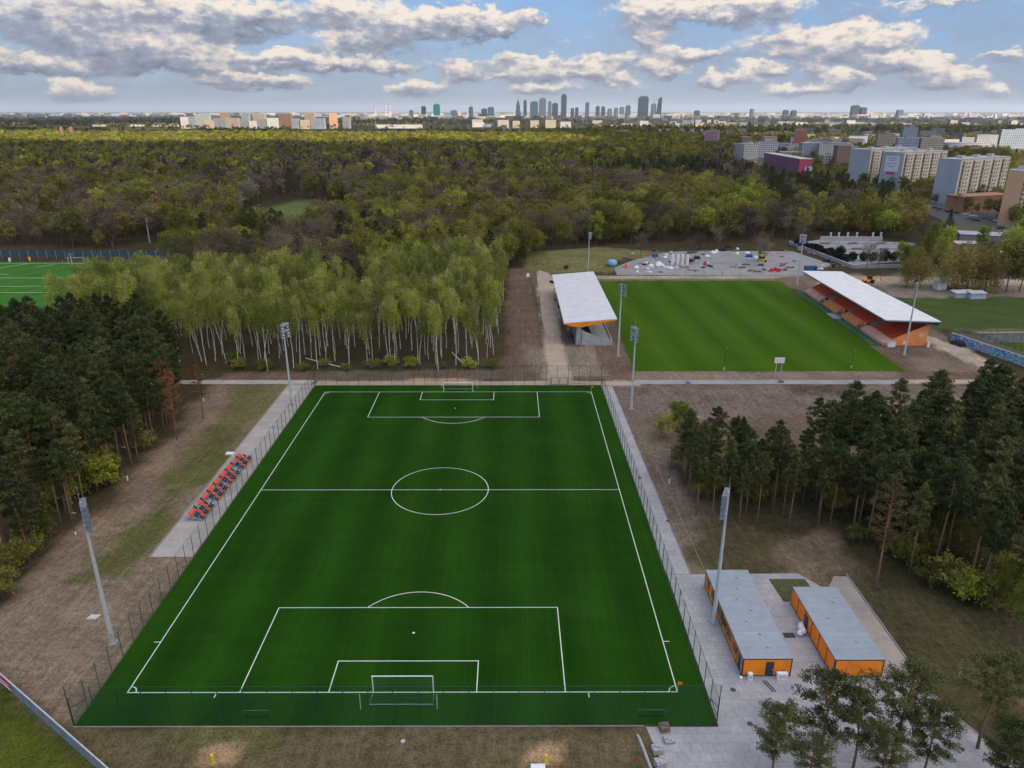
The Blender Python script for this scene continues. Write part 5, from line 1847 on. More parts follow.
ROOFG = M('bitumen roof', (.20, .205, .215), .9, var=.25, scale=.2)
ROOFP = M('pale flat roof', (.42, .43, .45), .8, var=.2, scale=.2)
FM = [facade_mat('cream panels', (0.416, 0.368, 0.296)), facade_mat('white panels', (0.464, 0.464, 0.456)), facade_mat('grey panels', (0.288, 0.304, 0.328)), facade_mat('sand render', (0.400, 0.320, 0.240)),
      facade_mat('pale blue render', (0.304, 0.352, 0.416)), facade_mat('brick render', (0.264, 0.152, 0.112)), facade_mat('pale hall cladding', (0.480, 0.480, 0.472), (.4, .42, .45), 9, 7, .3, .3)]
GL = [facade_mat('blue curtain wall', (0.032, 0.068, 0.119), (.03, .06, .10), 4, 4, .5, .6, .25), facade_mat('dark curtain wall', (0.023, 0.040, 0.061), (.02, .03, .05), 4, 4, .5, .6, .25),
      facade_mat('teal curtain wall', (0.013, 0.101, 0.115), (.01, .085, .1), 5, 4, .5, .6, .25), facade_mat('grey curtain wall', (0.061, 0.090, 0.126), (.05, .075, .10), 4, 4, .5, .6, .3)]


def block(name, label, cat, x, y, w, d, h, rz, wall, roof=ROOFG, group=None, top=None, parts=True):
    if not parts:
        mb = MB()
        mb.prism([(-w / 2, -d / 2), (w / 2, -d / 2), (w / 2, d / 2), (-w / 2, d / 2)], -.5, h, 0, 1)
        if top:
            mb.box((w * .1, 0, h + top / 2), (w * .3, d * .5, top), 0, 1)
        o = mb.build(name, [wall, roof])
        o.location, o.rotation_euler = (x, y, 0), (0, 0, rz)
        return tag(o, label, cat, group)
    t = thing(name, label, cat, (x, y, 0), rz, group)
    MB().prism([(-w / 2, -d / 2), (w / 2, -d / 2), (w / 2, d / 2), (-w / 2, d / 2)], -.5, h).build('wall', wall, t)
    r = MB().box((0, 0, h + .25), (w + .4, d + .4, .5))
    ro = r.build('roof', roof, t)
    if top:
        MB().box((w * .08, 0, h + .5 + top / 2), (w * .35, d * .5, top)).build('roof_house', wall, ro)
    return t


def pblock(name, label, u0, u1, vt, vb, depth, rz, wall, roof=ROOFG, top=None, cat='building', group=None, hmin=4):
    """building by its picture extent: the base row gives the distance, the top row the height"""
    um = (u0 + u1) / 2
    x, y = G(um, vb)
    x1, x2 = xat(u0, y), xat(u1, y)
    h = max(hmin, zat(x, y, vt))
    w = abs(x2 - x1)
    c, s = abs(math.cos(rz)), abs(math.sin(rz))
    wf = max(4, (w - depth * s) / max(c, .3))
    return block(name, label, cat, (x1 + x2) / 2, y + depth / 2, wf, depth, h, rz, wall, roof, group, top)


CREAM = M('cream panel wall', (.66, .60, .50), .8, var=.07, scale=.15)
GABLE = M('shade tinted gable', (.355, .385, .43), .8, var=.08, scale=.1)  # blue grey tint puts the gable's shade into its colour
BALC = M('brown loggia shade', (.12, .085, .07), .8, var=.3, scale=.3)  # dark panel colour stands in for shade inside each loggia
WPANE = M('estate window', (.10, .115, .14), .3, var=.3, scale=.3)
wmesh = MB().box((0, 0, 0), (1.7, .14, 1.45)).mesh('estate window', WPANE)
bmesh_ = MB().box((0, .05, .25), (3.0, .2, 2.1), mi=1).box((0, -.55, -.75), (3.1, 1.0, .95), mi=0).mesh('loggia', [M('loggia parapet', (.40, .30, .22), .8, var=.3, scale=.2), BALC])


def estate_block(label, x, y, length, depth, h, rz, gable, low=None):
    t = thing('apartment_block', label, 'apartment block', (x, y, 0), rz, 'long slab blocks of the estate')
    MB().prism([(0, 0), (length, 0), (length, depth), (0, depth)], -.5, h).build('wall', CREAM, t)
    MB().box((-.12, depth / 2, h / 2), (.2, depth + .3, h + .6)).build('gable_wall', gable, t)
    r = MB().box((length / 2, depth / 2, h + .25), (length + .6, depth + .6, .5)).build('roof', ROOFP, t)
    for k in range(3):
        MB().box((length * (.2 + .3 * k), depth * .5, h + 1.5), (5, 4, 2)).build('roof_house', ROOFP, r)
    nfl = int(h / 2.85)
    unit = length / 5
    nw = 0
    for f in range(nfl):
        z = 1.9 + f * 2.85
        for k in range(5):
            link('balcony', bmesh_, t, (unit * (k + .28), -.1, z))
            for q in (.60, .86):
                if nw < 110:
                    link('window', wmesh, t, (unit * (k + q), -.08, z))
                    nw += 1
    return t


estate_block('cream slab block of the estate with a plain shade-tinted gable, leftmost of the three', 351, 646, 72, 21, 33, math.radians(31), GABLE)
b2 = estate_block('cream slab block with a white advertising sheet on its gable, the middle one', 356, 594, 66, 20, 33, math.radians(31), GABLE)
estate_block('cream slab block behind the low orange building, rightmost of the three', 350, 498, 72, 17, 33, math.radians(32), GABLE)
t = MB().box((-.36, 10, 23.5), (.2, 13, 13)).build('sign_sheet', M('white sign sheet', (.62, .64, .70), .6), b2)
st = MB().box((-.49, 10, 15.4), (.06, 8, 1.6))
st.build('red_strip', M('red sign print', (.5, .05, .06), .6), b2)
st = MB()
for k, q in enumerate((5.2, 3.4, .6, -1.6)):
    st.box((-.49, 10.3, 23 + q), (.06, 8.5 - (k % 2) * 2.5, .9))
st.build('sign_text', M('pink sign print', (.55, .33, .38), .6), b2)
GORG = M('pale orange gable', (.60, .36, .21), .8, var=.06, scale=.1)
estate_block('tall block with a pale orange gable cut by the right edge of the picture', 325, 388, 46, 8.5, 33, math.radians(42), GORG)
# low orange school-like building
t = thing('school_building', 'low orange brick building before the rightmost cream slab block', 'building', (330, 452, 0), math.radians(20))
MB().prism([(0, 0), (46, 0), (46, 14), (0, 14)], -.5, 11).build('wall', M('orange brick render', (.34, .17, .095), .85, var=.15, scale=.15), t)
MB().box((23, 7, 11.2), (47, 15, .5)).build('roof', M('orange roof edge', (.36, .2, .13), .8), t)
for f in range(3):
    for k in range(12):
        link('window', wmesh, t, (3 + k * 3.6, -.08, 2.2 + 3.3 * f))
# purple and magenta long block
t = thing('apartment_block', 'long purple block with a magenta end wall above the dark pines', 'apartment block', (302, 690, 0), math.radians(-1))
MB().prism([(0, 0), (12, 0), (12, 115), (0, 115)], -.5, 22).build('wall', facade_mat('purple render', (.27, .115, .20), (.10, .05, .09), 5, 2.9, .4, .6), t)
MB().box((6, -.2, 11), (12.2, .3, 22)).build('end_wall', M('magenta render', (.50, .075, .115), .8, var=.08, scale=.1), t)
MB().box((6, 57, 22.3), (12.8, 116, .6)).build('roof', M('white roof edge', (.5, .5, .52), .7), t)
MB().box((9.5, -.5, 13), (7, .2, 4.0)).build('sign_sheet', M('pale blue sign', (.42, .52, .68), .6), t)
MB().box((9, -.5, 7), (6.5, .2, 3.6)).build('red_sheet', M('red sign', (.5, .06, .09), .6), t)

for a in (
    ('tower_block', 'mauve tower block with one white face, alone left of the estate', 704, 720, 131, 150, 18, -.5, facade_mat('mauve render', (.34, .22, .24), (.2, .14, .16)), ROOFP, 3),
    ('tower_block', 'red tower block standing above the white houses', 793, 806, 130, 152, 16, -.4, facade_mat('red render', (.40, .15, .115), (.2, .09, .08)), ROOFP, 2),
    ('tower_block', 'cream tower block behind the leftmost slab block', 876, 893, 134, 153, 16, -.25, FM[3], ROOFG, 2),
    ('tower_block', 'blue grey tower block, taller of the pair behind the slab blocks', 900, 915, 127, 153, 16, -.2, facade_mat('blue grey panels', (.27, .31, .37), (.14, .17, .2)), ROOFG, 3),
    ('tower_block', 'light blue tower block in front of the taller blue grey one', 896, 917, 138, 158, 14, -.2, FM[4], ROOFP, 3),
    ('tower_block', 'wide cream tower block right of the blue pair', 919, 942, 138, 158, 16, -.15, FM[0], ROOFP, 3),
    ('office_building', 'low long white and blue building behind the wide cream tower', 941, 980, 143, 151, 30, -.2, FM[4], ROOFP, None),
    ('tower_block', 'white block with blue side right of the low long building', 976, 996, 135, 151, 14, -.3, FM[1], ROOFP, None),
    ('tower_block', 'pale blue slab block at the right edge below the horizon', 1000, 1032, 130, 149, 16, -.2, FM[4], ROOFP, 2),
    ('office_building', 'orange and grey low hall under the white blue block', 950, 984, 148, 154, 16, -.1, facade_mat('orange hall', (.42, .22, .06), (.2, .2, .22), 20, 6, .6, .8), ROOFG, None),
    ('house_block', 'white low house block left of the purple block', 737, 758, 144, 163, 20, .35, FM[1], ROOFP, 2),
    ('house_block', 'white stepped house block with grey roof behind the purple block', 756, 778, 142, 158, 24, -.1, FM[1], ROOFG, 3),
    ('house_block', 'pinkish house block with a turret above the white houses', 762, 776, 137, 152, 14, .1, FM[3], ROOFP, None),
    ('house_block', 'small mauve roofed house left of the pinkish one', 740, 750, 137, 150, 12, .1, FM[5], ROOFP, None),
    ('house_block', 'white and blue house block under the red tower block', 801, 822, 143, 160, 18, -.1, FM[4], ROOFP, None),
    ('house_block', 'white house block with big windows right of the red tower', 818, 834, 144, 161, 16, -.1, FM[1], ROOFG, None),
    ('house_block', 'cream house half hidden by trees before the white house blocks', 822, 835, 156, 170, 12, -.1, FM[0], ROOFP, None),
    ('house_block', 'brown brick block left of the shade-tinted gable', 835, 849, 146, 171, 16, -.1, FM[5], ROOFG, None),
    ('house_block', 'low cream row of houses behind the magenta end wall', 780, 803, 152, 160, 12, -.1, FM[0], ROOFP, None),
):
    pblock(*a[:9], roof=a[9], top=a[10])

# low houses among the trees of the right-hand suburbs
rh = random.Random(77)
for i in range(110):
    if i < 45:
        u, v = rh.uniform(735, 850), rh.uniform(141, 158)
    else:
        u, v = rh.uniform(700, 1030), rh.uniform(131, 150)
    x, y = G(u, v)
    if sdist(np.array([x]), np.array([y]), ESTATE)[0] < 0 and v > 145:
        continue
    k = rh.choice((0, 1, 1, 1, 2, 4, 3))
    block('low_house', 'low pale house among the trees of the right-hand suburbs', 'house', x, y, rh.uniform(14, 40), rh.uniform(10, 16), rh.uniform(9, 17), rh.uniform(-.4, .5), FM[k], rh.choice((ROOFG, ROOFP, ROOFP)), 'low houses of the right-hand suburbs', None, False)
# left estate in the sun
WL = [(181, 189, 117, 128, 1), (189, 197, 116.5, 128, 4), (197, 212, 115.5, 127.5, 1), (205, 214, 120.5, 128, 3), (213, 228, 118, 128, 2), (228, 240, 118, 128, 0), (221, 231, 112.5, 126, 5), (240, 250, 118.5, 128.5, 2),
      (242, 251, 113, 126, 4), (249, 257, 121, 128.5, 1), (253, 267, 113.5, 127, 0), (257, 268, 119, 128.5, 2), (267, 279, 118, 128.5, 1), (279, 293, 113.5, 128.5, 5), (288, 300, 118.5, 128.5, 4), (300, 310, 120, 128.5, 3), (305, 316, 113, 127.5, 3),
      (311, 326, 118.5, 128.5, 4), (329, 338, 113.2, 128, 5), (343, 351, 117, 128, 2)]
cols_ = {0: 'cream', 1: 'white', 2: 'grey', 3: 'sandy', 4: 'pale blue', 5: 'brown red'}
SALM = facade_mat('brick render painted sunlit', (.52, .29, .19))  # brighter copy of the brick render, warm sunlight put into the colour
for i, (u0, u1, vt, vb, k) in enumerate(WL):
    lab = '%s block of the far left housing estate, %s along the row' % (cols_[k], ['first', 'second', 'third', 'fourth', 'fifth', 'sixth', 'seventh', 'eighth', 'ninth', 'tenth', 'eleventh', 'twelfth', 'thirteenth', 'fourteenth', 'fifteenth', 'sixteenth', 'seventeenth', 'eighteenth', 'nineteenth', 'last'][i])
    pblock('apartment_block', lab, u0, u1, vt, vb + .6, 14, -.25 if i % 3 else .3, SALM if k == 5 and u0 > 300 else FM[k], ROOFP, None, 'apartment block', 'blocks of the far left estate')

# skyline towers
SKY = [(420.9, 426, 106.2, 1, 'dark narrow tower left of the teal one'), (433, 440, 104, 2, 'teal glass tower at the left of the skyline'), (409, 413, 110, 3, 'small grey tower left of the dark narrow one'),
       (450, 457, 110.2, 3, 'low grey tower right of the teal one'), (468.5, 473, 106.6, 0, 'blue tower with a thin roof mast halfway to the palace spire'), (481, 487, 108.5, 1, 'dark double block, left half'), (487.5, 494, 107, 0, 'dark double block, right half'),
       (523.5, 526.6, 100, 1, 'slim dark tower next to the palace spire'), (530, 538, 101.3, 0, 'wide blue tower with rounded top'), (539, 546, 98, 3, 'grey blue tower with stepped top'), (548, 551.3, 101, 3, 'slim grey tower before the dark square one'),
       (552, 558, 103, 1, 'dark square tower below the tallest one'), (561, 566.4, 94.2, 1, 'tallest dark tower of the central skyline'), (571, 574, 108, 1, 'short dark tower right of the tallest'), (575.3, 578.4, 107.4, 1, 'second short dark tower right of the tallest'),
       (585.5, 589, 102.2, 0, 'lone slim blue tower right of the central cluster'), (596, 599.6, 106, 1, 'short dark tower, first of a spaced row'), (601.5, 605, 106.4, 1, 'short dark tower, second of a spaced row'), (608, 612, 108.5, 3, 'squat grey tower in the spaced row'),
       (614.5, 618, 107.6, 3, 'grey tower, fourth of the spaced row'), (620, 624, 106.8, 3, 'grey tower, fifth of the spaced row'), (626, 630.5, 105.4, 0, 'blue tower ending the spaced row'), (638, 648.3, 96.2, 1, 'broadest dark tower on the right of the skyline'),
       (651.5, 656, 103.5, 3, 'pale tower beside the slanted one'), (695, 700, 110.4, 1, 'low dark block right of the skyline'), (784, 789, 110, 1, 'dark office block on the right horizon, left one'), (792, 797, 110.2, 1, 'dark office block on the right horizon, right one'),
       (851.5, 860, 105.2, 1, 'stepped dark tower pair on the right horizon, taller'), (861, 867, 107.2, 1, 'stepped dark tower pair on the right horizon, lower'), (898, 904, 109.8, 3, 'small dark block on the far right horizon'),
       (751, 754, 108.8, 3, 'thin grey tower on the right horizon')]
YS = 7300
for (u0, u1, vt, k, lab) in SKY:
    x1, x2 = xat(u0, YS, 60), xat(u1, YS, 60)
    h = zat((x1 + x2) / 2, YS, vt)
    t = thing('skyscraper', lab + ' in the far city', 'skyscraper', ((x1 + x2) / 2, YS + 20, 0), .1, 'towers of the skyline')
    w = (x2 - x1) * .95
    MB().prism([(-w / 2, -18), (w / 2, -18), (w / 2, 18), (-w / 2, 18)], -1, h * .93).build('body', GL[k], t)
    MB().prism([(-w * .36, -14), (w * .4, -14), (w * .4, 14), (-w * .36, 14)], h * .93, h).build('crown_block', GL[k], t)
    if vt < 107 and w > 40:
        MB().tube([(w * .1, 0, h), (w * .1, 0, h + 26)], [2, .8], 5).build('roof_mast', GL[3], t)
x = xat(518, YS, 60)
h = zat(x, YS, 97)
t = thing('skyscraper', 'stepped palace tower with a pointed spire in the far city', 'skyscraper', (x, YS, 0), 0, 'towers of the skyline')
mbp = MB()
for (w, z0, z1) in ((50, -1, h * .35), (38, h * .35, h * .62), (26, h * .62, h * .76), (14, h * .76, h * .82)):
    mbp.prism([(-w / 2, -w / 2), (w / 2, -w / 2), (w / 2, w / 2), (-w / 2, w / 2)], z0, z1)
mbp.build('body', GL[0], t)
MB().tube([(0, 0, h * .82), (0, 0, h)], [5, .6], 6).build('spire', GL[0], t)
x1, x2 = xat(656, YS, 60), xat(661, YS, 60)
h = zat(x1, YS, 97)
t = thing('skyscraper', 'slender dark tower with a slanted top right of the broadest one', 'skyscraper', ((x1 + x2) / 2, YS, 0), 0, 'towers of the skyline')
w = (x2 - x1)
MB().hexa([(-w / 2, -15, 0), (w / 2, -15, 0), (w / 2, 15, 0), (-w / 2, 15, 0)], [(-w * .15, -15, h * .92), (w / 2, -15, h), (w / 2, 15, h), (-w * .15, 15, h * .92)]).build('body', GL[1], t)
for (u, vt, lab) in ((375.5, 106.5, 'faint left chimney'), (385.6, 104.2, 'middle chimney'), (389.8, 104.4, 'right chimney')):
    x = xat(u, 8200, 60)
    h = zat(x, 8200, vt)
    t = thing('chimney', 'red and white power station stack on the horizon, %s of three' % lab, 'chimney', (x, 8200, 0), 0, 'power station stacks')
    MB().tube([(0, 0, 0), (0, 0, h * .55)], [8, 6.5], 8).build('shaft', M('pale stack', (.55, .5, .48), .8), t)
    c = MB()
    for k in range(5):
        c.tube([(0, 0, h * (.55 + .09 * k)), (0, 0, h * (.55 + .09 * (k + 1)))], 6.5, 8, k % 2)
    c.build('banded_top', [M('red band', (.5, .1, .07), .8), M('white band', (.65, .63, .62), .8)], t)

# the mass of ordinary city blocks, each its own object
rc = random.Random(41)
n_far = 0
pal = [0, 0, 1, 1, 2, 2, 3, 4, 4, 6]
while n_far < 285:
    z_ = rc.random()
    if z_ < .60:
        u, v = rc.uniform(395, 860), rc.uniform(115.2, 126.5)
    elif z_ < .86:
        u, v = rc.uniform(840, 1040), rc.choice((rc.uniform(115.4, 118), rc.uniform(121, 126.5)))
    else:
        u, v = rc.uniform(-10, 420), rc.uniform(114.6, 117.4)
    if v > 122.5 and u < 480:
        continue
    if v > 124 and 500 < u < 600:
        continue
    x, y = G(u, v)
    w = rc.uniform(25, 75) * (1 + (y > 6000) * .5)
    h = rc.choice((10, 13, 16, 16, 22, 33)) * rc.uniform(.85, 1.1) * (1.35 if y > 6500 else 1)
    k = rc.choice(pal)
    block('city_block', 'ordinary city block among hundreds below the skyline', 'building', x, y, w, rc.uniform(12, 18), h, rc.uniform(-.5, .6), FM[k], rc.choice((ROOFG, ROOFP)), 'ordinary blocks of the far city', None, False)
    n_far += 1
for a in (('long white sunlit halls left of the skyline', 375, 421, 124.8, 128.4, 60, 0.0), ('long pale construction slab left of the mauve tower', 657, 706, 129.3, 134, 40, .05), ('white pavilion roofs in the park left of the mauve tower', 613, 630, 130.4, 136, 30, -.1),
          ('white long hall on the far left field, left one', 9, 24, 114.9, 118, 40, 0.0), ('white long hall on the far left field, right one', 30, 45, 114.9, 118, 40, 0.0), ('low white roof line on the far field edge, left', 92, 104, 124.5, 126.4, 30, 0.), ('low white roof line on the far field edge, middle', 128, 142, 124.6, 126.5, 30, 0.),
          ('low white roof line on the far field edge, right', 152, 180, 124.8, 126.7, 30, 0.), ('white sheds by the wood edge, left one', 473, 479, 131.2, 134.6, 20, .1), ('white church front in the park below the palace', 501, 507, 125.2, 134.5, 14, 0.), ('pale row of villas below the palace', 489, 503, 131.4, 134.8, 16, 0.),
          ('cream villa in the sun below the palace', 497, 509, 120.2, 129, 14, .2), ('round cream house in the sun below the towers, first', 512, 520, 121, 128, 14, .2), ('cream house in the sun below the towers, second', 530, 539, 120.6, 128, 14, .1), ('cream house in the sun below the towers, third', 545, 556, 120, 128, 14, .1),
          ('white balcony block below the dark square tower', 560, 571, 121.8, 128, 14, .1), ('cream block in the sun right of the balcony block', 592, 602, 120.5, 127, 14, .1), ('white block below the broadest tower', 639, 648, 121, 128.5, 14, .1)):
    pblock('city_building', a[0], a[1], a[2], a[3], a[4], a[5], a[6], FM[6] if a[5] >= 30 else FM[1 if a[0].startswith('white') else 0], ROOFP)
for (u, lab) in ((59, 'left'), (69, 'right')):
    pblock('church_tower', 'white building with a brown tower in the sunlit far wood, %s one' % lab, u - 3, u + 3.5, 134.5, 141.5, 14, .2, FM[1], ROOFP, None, 'building')
    x, y = G(u, 141)
    tag(MB().prism([(-3, 0), (3, 0), (3, 6), (-3, 6)], 0, 28).hexa([(-3.2, 0, 28), (3.2, 0, 28), (3.2, 6, 28), (-3.2, 6, 28)], [(-.8, 2, 32), (.8, 2, 32), (.8, 4, 32), (-.8, 4, 32)]).build('brown_tower', FM[5]), 'brown tower behind the %s white building in the far wood' % lab, 'tower').location = (x, y + 16, 0)
x, y = G(689, 134)
t = thing('construction_crane', 'yellow construction crane over the pale slab left of the mauve tower', 'crane', (x, y, 0), .4)
MB().tube([(0, 0, 0), (0, 0, 52)], 1.5, 4).build('tower', YELLOW, t)
MB().box((12, 0, 53), (56, 2, 2.4)).build('jib', YELLOW, t)

# the rest of the low city as one mass
mc = MB()
for _ in range(1700):
    z_ = rc.random()
    if z_ < .6:
        u, v = rc.uniform(345, 870), 114 + 13.5 * rc.random() ** 1.2
    elif z_ < .85:
        u, v = rc.uniform(840, 1050), rc.choice((rc.uniform(114, 119), rc.uniform(120, 127.5)))
    else:
        u, v = rc.uniform(-20, 400), rc.uniform(113.6, 118)
    if (v > 121.5 and u < 470) or (v > 123.5 and 490 < u < 610):
        continue
    x, y = G(u, v)
    w, d, h = rc.uniform(14, 70) * (1 + (y > 6000) * .8), rc.uniform(10, 18), rc.choice((6, 8, 10, 13, 16, 20, 28)) * (1.3 if y > 6500 else 1)
    mc.box((x, y, h / 2 - .25), (w, d, h + .5), rc.uniform(-.5, .6), rc.randrange(5))
tag(mc.build('low_city', FM[:5]), 'pale mass of low houses and blocks of the far city', None, None, 'stuff')

# trees through the city and the fields beyond the sunlit strip
r3 = np.random.default_rng(51)
ct, cs = [], []
while len(ct) < 11000:
    u, v = r3.uniform(-20, 1044), 118 + 26 * r3.random() ** 1.3
    x, y = G(u, v)
    if y < 2000 and x < 560 and v > 137:
        continue
    nn = float(vn(np.array([x]), np.array([y]), 330.0)[0])
    dense = nn > (.60 if 380 < u < 860 and v < 128 else .42)
    if u < 180 and v > 127 and nn < .62:
        dense = False
    if 690 < u and 129 < v < 134:
        dense = True
    if not dense and r3.random() > .06:
        continue
    if y < 1500 and sdist(np.array([x]), np.array([y]), ESTATE)[0] > 0:
        continue
    ct.append((x, y))
    cs.append(r3.choice((3, 3, 0, 0, 1, 1, 2)) if v < 134 or u > 640 else r3.choice((2, 2, 1, 4)))  # paler kinds in the sunlit strip carry its brightness as leaf colour
wood('city_trees', 'tree belts and parks between the far city blocks', np.array(ct), np.array(cs), True)

# trees between the estate blocks: single trees
ES = [(160, 265), (190, 300), (235, 335), (300, 330), (330, 400), (350, 470), (345, 590), (335, 660), (330, 780), (370, 900), (430, 1200), (600, 1450), (900, 1300), (700, 900), (500, 620), (430, 460), (330, 300), (235, 240), (170, 250)]
bad = [[(190, 346), (158, 312), (162, 262), (205, 262), (240, 332)], [(345, 490), (420, 530), (400, 560), (340, 520)], [(300, 400), (345, 425), (355, 470), (318, 470)],
       [(328, 448), (385, 466), (380, 485), (322, 470)], [(346, 590), (415, 630), (400, 655), (336, 610)], [(340, 640), (420, 690), (400, 710), (330, 665)], [(285, 600), (330, 600), (325, 820), (290, 820)],
       [G(912, 208), G(990, 230), G(1030, 235), G(940, 202)], [G(915, 262), G(960, 262), G(1015, 275), G(1010, 235), G(945, 225)]]
pe = [p for p in scatter(ES, 11.5, r3, avoid=bad) if in_view(*p)]
pe.sort(key=lambda p: math.hypot(p[0] - CX, p[1] - CY) + rr.uniform(0, 300))
PE_REST = pe[290:]
pe = pe[:290]
for (x, y) in pe:
    k = rr.choice((0, 0, 1, 1, 2, 4))
    pr = {0: BROWNS, 1: [GREENS[0], GREENS[2]], 2: [GREENS[1]], 4: [GREENS[4]]}[k]
    nm, lb, ct_ = KIND[k]
    tree(nm, '%s among the streets and blocks of the right-hand estate' % lb, ct_, lb + 's of the estate', rr.choice(pr), x, y, rr.uniform(.6, .95))
if len(PE_REST):
    wood('estate_trees', 'mixed trees between the farther estate blocks', np.array(PE_REST), RNG.choice((0, 1, 1, 2, 4, 3), len(PE_REST)), False, .62)
for (u, v) in ((950, 211), (957, 212), (966, 213), (976, 214), (986, 215), (996, 217), (925, 204), (918, 203), (910, 202), (934, 205)):
    x, y = G(u, v)
    tree('leafing_tree', 'olive leafing tree before the low orange building of the estate', 'tree', 'trees before the low orange building', GREENS[rr.choice((0, 2))], x, y, rr.uniform(.5, .8))
x, y = G(946, 240)
SPR = Tree(77)
SPR.trunk.tube([(0, 0, 0), (0, 0, 17)], [.25, .05], 6)
for k in range(15):
    z = 1 + k * 1.1
    SPR.leaves(ball(SPR.r, 200 - k * 10, (0, 0, z), (5.0 * (1 - k / 15.5), 5.0 * (1 - k / 15.5), .9)), .5, .5)
tree('spruce_tree', 'big dark spruce left of the grey-roofed garage building', 'spruce', None, SPR.meshes('spruce', PBARK, [PBARK, NEEDLE]), x, y, 1.0)
WILLOW = pair(decid(170, 13, .08, 5.0, 18, 7, 8, 26, .42, .9, 1., .22, droop=3.0), 'willow', GBARK, [GBARK, TWIG, GOLD])
POPLAR = pair(decid(171, 17, .1, 2.4, 20, 6, 5, 22, .42, .8, 1., .18, droop=.5), 'poplar', GBARK, [GBARK, TWIG, LIME])
# poplars and willows right of the big stand
for (u, v, k, s, lab) in ((905, 283, 3, .8, 'slim yellow-green tree directly behind the roof of the big stand'), (925, 262, 3, 1.0, 'tall yellow-green poplar above the sandy road, left'), (938, 268, 3, 1.0, 'tall yellow-green poplar above the sandy road, right'), (950, 290, 4, 1.1, 'golden willow right of the big stand, left one'),
                          (968, 288, 4, 1.25, 'large golden willow in the middle of the row behind the stand'), (985, 292, 4, 1.1, 'golden willow right of the large one'), (915, 288, 4, .9, 'small golden willow behind the stand roof'), (1005, 292, 0, 1.1, 'dark olive tree at the right end of the willow row'),
                          (1020, 292, 0, 1.1, 'olive tree at the right edge over the green bank'), (1010, 268, 1, 1.15, 'light green tree at the right edge above the willows'), (1024, 255, 1, 1.2, 'light green tree cut by the right edge'), (978, 265, 3, .95, 'upright light tree behind the golden willows')):
    x, y = G(u, v)
    tree('willow' if k == 4 else 'leafing_tree', lab, 'tree', None, {4: WILLOW, 3: POPLAR}.get(k, GREENS[k]), x, y, s * (1.12 if k == 4 else 1.2), None, 1.0)

# ------------------------------------------------------------------ yard behind the pitches
def put(u, v):
    x, y = G(u, v)
    return (x, y, .04)


def lump(r, seed, h=.6, n=9):
    q = random.Random(seed)
    mb_ = MB().lathe([(.85, 0), (1.0, .25), (.8, .65), (.35, .95), (.02, 1.0)], n=n)
    mb_.v = [(x_ * r * q.uniform(.8, 1.2), y_ * r * q.uniform(.8, 1.2), z_ * h * q.uniform(.9, 1.1)) for (x_, y_, z_) in mb_.v]
    return mb_


rb = random.Random(13)
BAGS = [(735, 253), (741, 251), (747, 255), (752, 258), (650, 262), (655, 264), (661, 263), (657, 267), (664, 268), (646, 266), (640, 268), (668, 258), (672, 263), (676, 262), (652, 269), (668, 267), (634, 271), (708, 255), (716, 252), (720, 250)]
order = ['nearest', 'outer', 'inner', 'upper', 'lower']
for i, (u, v) in enumerate(BAGS):
    o = lump(.8 + rb.random() * .9, i, .9 + rb.random() * .8).build('bulk_bag', BAGW)
    o.location = put(u + rb.uniform(-5, 5), v + rb.uniform(-2.5, 2.5))
    tag(o, 'white bulk bag of building material lying in the grey yard', 'bulk bag', 'white bulk bags in the yard')
for i, u in enumerate((672, 677.5, 682, 687)):
    t = thing('white_column', 'tall wrapped white column standing in the yard, %s from the left' % ('first', 'second', 'third', 'fourth')[i], 'column', put(u, 265), .1 * i, 'four white columns in the yard')
    MB().lathe([(.75, 0), (.7, .3), (.7, 4.6), (.55, 4.9), (.1, 5.0)], n=10).build('wrapping', BAGW, t)
    MB().box((0, 0, .06), (1.9, 1.9, .12)).build('base', WOODY, t)
for (u, v, c, lab) in ((655, 257, BLUE, 'blue plastic stack at the back edge of the yard'), (749, 257, BLUE, 'blue sheet pile beside the bare trees in the yard'), (728, 248, NAVY, 'dark blue stack at the rear of the yard'), (690, 262, DARK, 'dark steel pile under the trees of the yard'), (697, 259, DARK, 'dark heap beside the bare yard trees'),
                       (723, 251, DARK, 'black pipes bundle near the rear of the yard'), (840, 252, DARK, 'dark pile at the right side of the yard'), (826, 262, NAVY, 'dark blue crate row right of the blue container'), (833, 267, DARK, 'low dark pile nearest the long kerb wall'), (800, 250, GALVD, 'grey panel stack by the far corner of the yard')):
    t = thing('material_stack', lab, 'stack', put(u, v), rb.random(), 'material stacks in the yard')
    m_ = MB()
    for j in range(4):
        m_.box((rb.uniform(-.2, .2), rb.uniform(-.2, .2), .2 + .36 * j), (3.2 - .4 * j, 1.6, .32), rb.uniform(-.1, .1))
    m_.build('stack', c, t)
for i, (u, v) in enumerate(((742, 268), (750, 271), (757, 272), (764, 270), (771, 271), (778, 270), (785, 270), (790, 268), (746, 265), (782, 266))):
    t = thing('timber_pile', 'brown timber and cable drum pile along the near edge of the yard', 'timber pile', put(u, v), rb.uniform(0, 3), 'brown timber piles in the yard')
    m_ = MB()
    for j in range(9):
        m_.tube([(-1.7, -.6 + .3 * (j % 5), .18 + .26 * (j // 5)), (1.7, -.6 + .3 * (j % 5), .18 + .26 * (j // 5))], .14, 6)
    m_.build('logs', M('brown timber', (.20, .125, .075), .9, var=.35, scale=1), t)
t = thing('site_dumper', 'yellow canopy digger in the middle of the yard', 'digger', put(762, 262), .3)
MB().hexa([(-1.8, -1, .7), (1.8, -1, .7), (1.8, 1, .7), (-1.8, 1, .7)], [(-1.5, -.9, 1.6), (1.7, -.9, 1.5), (1.7, .9, 1.5), (-1.5, .9, 1.6)]).build('body', YELLOW, t)
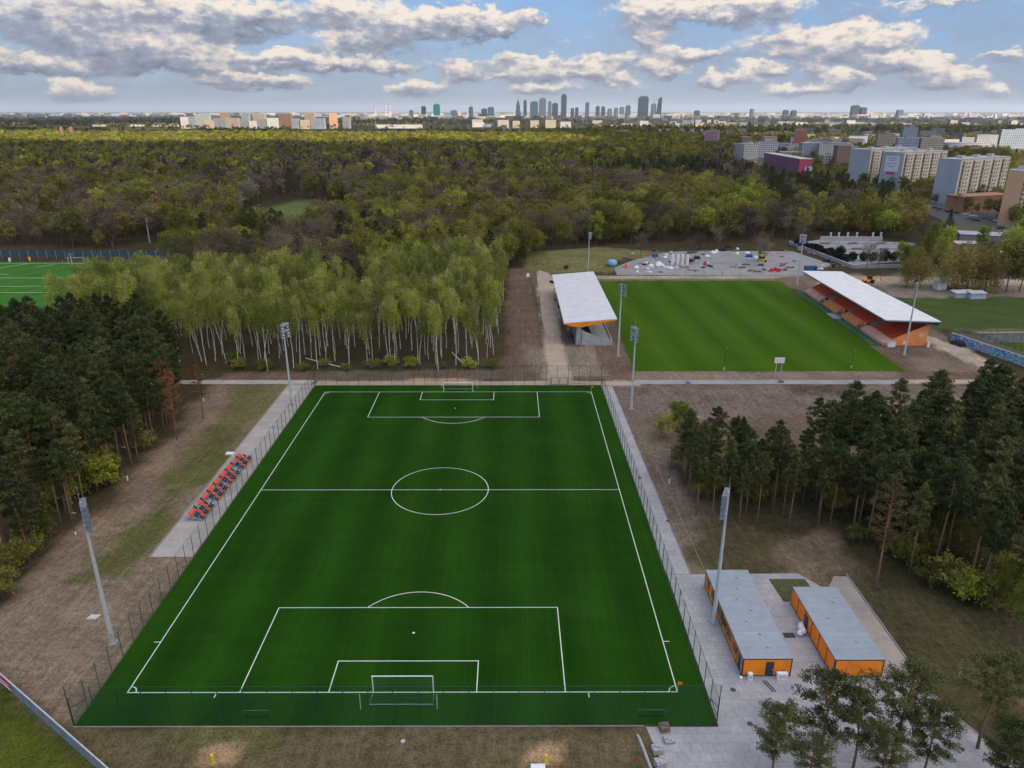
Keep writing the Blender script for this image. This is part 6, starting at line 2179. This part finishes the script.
MB().hexa([(-1.7, -1.2, 2.9), (1.3, -1.2, 2.9), (1.3, 1.2, 2.9), (-1.7, 1.2, 2.9)], [(-1.4, -1.0, 3.5), (1.0, -1.0, 3.5), (1.0, 1.0, 3.5), (-1.4, 1.0, 3.5)]).build('canopy', YELLOW, t)
MB().hexa([(-1.3, -.8, 1.6), (.8, -.8, 1.5), (.8, .8, 1.5), (-1.3, .8, 1.6)], [(-1.3, -.9, 2.9), (.9, -.9, 2.9), (.9, .9, 2.9), (-1.3, .9, 2.9)]).build('cab', GLASSD, t)
for sx in (-1.2, 1.2):
    for sy in (-1.05, 1.05):
        MB().tube([(sx, sy - .18, .55), (sx, sy + .18, .55)], .55, 12).build('wheel', RUBBER, t)
for (u, v) in ((810, 271),):
    t = thing('container', 'blue site container by the end of the big stand roof', 'container', put(u, v + 1), .06)
    MB().box((0, 0, 1.35), (5.0, 2.4, 2.6)).build('box', BLUE, t)
    rbm = MB()
    for k in range(13):
        rbm.box((-2.4 + .4 * k, -1.23, 1.35), (.16, .06, 2.4))
    rbm.build('corrugation', BLUE, t)
    MB().box((0, 0, 2.7), (5.1, 2.5, .1)).build('roof', NAVY, t)
    MB().box((1.6, -1.28, 1.2), (.9, .05, 2.0)).build('door', NAVY, t)
t = thing('water_tank', 'light blue round tank at the left end of the yard', 'tank', put(612, 266.5), 0)
MB().lathe([(1.4, 0), (2.2, .8), (2.4, 1.7), (2.0, 2.7), (.9, 3.2), (.25, 3.3)], n=16).build('tank', M('light blue plastic', (.18, .40, .60), .5, var=.15), t)
MB().lathe([(.3, 3.28), (.3, 3.5), (.05, 3.55)], n=8).build('lid', NAVY, t)
for (u, v, c, nm, lab) in ((705, 265, RED, 'red_tent', 'small red and white heap in the yard'), (775, 271, RED, 'red_barrier', 'red barrier standing at the near edge of the yard, left'), (778.5, 272, RED, 'red_barrier', 'red barrier standing at the near edge of the yard, right'), (771, 272, RED, 'red_barrier', 'low red barrier left of the two upright ones'),
                           (528, 277, WHITEP, 'white_post', 'white post beside the green bin behind the small stand'), (566, 262, WHITEP, 'white_post', 'white marker at the foot of the green bin'), (626, 268, ORANGES, 'red_barrier', 'pinkish barrier beside the light blue tank')):
    o = MB().hexa([(-.9, -.4, 0), (.9, -.4, 0), (.9, .4, 0), (-.9, .4, 0)], [(-.4, -.25, 1.7), (.4, -.25, 1.7), (.4, .25, 1.7), (-.4, .25, 1.7)]).build(nm, c)
    o.location = put(u, v)
    tag(o, lab, 'barrier' if 'barrier' in nm else ('heap' if 'tent' in nm else 'post'))
t = thing('green_bin', 'dark green waste bin behind the far end of the small stand', 'bin', put(566, 269), 0)
MB().box((0, 0, .8), (2.0, 1.3, 1.5)).build('bin', GREENP, t)
MB().box((0, 0, 1.6), (2.1, 1.4, .14)).build('lid', DARK, t)
for i in range(7):
    u = 680 + i * 9.4 + (5 if i == 6 else 0)
    t = thing('barrier_panel', 'pale mesh barrier panel along the sandy track behind the grass pitch', 'barrier', put(u, 275.5), 0, 'mesh barrier panels by the track')
    MB().box((0, 0, 1.0), (3.1, .05, 1.8)).build('mesh_panel', NETGB, t)
    f = MB()
    for q in (-1.55, 1.55):
        f.tube([(q, 0, 0), (q, 0, 2.0)], .05, 5)
    f.tube([(-1.55, 0, 2), (1.55, 0, 2)], .05, 5).tube([(-1.55, 0, .1), (1.55, 0, .1)], .05, 5)
    f.build('frame', GALV, t)
for (u, v, s, lab) in ((694, 261, .9, 'bare tree standing in the yard, first from the left'), (689, 263, .75, 'bare tree standing in the yard, beside the white columns'), (763, 266, .85, 'bare tree standing in the yard left of the digger'), (758, 262, .95, 'bare tree behind the timber piles in the yard'), (800, 247, .8, 'bare tree at the far right corner of the yard'), (716, 249, .8, 'bare tree at the back edge of the yard'), (640, 257, .8, 'bare tree at the left back edge of the yard')):
    x, y = G(u, v)
    tree('bare_tree', lab, 'bare tree', 'bare trees in the yard', BROWNS[0], x, y, s)
t = thing('backhoe_loader', 'orange and black backhoe loader behind the roof of the big stand', 'loader', put(868, 283), -.1)
MB().hexa([(-2.2, -1, .8), (2.2, -1, .8), (2.2, 1, .8), (-2.2, 1, .8)], [(-2.2, -.8, 1.7), (1.0, -.8, 1.9), (1.0, .8, 1.9), (-2.2, .8, 1.7)]).build('body', ORANGE, t)
MB().hexa([(-.5, -.9, 1.7), (1.2, -.9, 1.7), (1.2, .9, 1.7), (-.5, .9, 1.7)], [(-.3, -.8, 3.1), (1.1, -.8, 3.1), (1.1, .8, 3.1), (-.3, .8, 3.1)]).build('cab', DARK, t)
for (sx, r_) in ((-1.5, .55), (1.3, .85)):
    for sy in (-1.1, 1.1):
        MB().tube([(sx, sy - .2, r_), (sx, sy + .2, r_)], r_, 12).build('wheel', RUBBER, t)
MB().tube([(2.0, 0, 1.4), (3.4, 0, 3.2), (4.6, 0, 2.6), (5.0, 0, 1.0)], [.25, .22, .18, .3], 6).build('boom', ORANGE, t)
MB().hexa([(-3.9, -1.1, .2), (-2.9, -1.1, .3), (-2.9, 1.1, .3), (-3.9, 1.1, .2)], [(-3.6, -1.1, 1.1), (-2.7, -1.1, 1.0), (-2.7, 1.1, 1.0), (-3.6, 1.1, 1.1)]).build('bucket', ORANGE, t)

# loose clutter of the yard
dm = [M('broken tile', (.32, .20, .16), .9, var=.3, scale=2), DARK, GRY, WOODY, BAGW, M('pale foil', (.5, .55, .62), .4, var=.2)]
dn = ['brown rubble', 'dark rubble', 'grey stone', 'timber offcut', 'white sack', 'pale sheeting']
for i in range(70):
    u, v = rb.uniform(622, 845), rb.uniform(251, 273)
    if v > 268 and u < 640:
        continue
    k = rb.randrange(6)
    o = MB()
    for _ in range(rb.randrange(2, 5)):
        o.box((rb.uniform(-.8, .8), rb.uniform(-.8, .8), .25), (rb.uniform(.5, 2.0), rb.uniform(.4, 1.2), rb.uniform(.3, .8)), rb.uniform(0, 3))
    o = o.build('rubble_heap', dm[k])
    o.location = put(u, v)
    tag(o, 'small %s heap among the clutter of the grey yard' % dn[k], 'heap', '%s heaps in the yard' % dn[k])
# walled lot with gravestones-like rows, bushes and posts
struct('lot_ground', MB().poly([G(800, 243), G(822, 239), G(914, 243), G(908, 261), G(852, 265), G(838, 258)], .03), YARD)
for (pts_, h, lab) in (([G(789, 244), G(851, 268)], 1.6, 'long pale kerb wall running from the yard corner towards the road'), ([G(851.5, 268.3), G(925, 268)], 1.4, 'pale wall along the sandy road before the round bushes'), ([G(820, 240.5), G(882, 241)], 2.2, 'white rear wall of the walled lot under the trees')):
    a, b = Vector((*pts_[0], 0)), Vector((*pts_[1], 0))
    d = b - a
    t = thing('lot_wall', lab, 'wall', a, math.atan2(d.y, d.x), 'walls of the lot')
    MB().box((d.length / 2, 0, h / 2), (d.length, .4, h)).build('wall', CONCW, t)
    MB().box((d.length / 2, 0, h + .07), (d.length + .1, .6, .14)).build('coping', M('pale coping', (.55, .55, .56), .7), t)
pm = MB().box((0, 0, 2.0), (.7, .7, 4.0)).box((0, 0, 4.1), (1.0, 1.0, .25)).mesh('lot post', M('white post', (.6, .6, .6), .7))
for i, u in enumerate((830, 838, 847, 856, 872, 880)):
    tag(link('gate_post', pm, None, put(u, 240.2)), 'white square post on the rear wall of the walled lot', 'post', 'white posts of the walled lot')
for i in range(26):
    u, v = 826 + (i % 9) * 9.2 + (i // 9) * 4, 244 + (i // 9) * 5.5
    if v > 255 and u < 846:
        continue
    t = tag(MB().box((0, 0, .35), (6.5, 1.6, .7)).box((0, 0, .75), (6.0, 1.2, .1)).build('paving_stack', GRY if i % 3 else BRN), 'low stack of paving in the walled lot', 'stack', 'stacks of paving in the walled lot')
    t.location = put(u, v)
    t.rotation_euler = (0, 0, .1 * (i % 4))
RB = Tree(5)
RB.trunk.tube([(0, 0, 0), (0, 0, 1.2)], [.12, .06], 5)
RB.leaves(ball(RB.r, 700, (0, 0, 1.9), (1.8, 1.8, 1.8)), .42, .6)
RBP = RB.meshes('round bush', GBARK, [GBARK, leaf_mat('clipped yew', [(.2, (.008, .018, .009)), (.8, (.026, .042, .02))])])
for i, u in enumerate((852, 863, 872.5, 884, 893, 905, 840, 830)):
    tree('round_bush', 'dark clipped round bush in the row along the pale lot wall', 'bush', 'round bushes along the lot wall', RBP, *G(u, 261 if u > 845 else 256), rr.uniform(1.1, 1.5))
for i in range(12):
    a = (796 + i * 4.2, 246.5 + i * 1.55)
    tree('hedge_shrub', 'dark hedge shrub along the yard side of the lot', 'hedge shrub', 'hedge shrubs beside the lot', RBP, *G(a[0] + 2, a[1]), rr.uniform(.9, 1.3))

# road, car park and cars on the right
struct('car_park', MB().poly([G(915, 203), G(932, 201), G(1030, 222), G(1030, 246), G(985, 236), G(930, 215)], .03), M('asphalt', (.075, .078, .085), .9, var=.2, scale=.1))
struct('lawn', MB().poly([G(940, 218), G(975, 226), G(1000, 232), G(985, 240), G(950, 232)], .035), M('park grass', (.055, .085, .03), .9, var=.25, scale=.2))


def car_proto():
    t = thing('parked_car', '', 'car')
    MB().hexa([(-2.1, -.85, .3), (2.1, -.85, .3), (2.1, .85, .3), (-2.1, .85, .3)], [(-2.15, -.82, .95), (2.05, -.82, .85), (2.05, .82, .85), (-2.15, .82, .95)]).build('body', WHITEP, t)
    MB().hexa([(-1.7, -.78, .95), (1.1, -.78, .9), (1.1, .78, .9), (-1.7, .78, .95)], [(-1.3, -.65, 1.45), (.3, -.65, 1.45), (.3, .65, 1.45), (-1.3, .65, 1.45)]).build('cabin', GLASSD, t)
    MB().box((-.5, 0, 1.46), (1.5, 1.25, .04)).build('roof', WHITEP, t)
    for sx in (-1.3, 1.3):
        for sy in (-.8, .8):
            MB().tube([(sx, sy - .1, .32), (sx, sy + .1, .32)], .32, 10).build('wheel', RUBBER, t)
    return t


CARM = {'white': WHITEP, 'silver': M('silver car paint', (.42, .44, .47), .3, .4), 'blue': M('blue car paint', (.04, .10, .22), .35, .2), 'black': M('black car paint', (.02, .02, .024), .3), 'red': M('red car paint', (.35, .03, .03), .35), 'grey': M('grey car paint', (.16, .17, .19), .35, .3)}
CARS = [(922, 206, 'silver'), (928, 207, 'white'), (934, 208.5, 'blue'), (939, 210, 'grey'), (944, 211, 'silver'), (949, 212.5, 'black'), (955, 213.5, 'blue'), (966, 215, 'white'), (973, 216.5, 'white'), (979, 218, 'silver'), (985, 219, 'blue'), (991, 220, 'grey'), (997, 221.5, 'white'),
        (1003, 223, 'blue'), (970, 219.5, 'blue'), (976, 221, 'black'), (1010, 228, 'silver'), (1016, 230, 'blue'), (1021, 232, 'white'), (1013, 234, 'grey'), (1019, 237, 'silver'), (1008, 232, 'white'), (1022, 226, 'blue'), (1000, 229, 'black')]
cp = None
for i, (u, v, c) in enumerate(CARS):
    o = car_proto() if cp is None else copy_tree(cp)
    cp = cp or o
    o.location = put(u, v)
    o.rotation_euler = (0, 0, 2.2 + .15 * (i % 3))
    for ch in o.children:
        if ch.name.split('.')[0] in ('body', 'roof'):
            if ch.data.materials[0] != CARM[c]:
                ch.data = ch.data.copy()
                ch.data.materials[0] = CARM[c]
    tag(o, '%s parked car in the car park before the orange building' % c, 'car', '%s cars in the estate car park' % c)
for (u, v, w, d, h, rz, wall, roof, lab) in ((984, 245, 24, 10, 5, -.35, M('grey garage wall', (.2, .19, .2), .8), M('lilac grey roof', (.38, .37, .42), .7, var=.15, scale=.3), 'long grey-roofed garage building right of the big spruce'), (993, 266, 17, 12, 5.5, -.1, M('white shed wall', (.52, .53, .55), .8), M('white shed roof', (.55, .56, .58), .7, var=.1, scale=.3), 'white flat shed behind the willows'),
                                             (968, 250, 12, 6, 3, 0, M('tan shed wall', (.3, .26, .22), .8), ROOFP, 'low tan shed left of the white flat shed'), (942, 290, 4, 3, 3, .2, WHITEP, GALV, 'small white box van body under the poplars'), (978, 299, 6, 2.5, 2, 0.1, M('pale blue tarp', (.35, .45, .58), .7), ROOFP, 'pale blue covered pile under the willows'), (965, 298, 8, 3, 1.8, 0.1, GRY, ROOFP, 'grey stone pile under the large golden willow')):
    x, y = G(u, v)
    t = thing('shed', lab, 'shed', (x, y, 0), rz)
    MB().prism([(-w / 2, 0), (w / 2, 0), (w / 2, d), (-w / 2, d)], 0, h).build('wall', wall, t)
    MB().hexa([(-w / 2 - .3, -.3, h), (w / 2 + .3, -.3, h), (w / 2 + .3, d + .3, h + .5), (-w / 2 - .3, d + .3, h + .5)], [(-w / 2 - .3, -.3, h + .25), (w / 2 + .3, -.3, h + .25), (w / 2 + .3, d + .3, h + .75), (-w / 2 - .3, d + .3, h + .75)]).build('roof', roof, t)
    if w > 10:
        for k in range(int(w / 3.5)):
            MB().box((-w / 2 + 2 + k * 3.5, -.05, 1.5), (1.6, .1, 1.6)).build('door', DARK, t)

# graffiti wall and concrete fence by the sunken track on the right
gm, nt, b = new_mat('spray painted wall')
p = coords(nt)
mp = nd(nt, 'ShaderNodeMapping')
mp.inputs['Scale'].default_value = (.55, .9, .9)
nt.links.new(p, mp.inputs[0])
wn = nd(nt, 'ShaderNodeTexNoise')
wn.inputs['Scale'].default_value = 0.55
wn.inputs['Detail'].default_value = 3
wn.inputs['Distortion'].default_value = 2.2
nt.links.new(mp.outputs[0], wn.inputs['Vector'])
sx = nd(nt, 'ShaderNodeSeparateXYZ')
nt.links.new(p, sx.inputs[0])
blue = ramp(nt, wn.outputs['Fac'], [(.30, (.02, .04, .14)), (.40, (.04, .13, .5)), (.46, (.62, .66, .72)), (.51, (.02, .05, .16)), (.58, (.10, .26, .62)), (.66, (.5, .3, .4)), (.74, (.05, .1, .3))])
teal = ramp(nt, wn.outputs['Fac'], [(.30, (.04, .08, .12)), (.40, (.08, .34, .40)), (.46, (.60, .68, .68)), (.51, (.03, .12, .18)), (.58, (.2, .48, .5)), (.66, (.12, .2, .42)), (.74, (.5, .58, .5))])
nt.links.new(mixc(nt, math_(nt, 'DIVIDE', sx.outputs[0], 26.0, clamp=True), blue, teal), b.inputs['Base Color'])
b.inputs['Roughness'].default_value = .7
a, b_ = Vector((151.0, 147.5, 0)), Vector((162.5, 107, 0))
d = b_ - a
t = thing('graffiti_wall', 'low wall sprayed with blue and turquoise graffiti beside the path', 'wall', a, math.atan2(d.y, d.x))
MB().box((d.length / 2, 0, 1.3), (d.length, .3, 2.6)).build('painted_face', gm, t)
MB().box((d.length / 2, 0, 2.66), (d.length + .2, .5, .14)).build('coping', CONCW, t)
MB().box((d.length / 2, 2.2, 1.2), (d.length, 3.8, 2.4)).build('track_bed', M('dark track bed', (.075, .066, .06), .95, var=.3, scale=.8), t)
t = thing('railing', 'black railing along the top of the graffiti wall embankment', 'railing', a + Vector((4.4, 1.2, 0)), math.atan2(d.y, d.x))
rl = MB()
for z in (2.9, 3.6):
    rl.tube([(0, 0, z), (d.length, 0, z)], .06, 5)
for k in range(20):
    rl.tube([(k * d.length / 19, 0, 0), (k * d.length / 19, 0, 3.6)], .06, 5)
rl.build('rail', DARK, t)
a = Vector((*G(972, 343), 0))
t = thing('concrete_fence', 'grey concrete panel fence with a tan coping below the green bank', 'fence', a, .02)
cmesh = MB().box((1.25, 0, 1.6), (2.3, .14, 3.2)).mesh('fence panel', M('weathered concrete panel', (.20, .20, .205), .85, var=.25, scale=.5))
tmesh = MB().box((1.25, 0, 3.3), (2.2, .5, .3)).mesh('fence coping', M('tan coping', (.42, .35, .27), .8))
for k in range(20):
    link('panel', cmesh, t, (2.5 * k, 0, 0))
    link('coping', tmesh, t, (2.5 * k, 0, 0))
t = thing('parked_car', 'dark car parked on the earth beside the graffiti wall', 'car', (*G(957, 345), .02), 1.9)
for ch in cp.children:
    c = ch.copy()
    COL.objects.link(c)
    c.parent = t
    if ch.name.split('.')[0] in ('body', 'roof'):
        c.data = ch.data.copy()
        c.data.materials[0] = CARM['black']
# wooden frames in the dark earth left of the sand track
for (u, v, lab) in ((530, 296, 'white training frame on the dark earth left of the track, far one'), (518, 318, 'white training frame on the dark earth left of the track, near one')):
    x, y = G(u, v)
    t = thing('training_goal', lab, 'frame', (x, y, 0), 1.4, 'frames on the dark earth')
    for sx_ in (-3, 3):
        MB().tube([(sx_, 0, 0), (sx_, 0, 2.2)], .08, 5).build('post', WOODY, t)
    MB().tube([(-3, 0, 2.2), (3, 0, 2.2)], .08, 5).build('bar', WOODY, t)
# far left pitch: goal, fence, shelter, figures
x, y = G(76, 263)
o = goal('white goal of the far left pitch before the grey fence', (-192, 273.5, .05), 0)
t = thing('mesh_fence', 'bluish mesh fence along the far side of the far left pitch', 'fence', (-330, 283, 0), 0)
pm = MB().tube([(0, 0, 0), (0, 0, 4.2)], .1, 5).mesh('fence post', GALVD)
for k in range(41):
    link('post', pm, t, (4.4 * k, 0, 0))
n_ = MB()
for k in range(40):
    n_.add([(4.4 * k + .1, 0, 1.2), (4.4 * k + 4.3, 0, 1.2), (4.4 * k + 4.3, 0, 4.1), (4.4 * k + .1, 0, 4.1)], [(0, 1, 2, 3)])
n_.build('net', net_mat('blue windscreen mesh', (.02, .07, .12), .75), t)
for (u, v, c, lab) in ((30, 260, YELLOW, 'yellow upright bag at the far touchline of the far left pitch'), (10, 261, WHITEP, 'white upright bag at the far touchline of the far left pitch')):
    t = thing('training_dummy', lab, 'training dummy', (G(u, v + 1)[0], G(u, v + 1)[1], .05))
    MB().lathe([(.45, 0), (.55, .6), (.5, 1.5), (.3, 1.9), (.08, 2.0)], n=9).build('dummy', c, t)
    MB().lathe([(.6, 0), (.6, .08)], n=9).build('base', RUBBER, t)
# ------------------------------------------------------------------ unseen clouds added to shade the sports ground and far bands; haze
def shadow_cloud(name, label, shade, alt, thick, cell=70.0):
    k = alt / math.tan(SUN_EL)
    ox, oy = math.sin(SUN_AZ) * k, math.cos(SUN_AZ) * k
    xs_ = np.arange(min(p[0] for p in shade) - cell, max(p[0] for p in shade) + cell * 2, cell)
    ys_ = np.arange(min(p[1] for p in shade) - cell, max(p[1] for p in shade) + cell * 2, cell)
    X, Y = np.meshgrid(xs_, ys_)
    d = sdist(X, Y, shade)
    t = np.clip(d / 420, 0, 1) ** .5
    bot = alt - t * thick * .25 * (.6 + .8 * fbm(X, Y, 300.))
    top = alt + t * thick * (.4 + 1.2 * fbm(X + 900, Y, 420.)) * (.7 + .6 * vn(X, Y, 160.))
    ins = d > -cell * .5
    vs, fs, iv = [], [], {}

    def vid(i, j, s):
        if (i, j, s) not in iv:
            iv[(i, j, s)] = len(vs)
            vs.append((X[i, j] + ox, Y[i, j] + oy, top[i, j] if s else bot[i, j] - .01))
        return iv[(i, j, s)]
    ny_, nx_ = X.shape
    cellin = ins[:-1, :-1] & ins[1:, :-1] & ins[:-1, 1:] & ins[1:, 1:]
    for i in range(ny_ - 1):
        for j in range(nx_ - 1):
            if not cellin[i, j]:
                continue
            q = [(i, j), (i, j + 1), (i + 1, j + 1), (i + 1, j)]
            fs.append(tuple(vid(*a, 1) for a in q))
            fs.append(tuple(vid(*a, 0) for a in q[::-1]))
            for (a, b2, ni, nj) in ((q[0], q[1], i - 1, j), (q[1], q[2], i, j + 1), (q[2], q[3], i + 1, j), (q[3], q[0], i, j - 1)):
                if not (0 <= ni < ny_ - 1 and 0 <= nj < nx_ - 1) or not cellin[ni, nj]:
                    fs.append((vid(*b2, 1), vid(*a, 1), vid(*a, 0), vid(*b2, 0)))
    m, nt, b = new_mat('cumulus')
    b.inputs['Base Color'].default_value = (.9, .9, .9, 1)
    b.inputs['Roughness'].default_value = 1
    b.inputs['Specular IOR Level'].default_value = 0
    me = bpy.data.meshes.new(name)
    me.from_pydata(vs, [], fs)
    me.materials.append(m)
    me.polygons.foreach_set('use_smooth', [True] * len(fs))
    me.update()
    return tag(link(name, me), label, None, None, 'stuff')


shadow_cloud('shade_cloud', 'unseen cumulus bank added behind the viewpoint to shade the sports ground', [(-2600, -500), (1500, -500), (1500, 250), (560, 470), (395, 560), (345, 610), (330, 690), (420, 760), (600, 900), (800, 1150), (780, 1500), (600, 1600), (380, 1350), (240, 1050), (-100, 1010), (-500, 1030), (-1300, 1100), (-2600, 1200)], 1500, 330)
shadow_cloud('shade_cloud', 'smaller unseen cumulus added to shade the band beyond the sunlit strip', [(-2200, 2420), (-600, 2120), (-200, 2050), (500, 1850), (1400, 2000), (2200, 2300), (1800, 2900), (300, 2750), (-300, 2650), (-1000, 2700)], 1500, 260)
shadow_cloud('shade_cloud', 'long unseen cumulus added to shade the far city', [(-1200, 3900), (3500, 3400), (5200, 4600), (4500, 6400), (2500, 6700), (400, 6300), (-900, 5800)], 1500, 260, 130)
shadow_cloud('shade_cloud', 'far long unseen cumulus added to shade the plain left of the city', [(-9000, 4200), (-1500, 3700), (-1300, 7000), (-3000, 9500), (-12000, 9000)], 1500, 260, 160)

hz, nt, b = new_mat('aerial haze')
nt.nodes.remove(b)
pv = nd(nt, 'ShaderNodeVolumePrincipled')
pv.inputs['Color'].default_value = (.70, .80, .93, 1)
pv.inputs['Density'].default_value = HAZE
pv.inputs['Anisotropy'].default_value = .2
nt.links.new(pv.outputs[0], nt.nodes['Material Output'].inputs['Volume'])
hb = MB().box((0, 0, 164.5), (96000, 96000, 333)).build('haze', hz)
tag(hb, None, None, None, 'stuff')
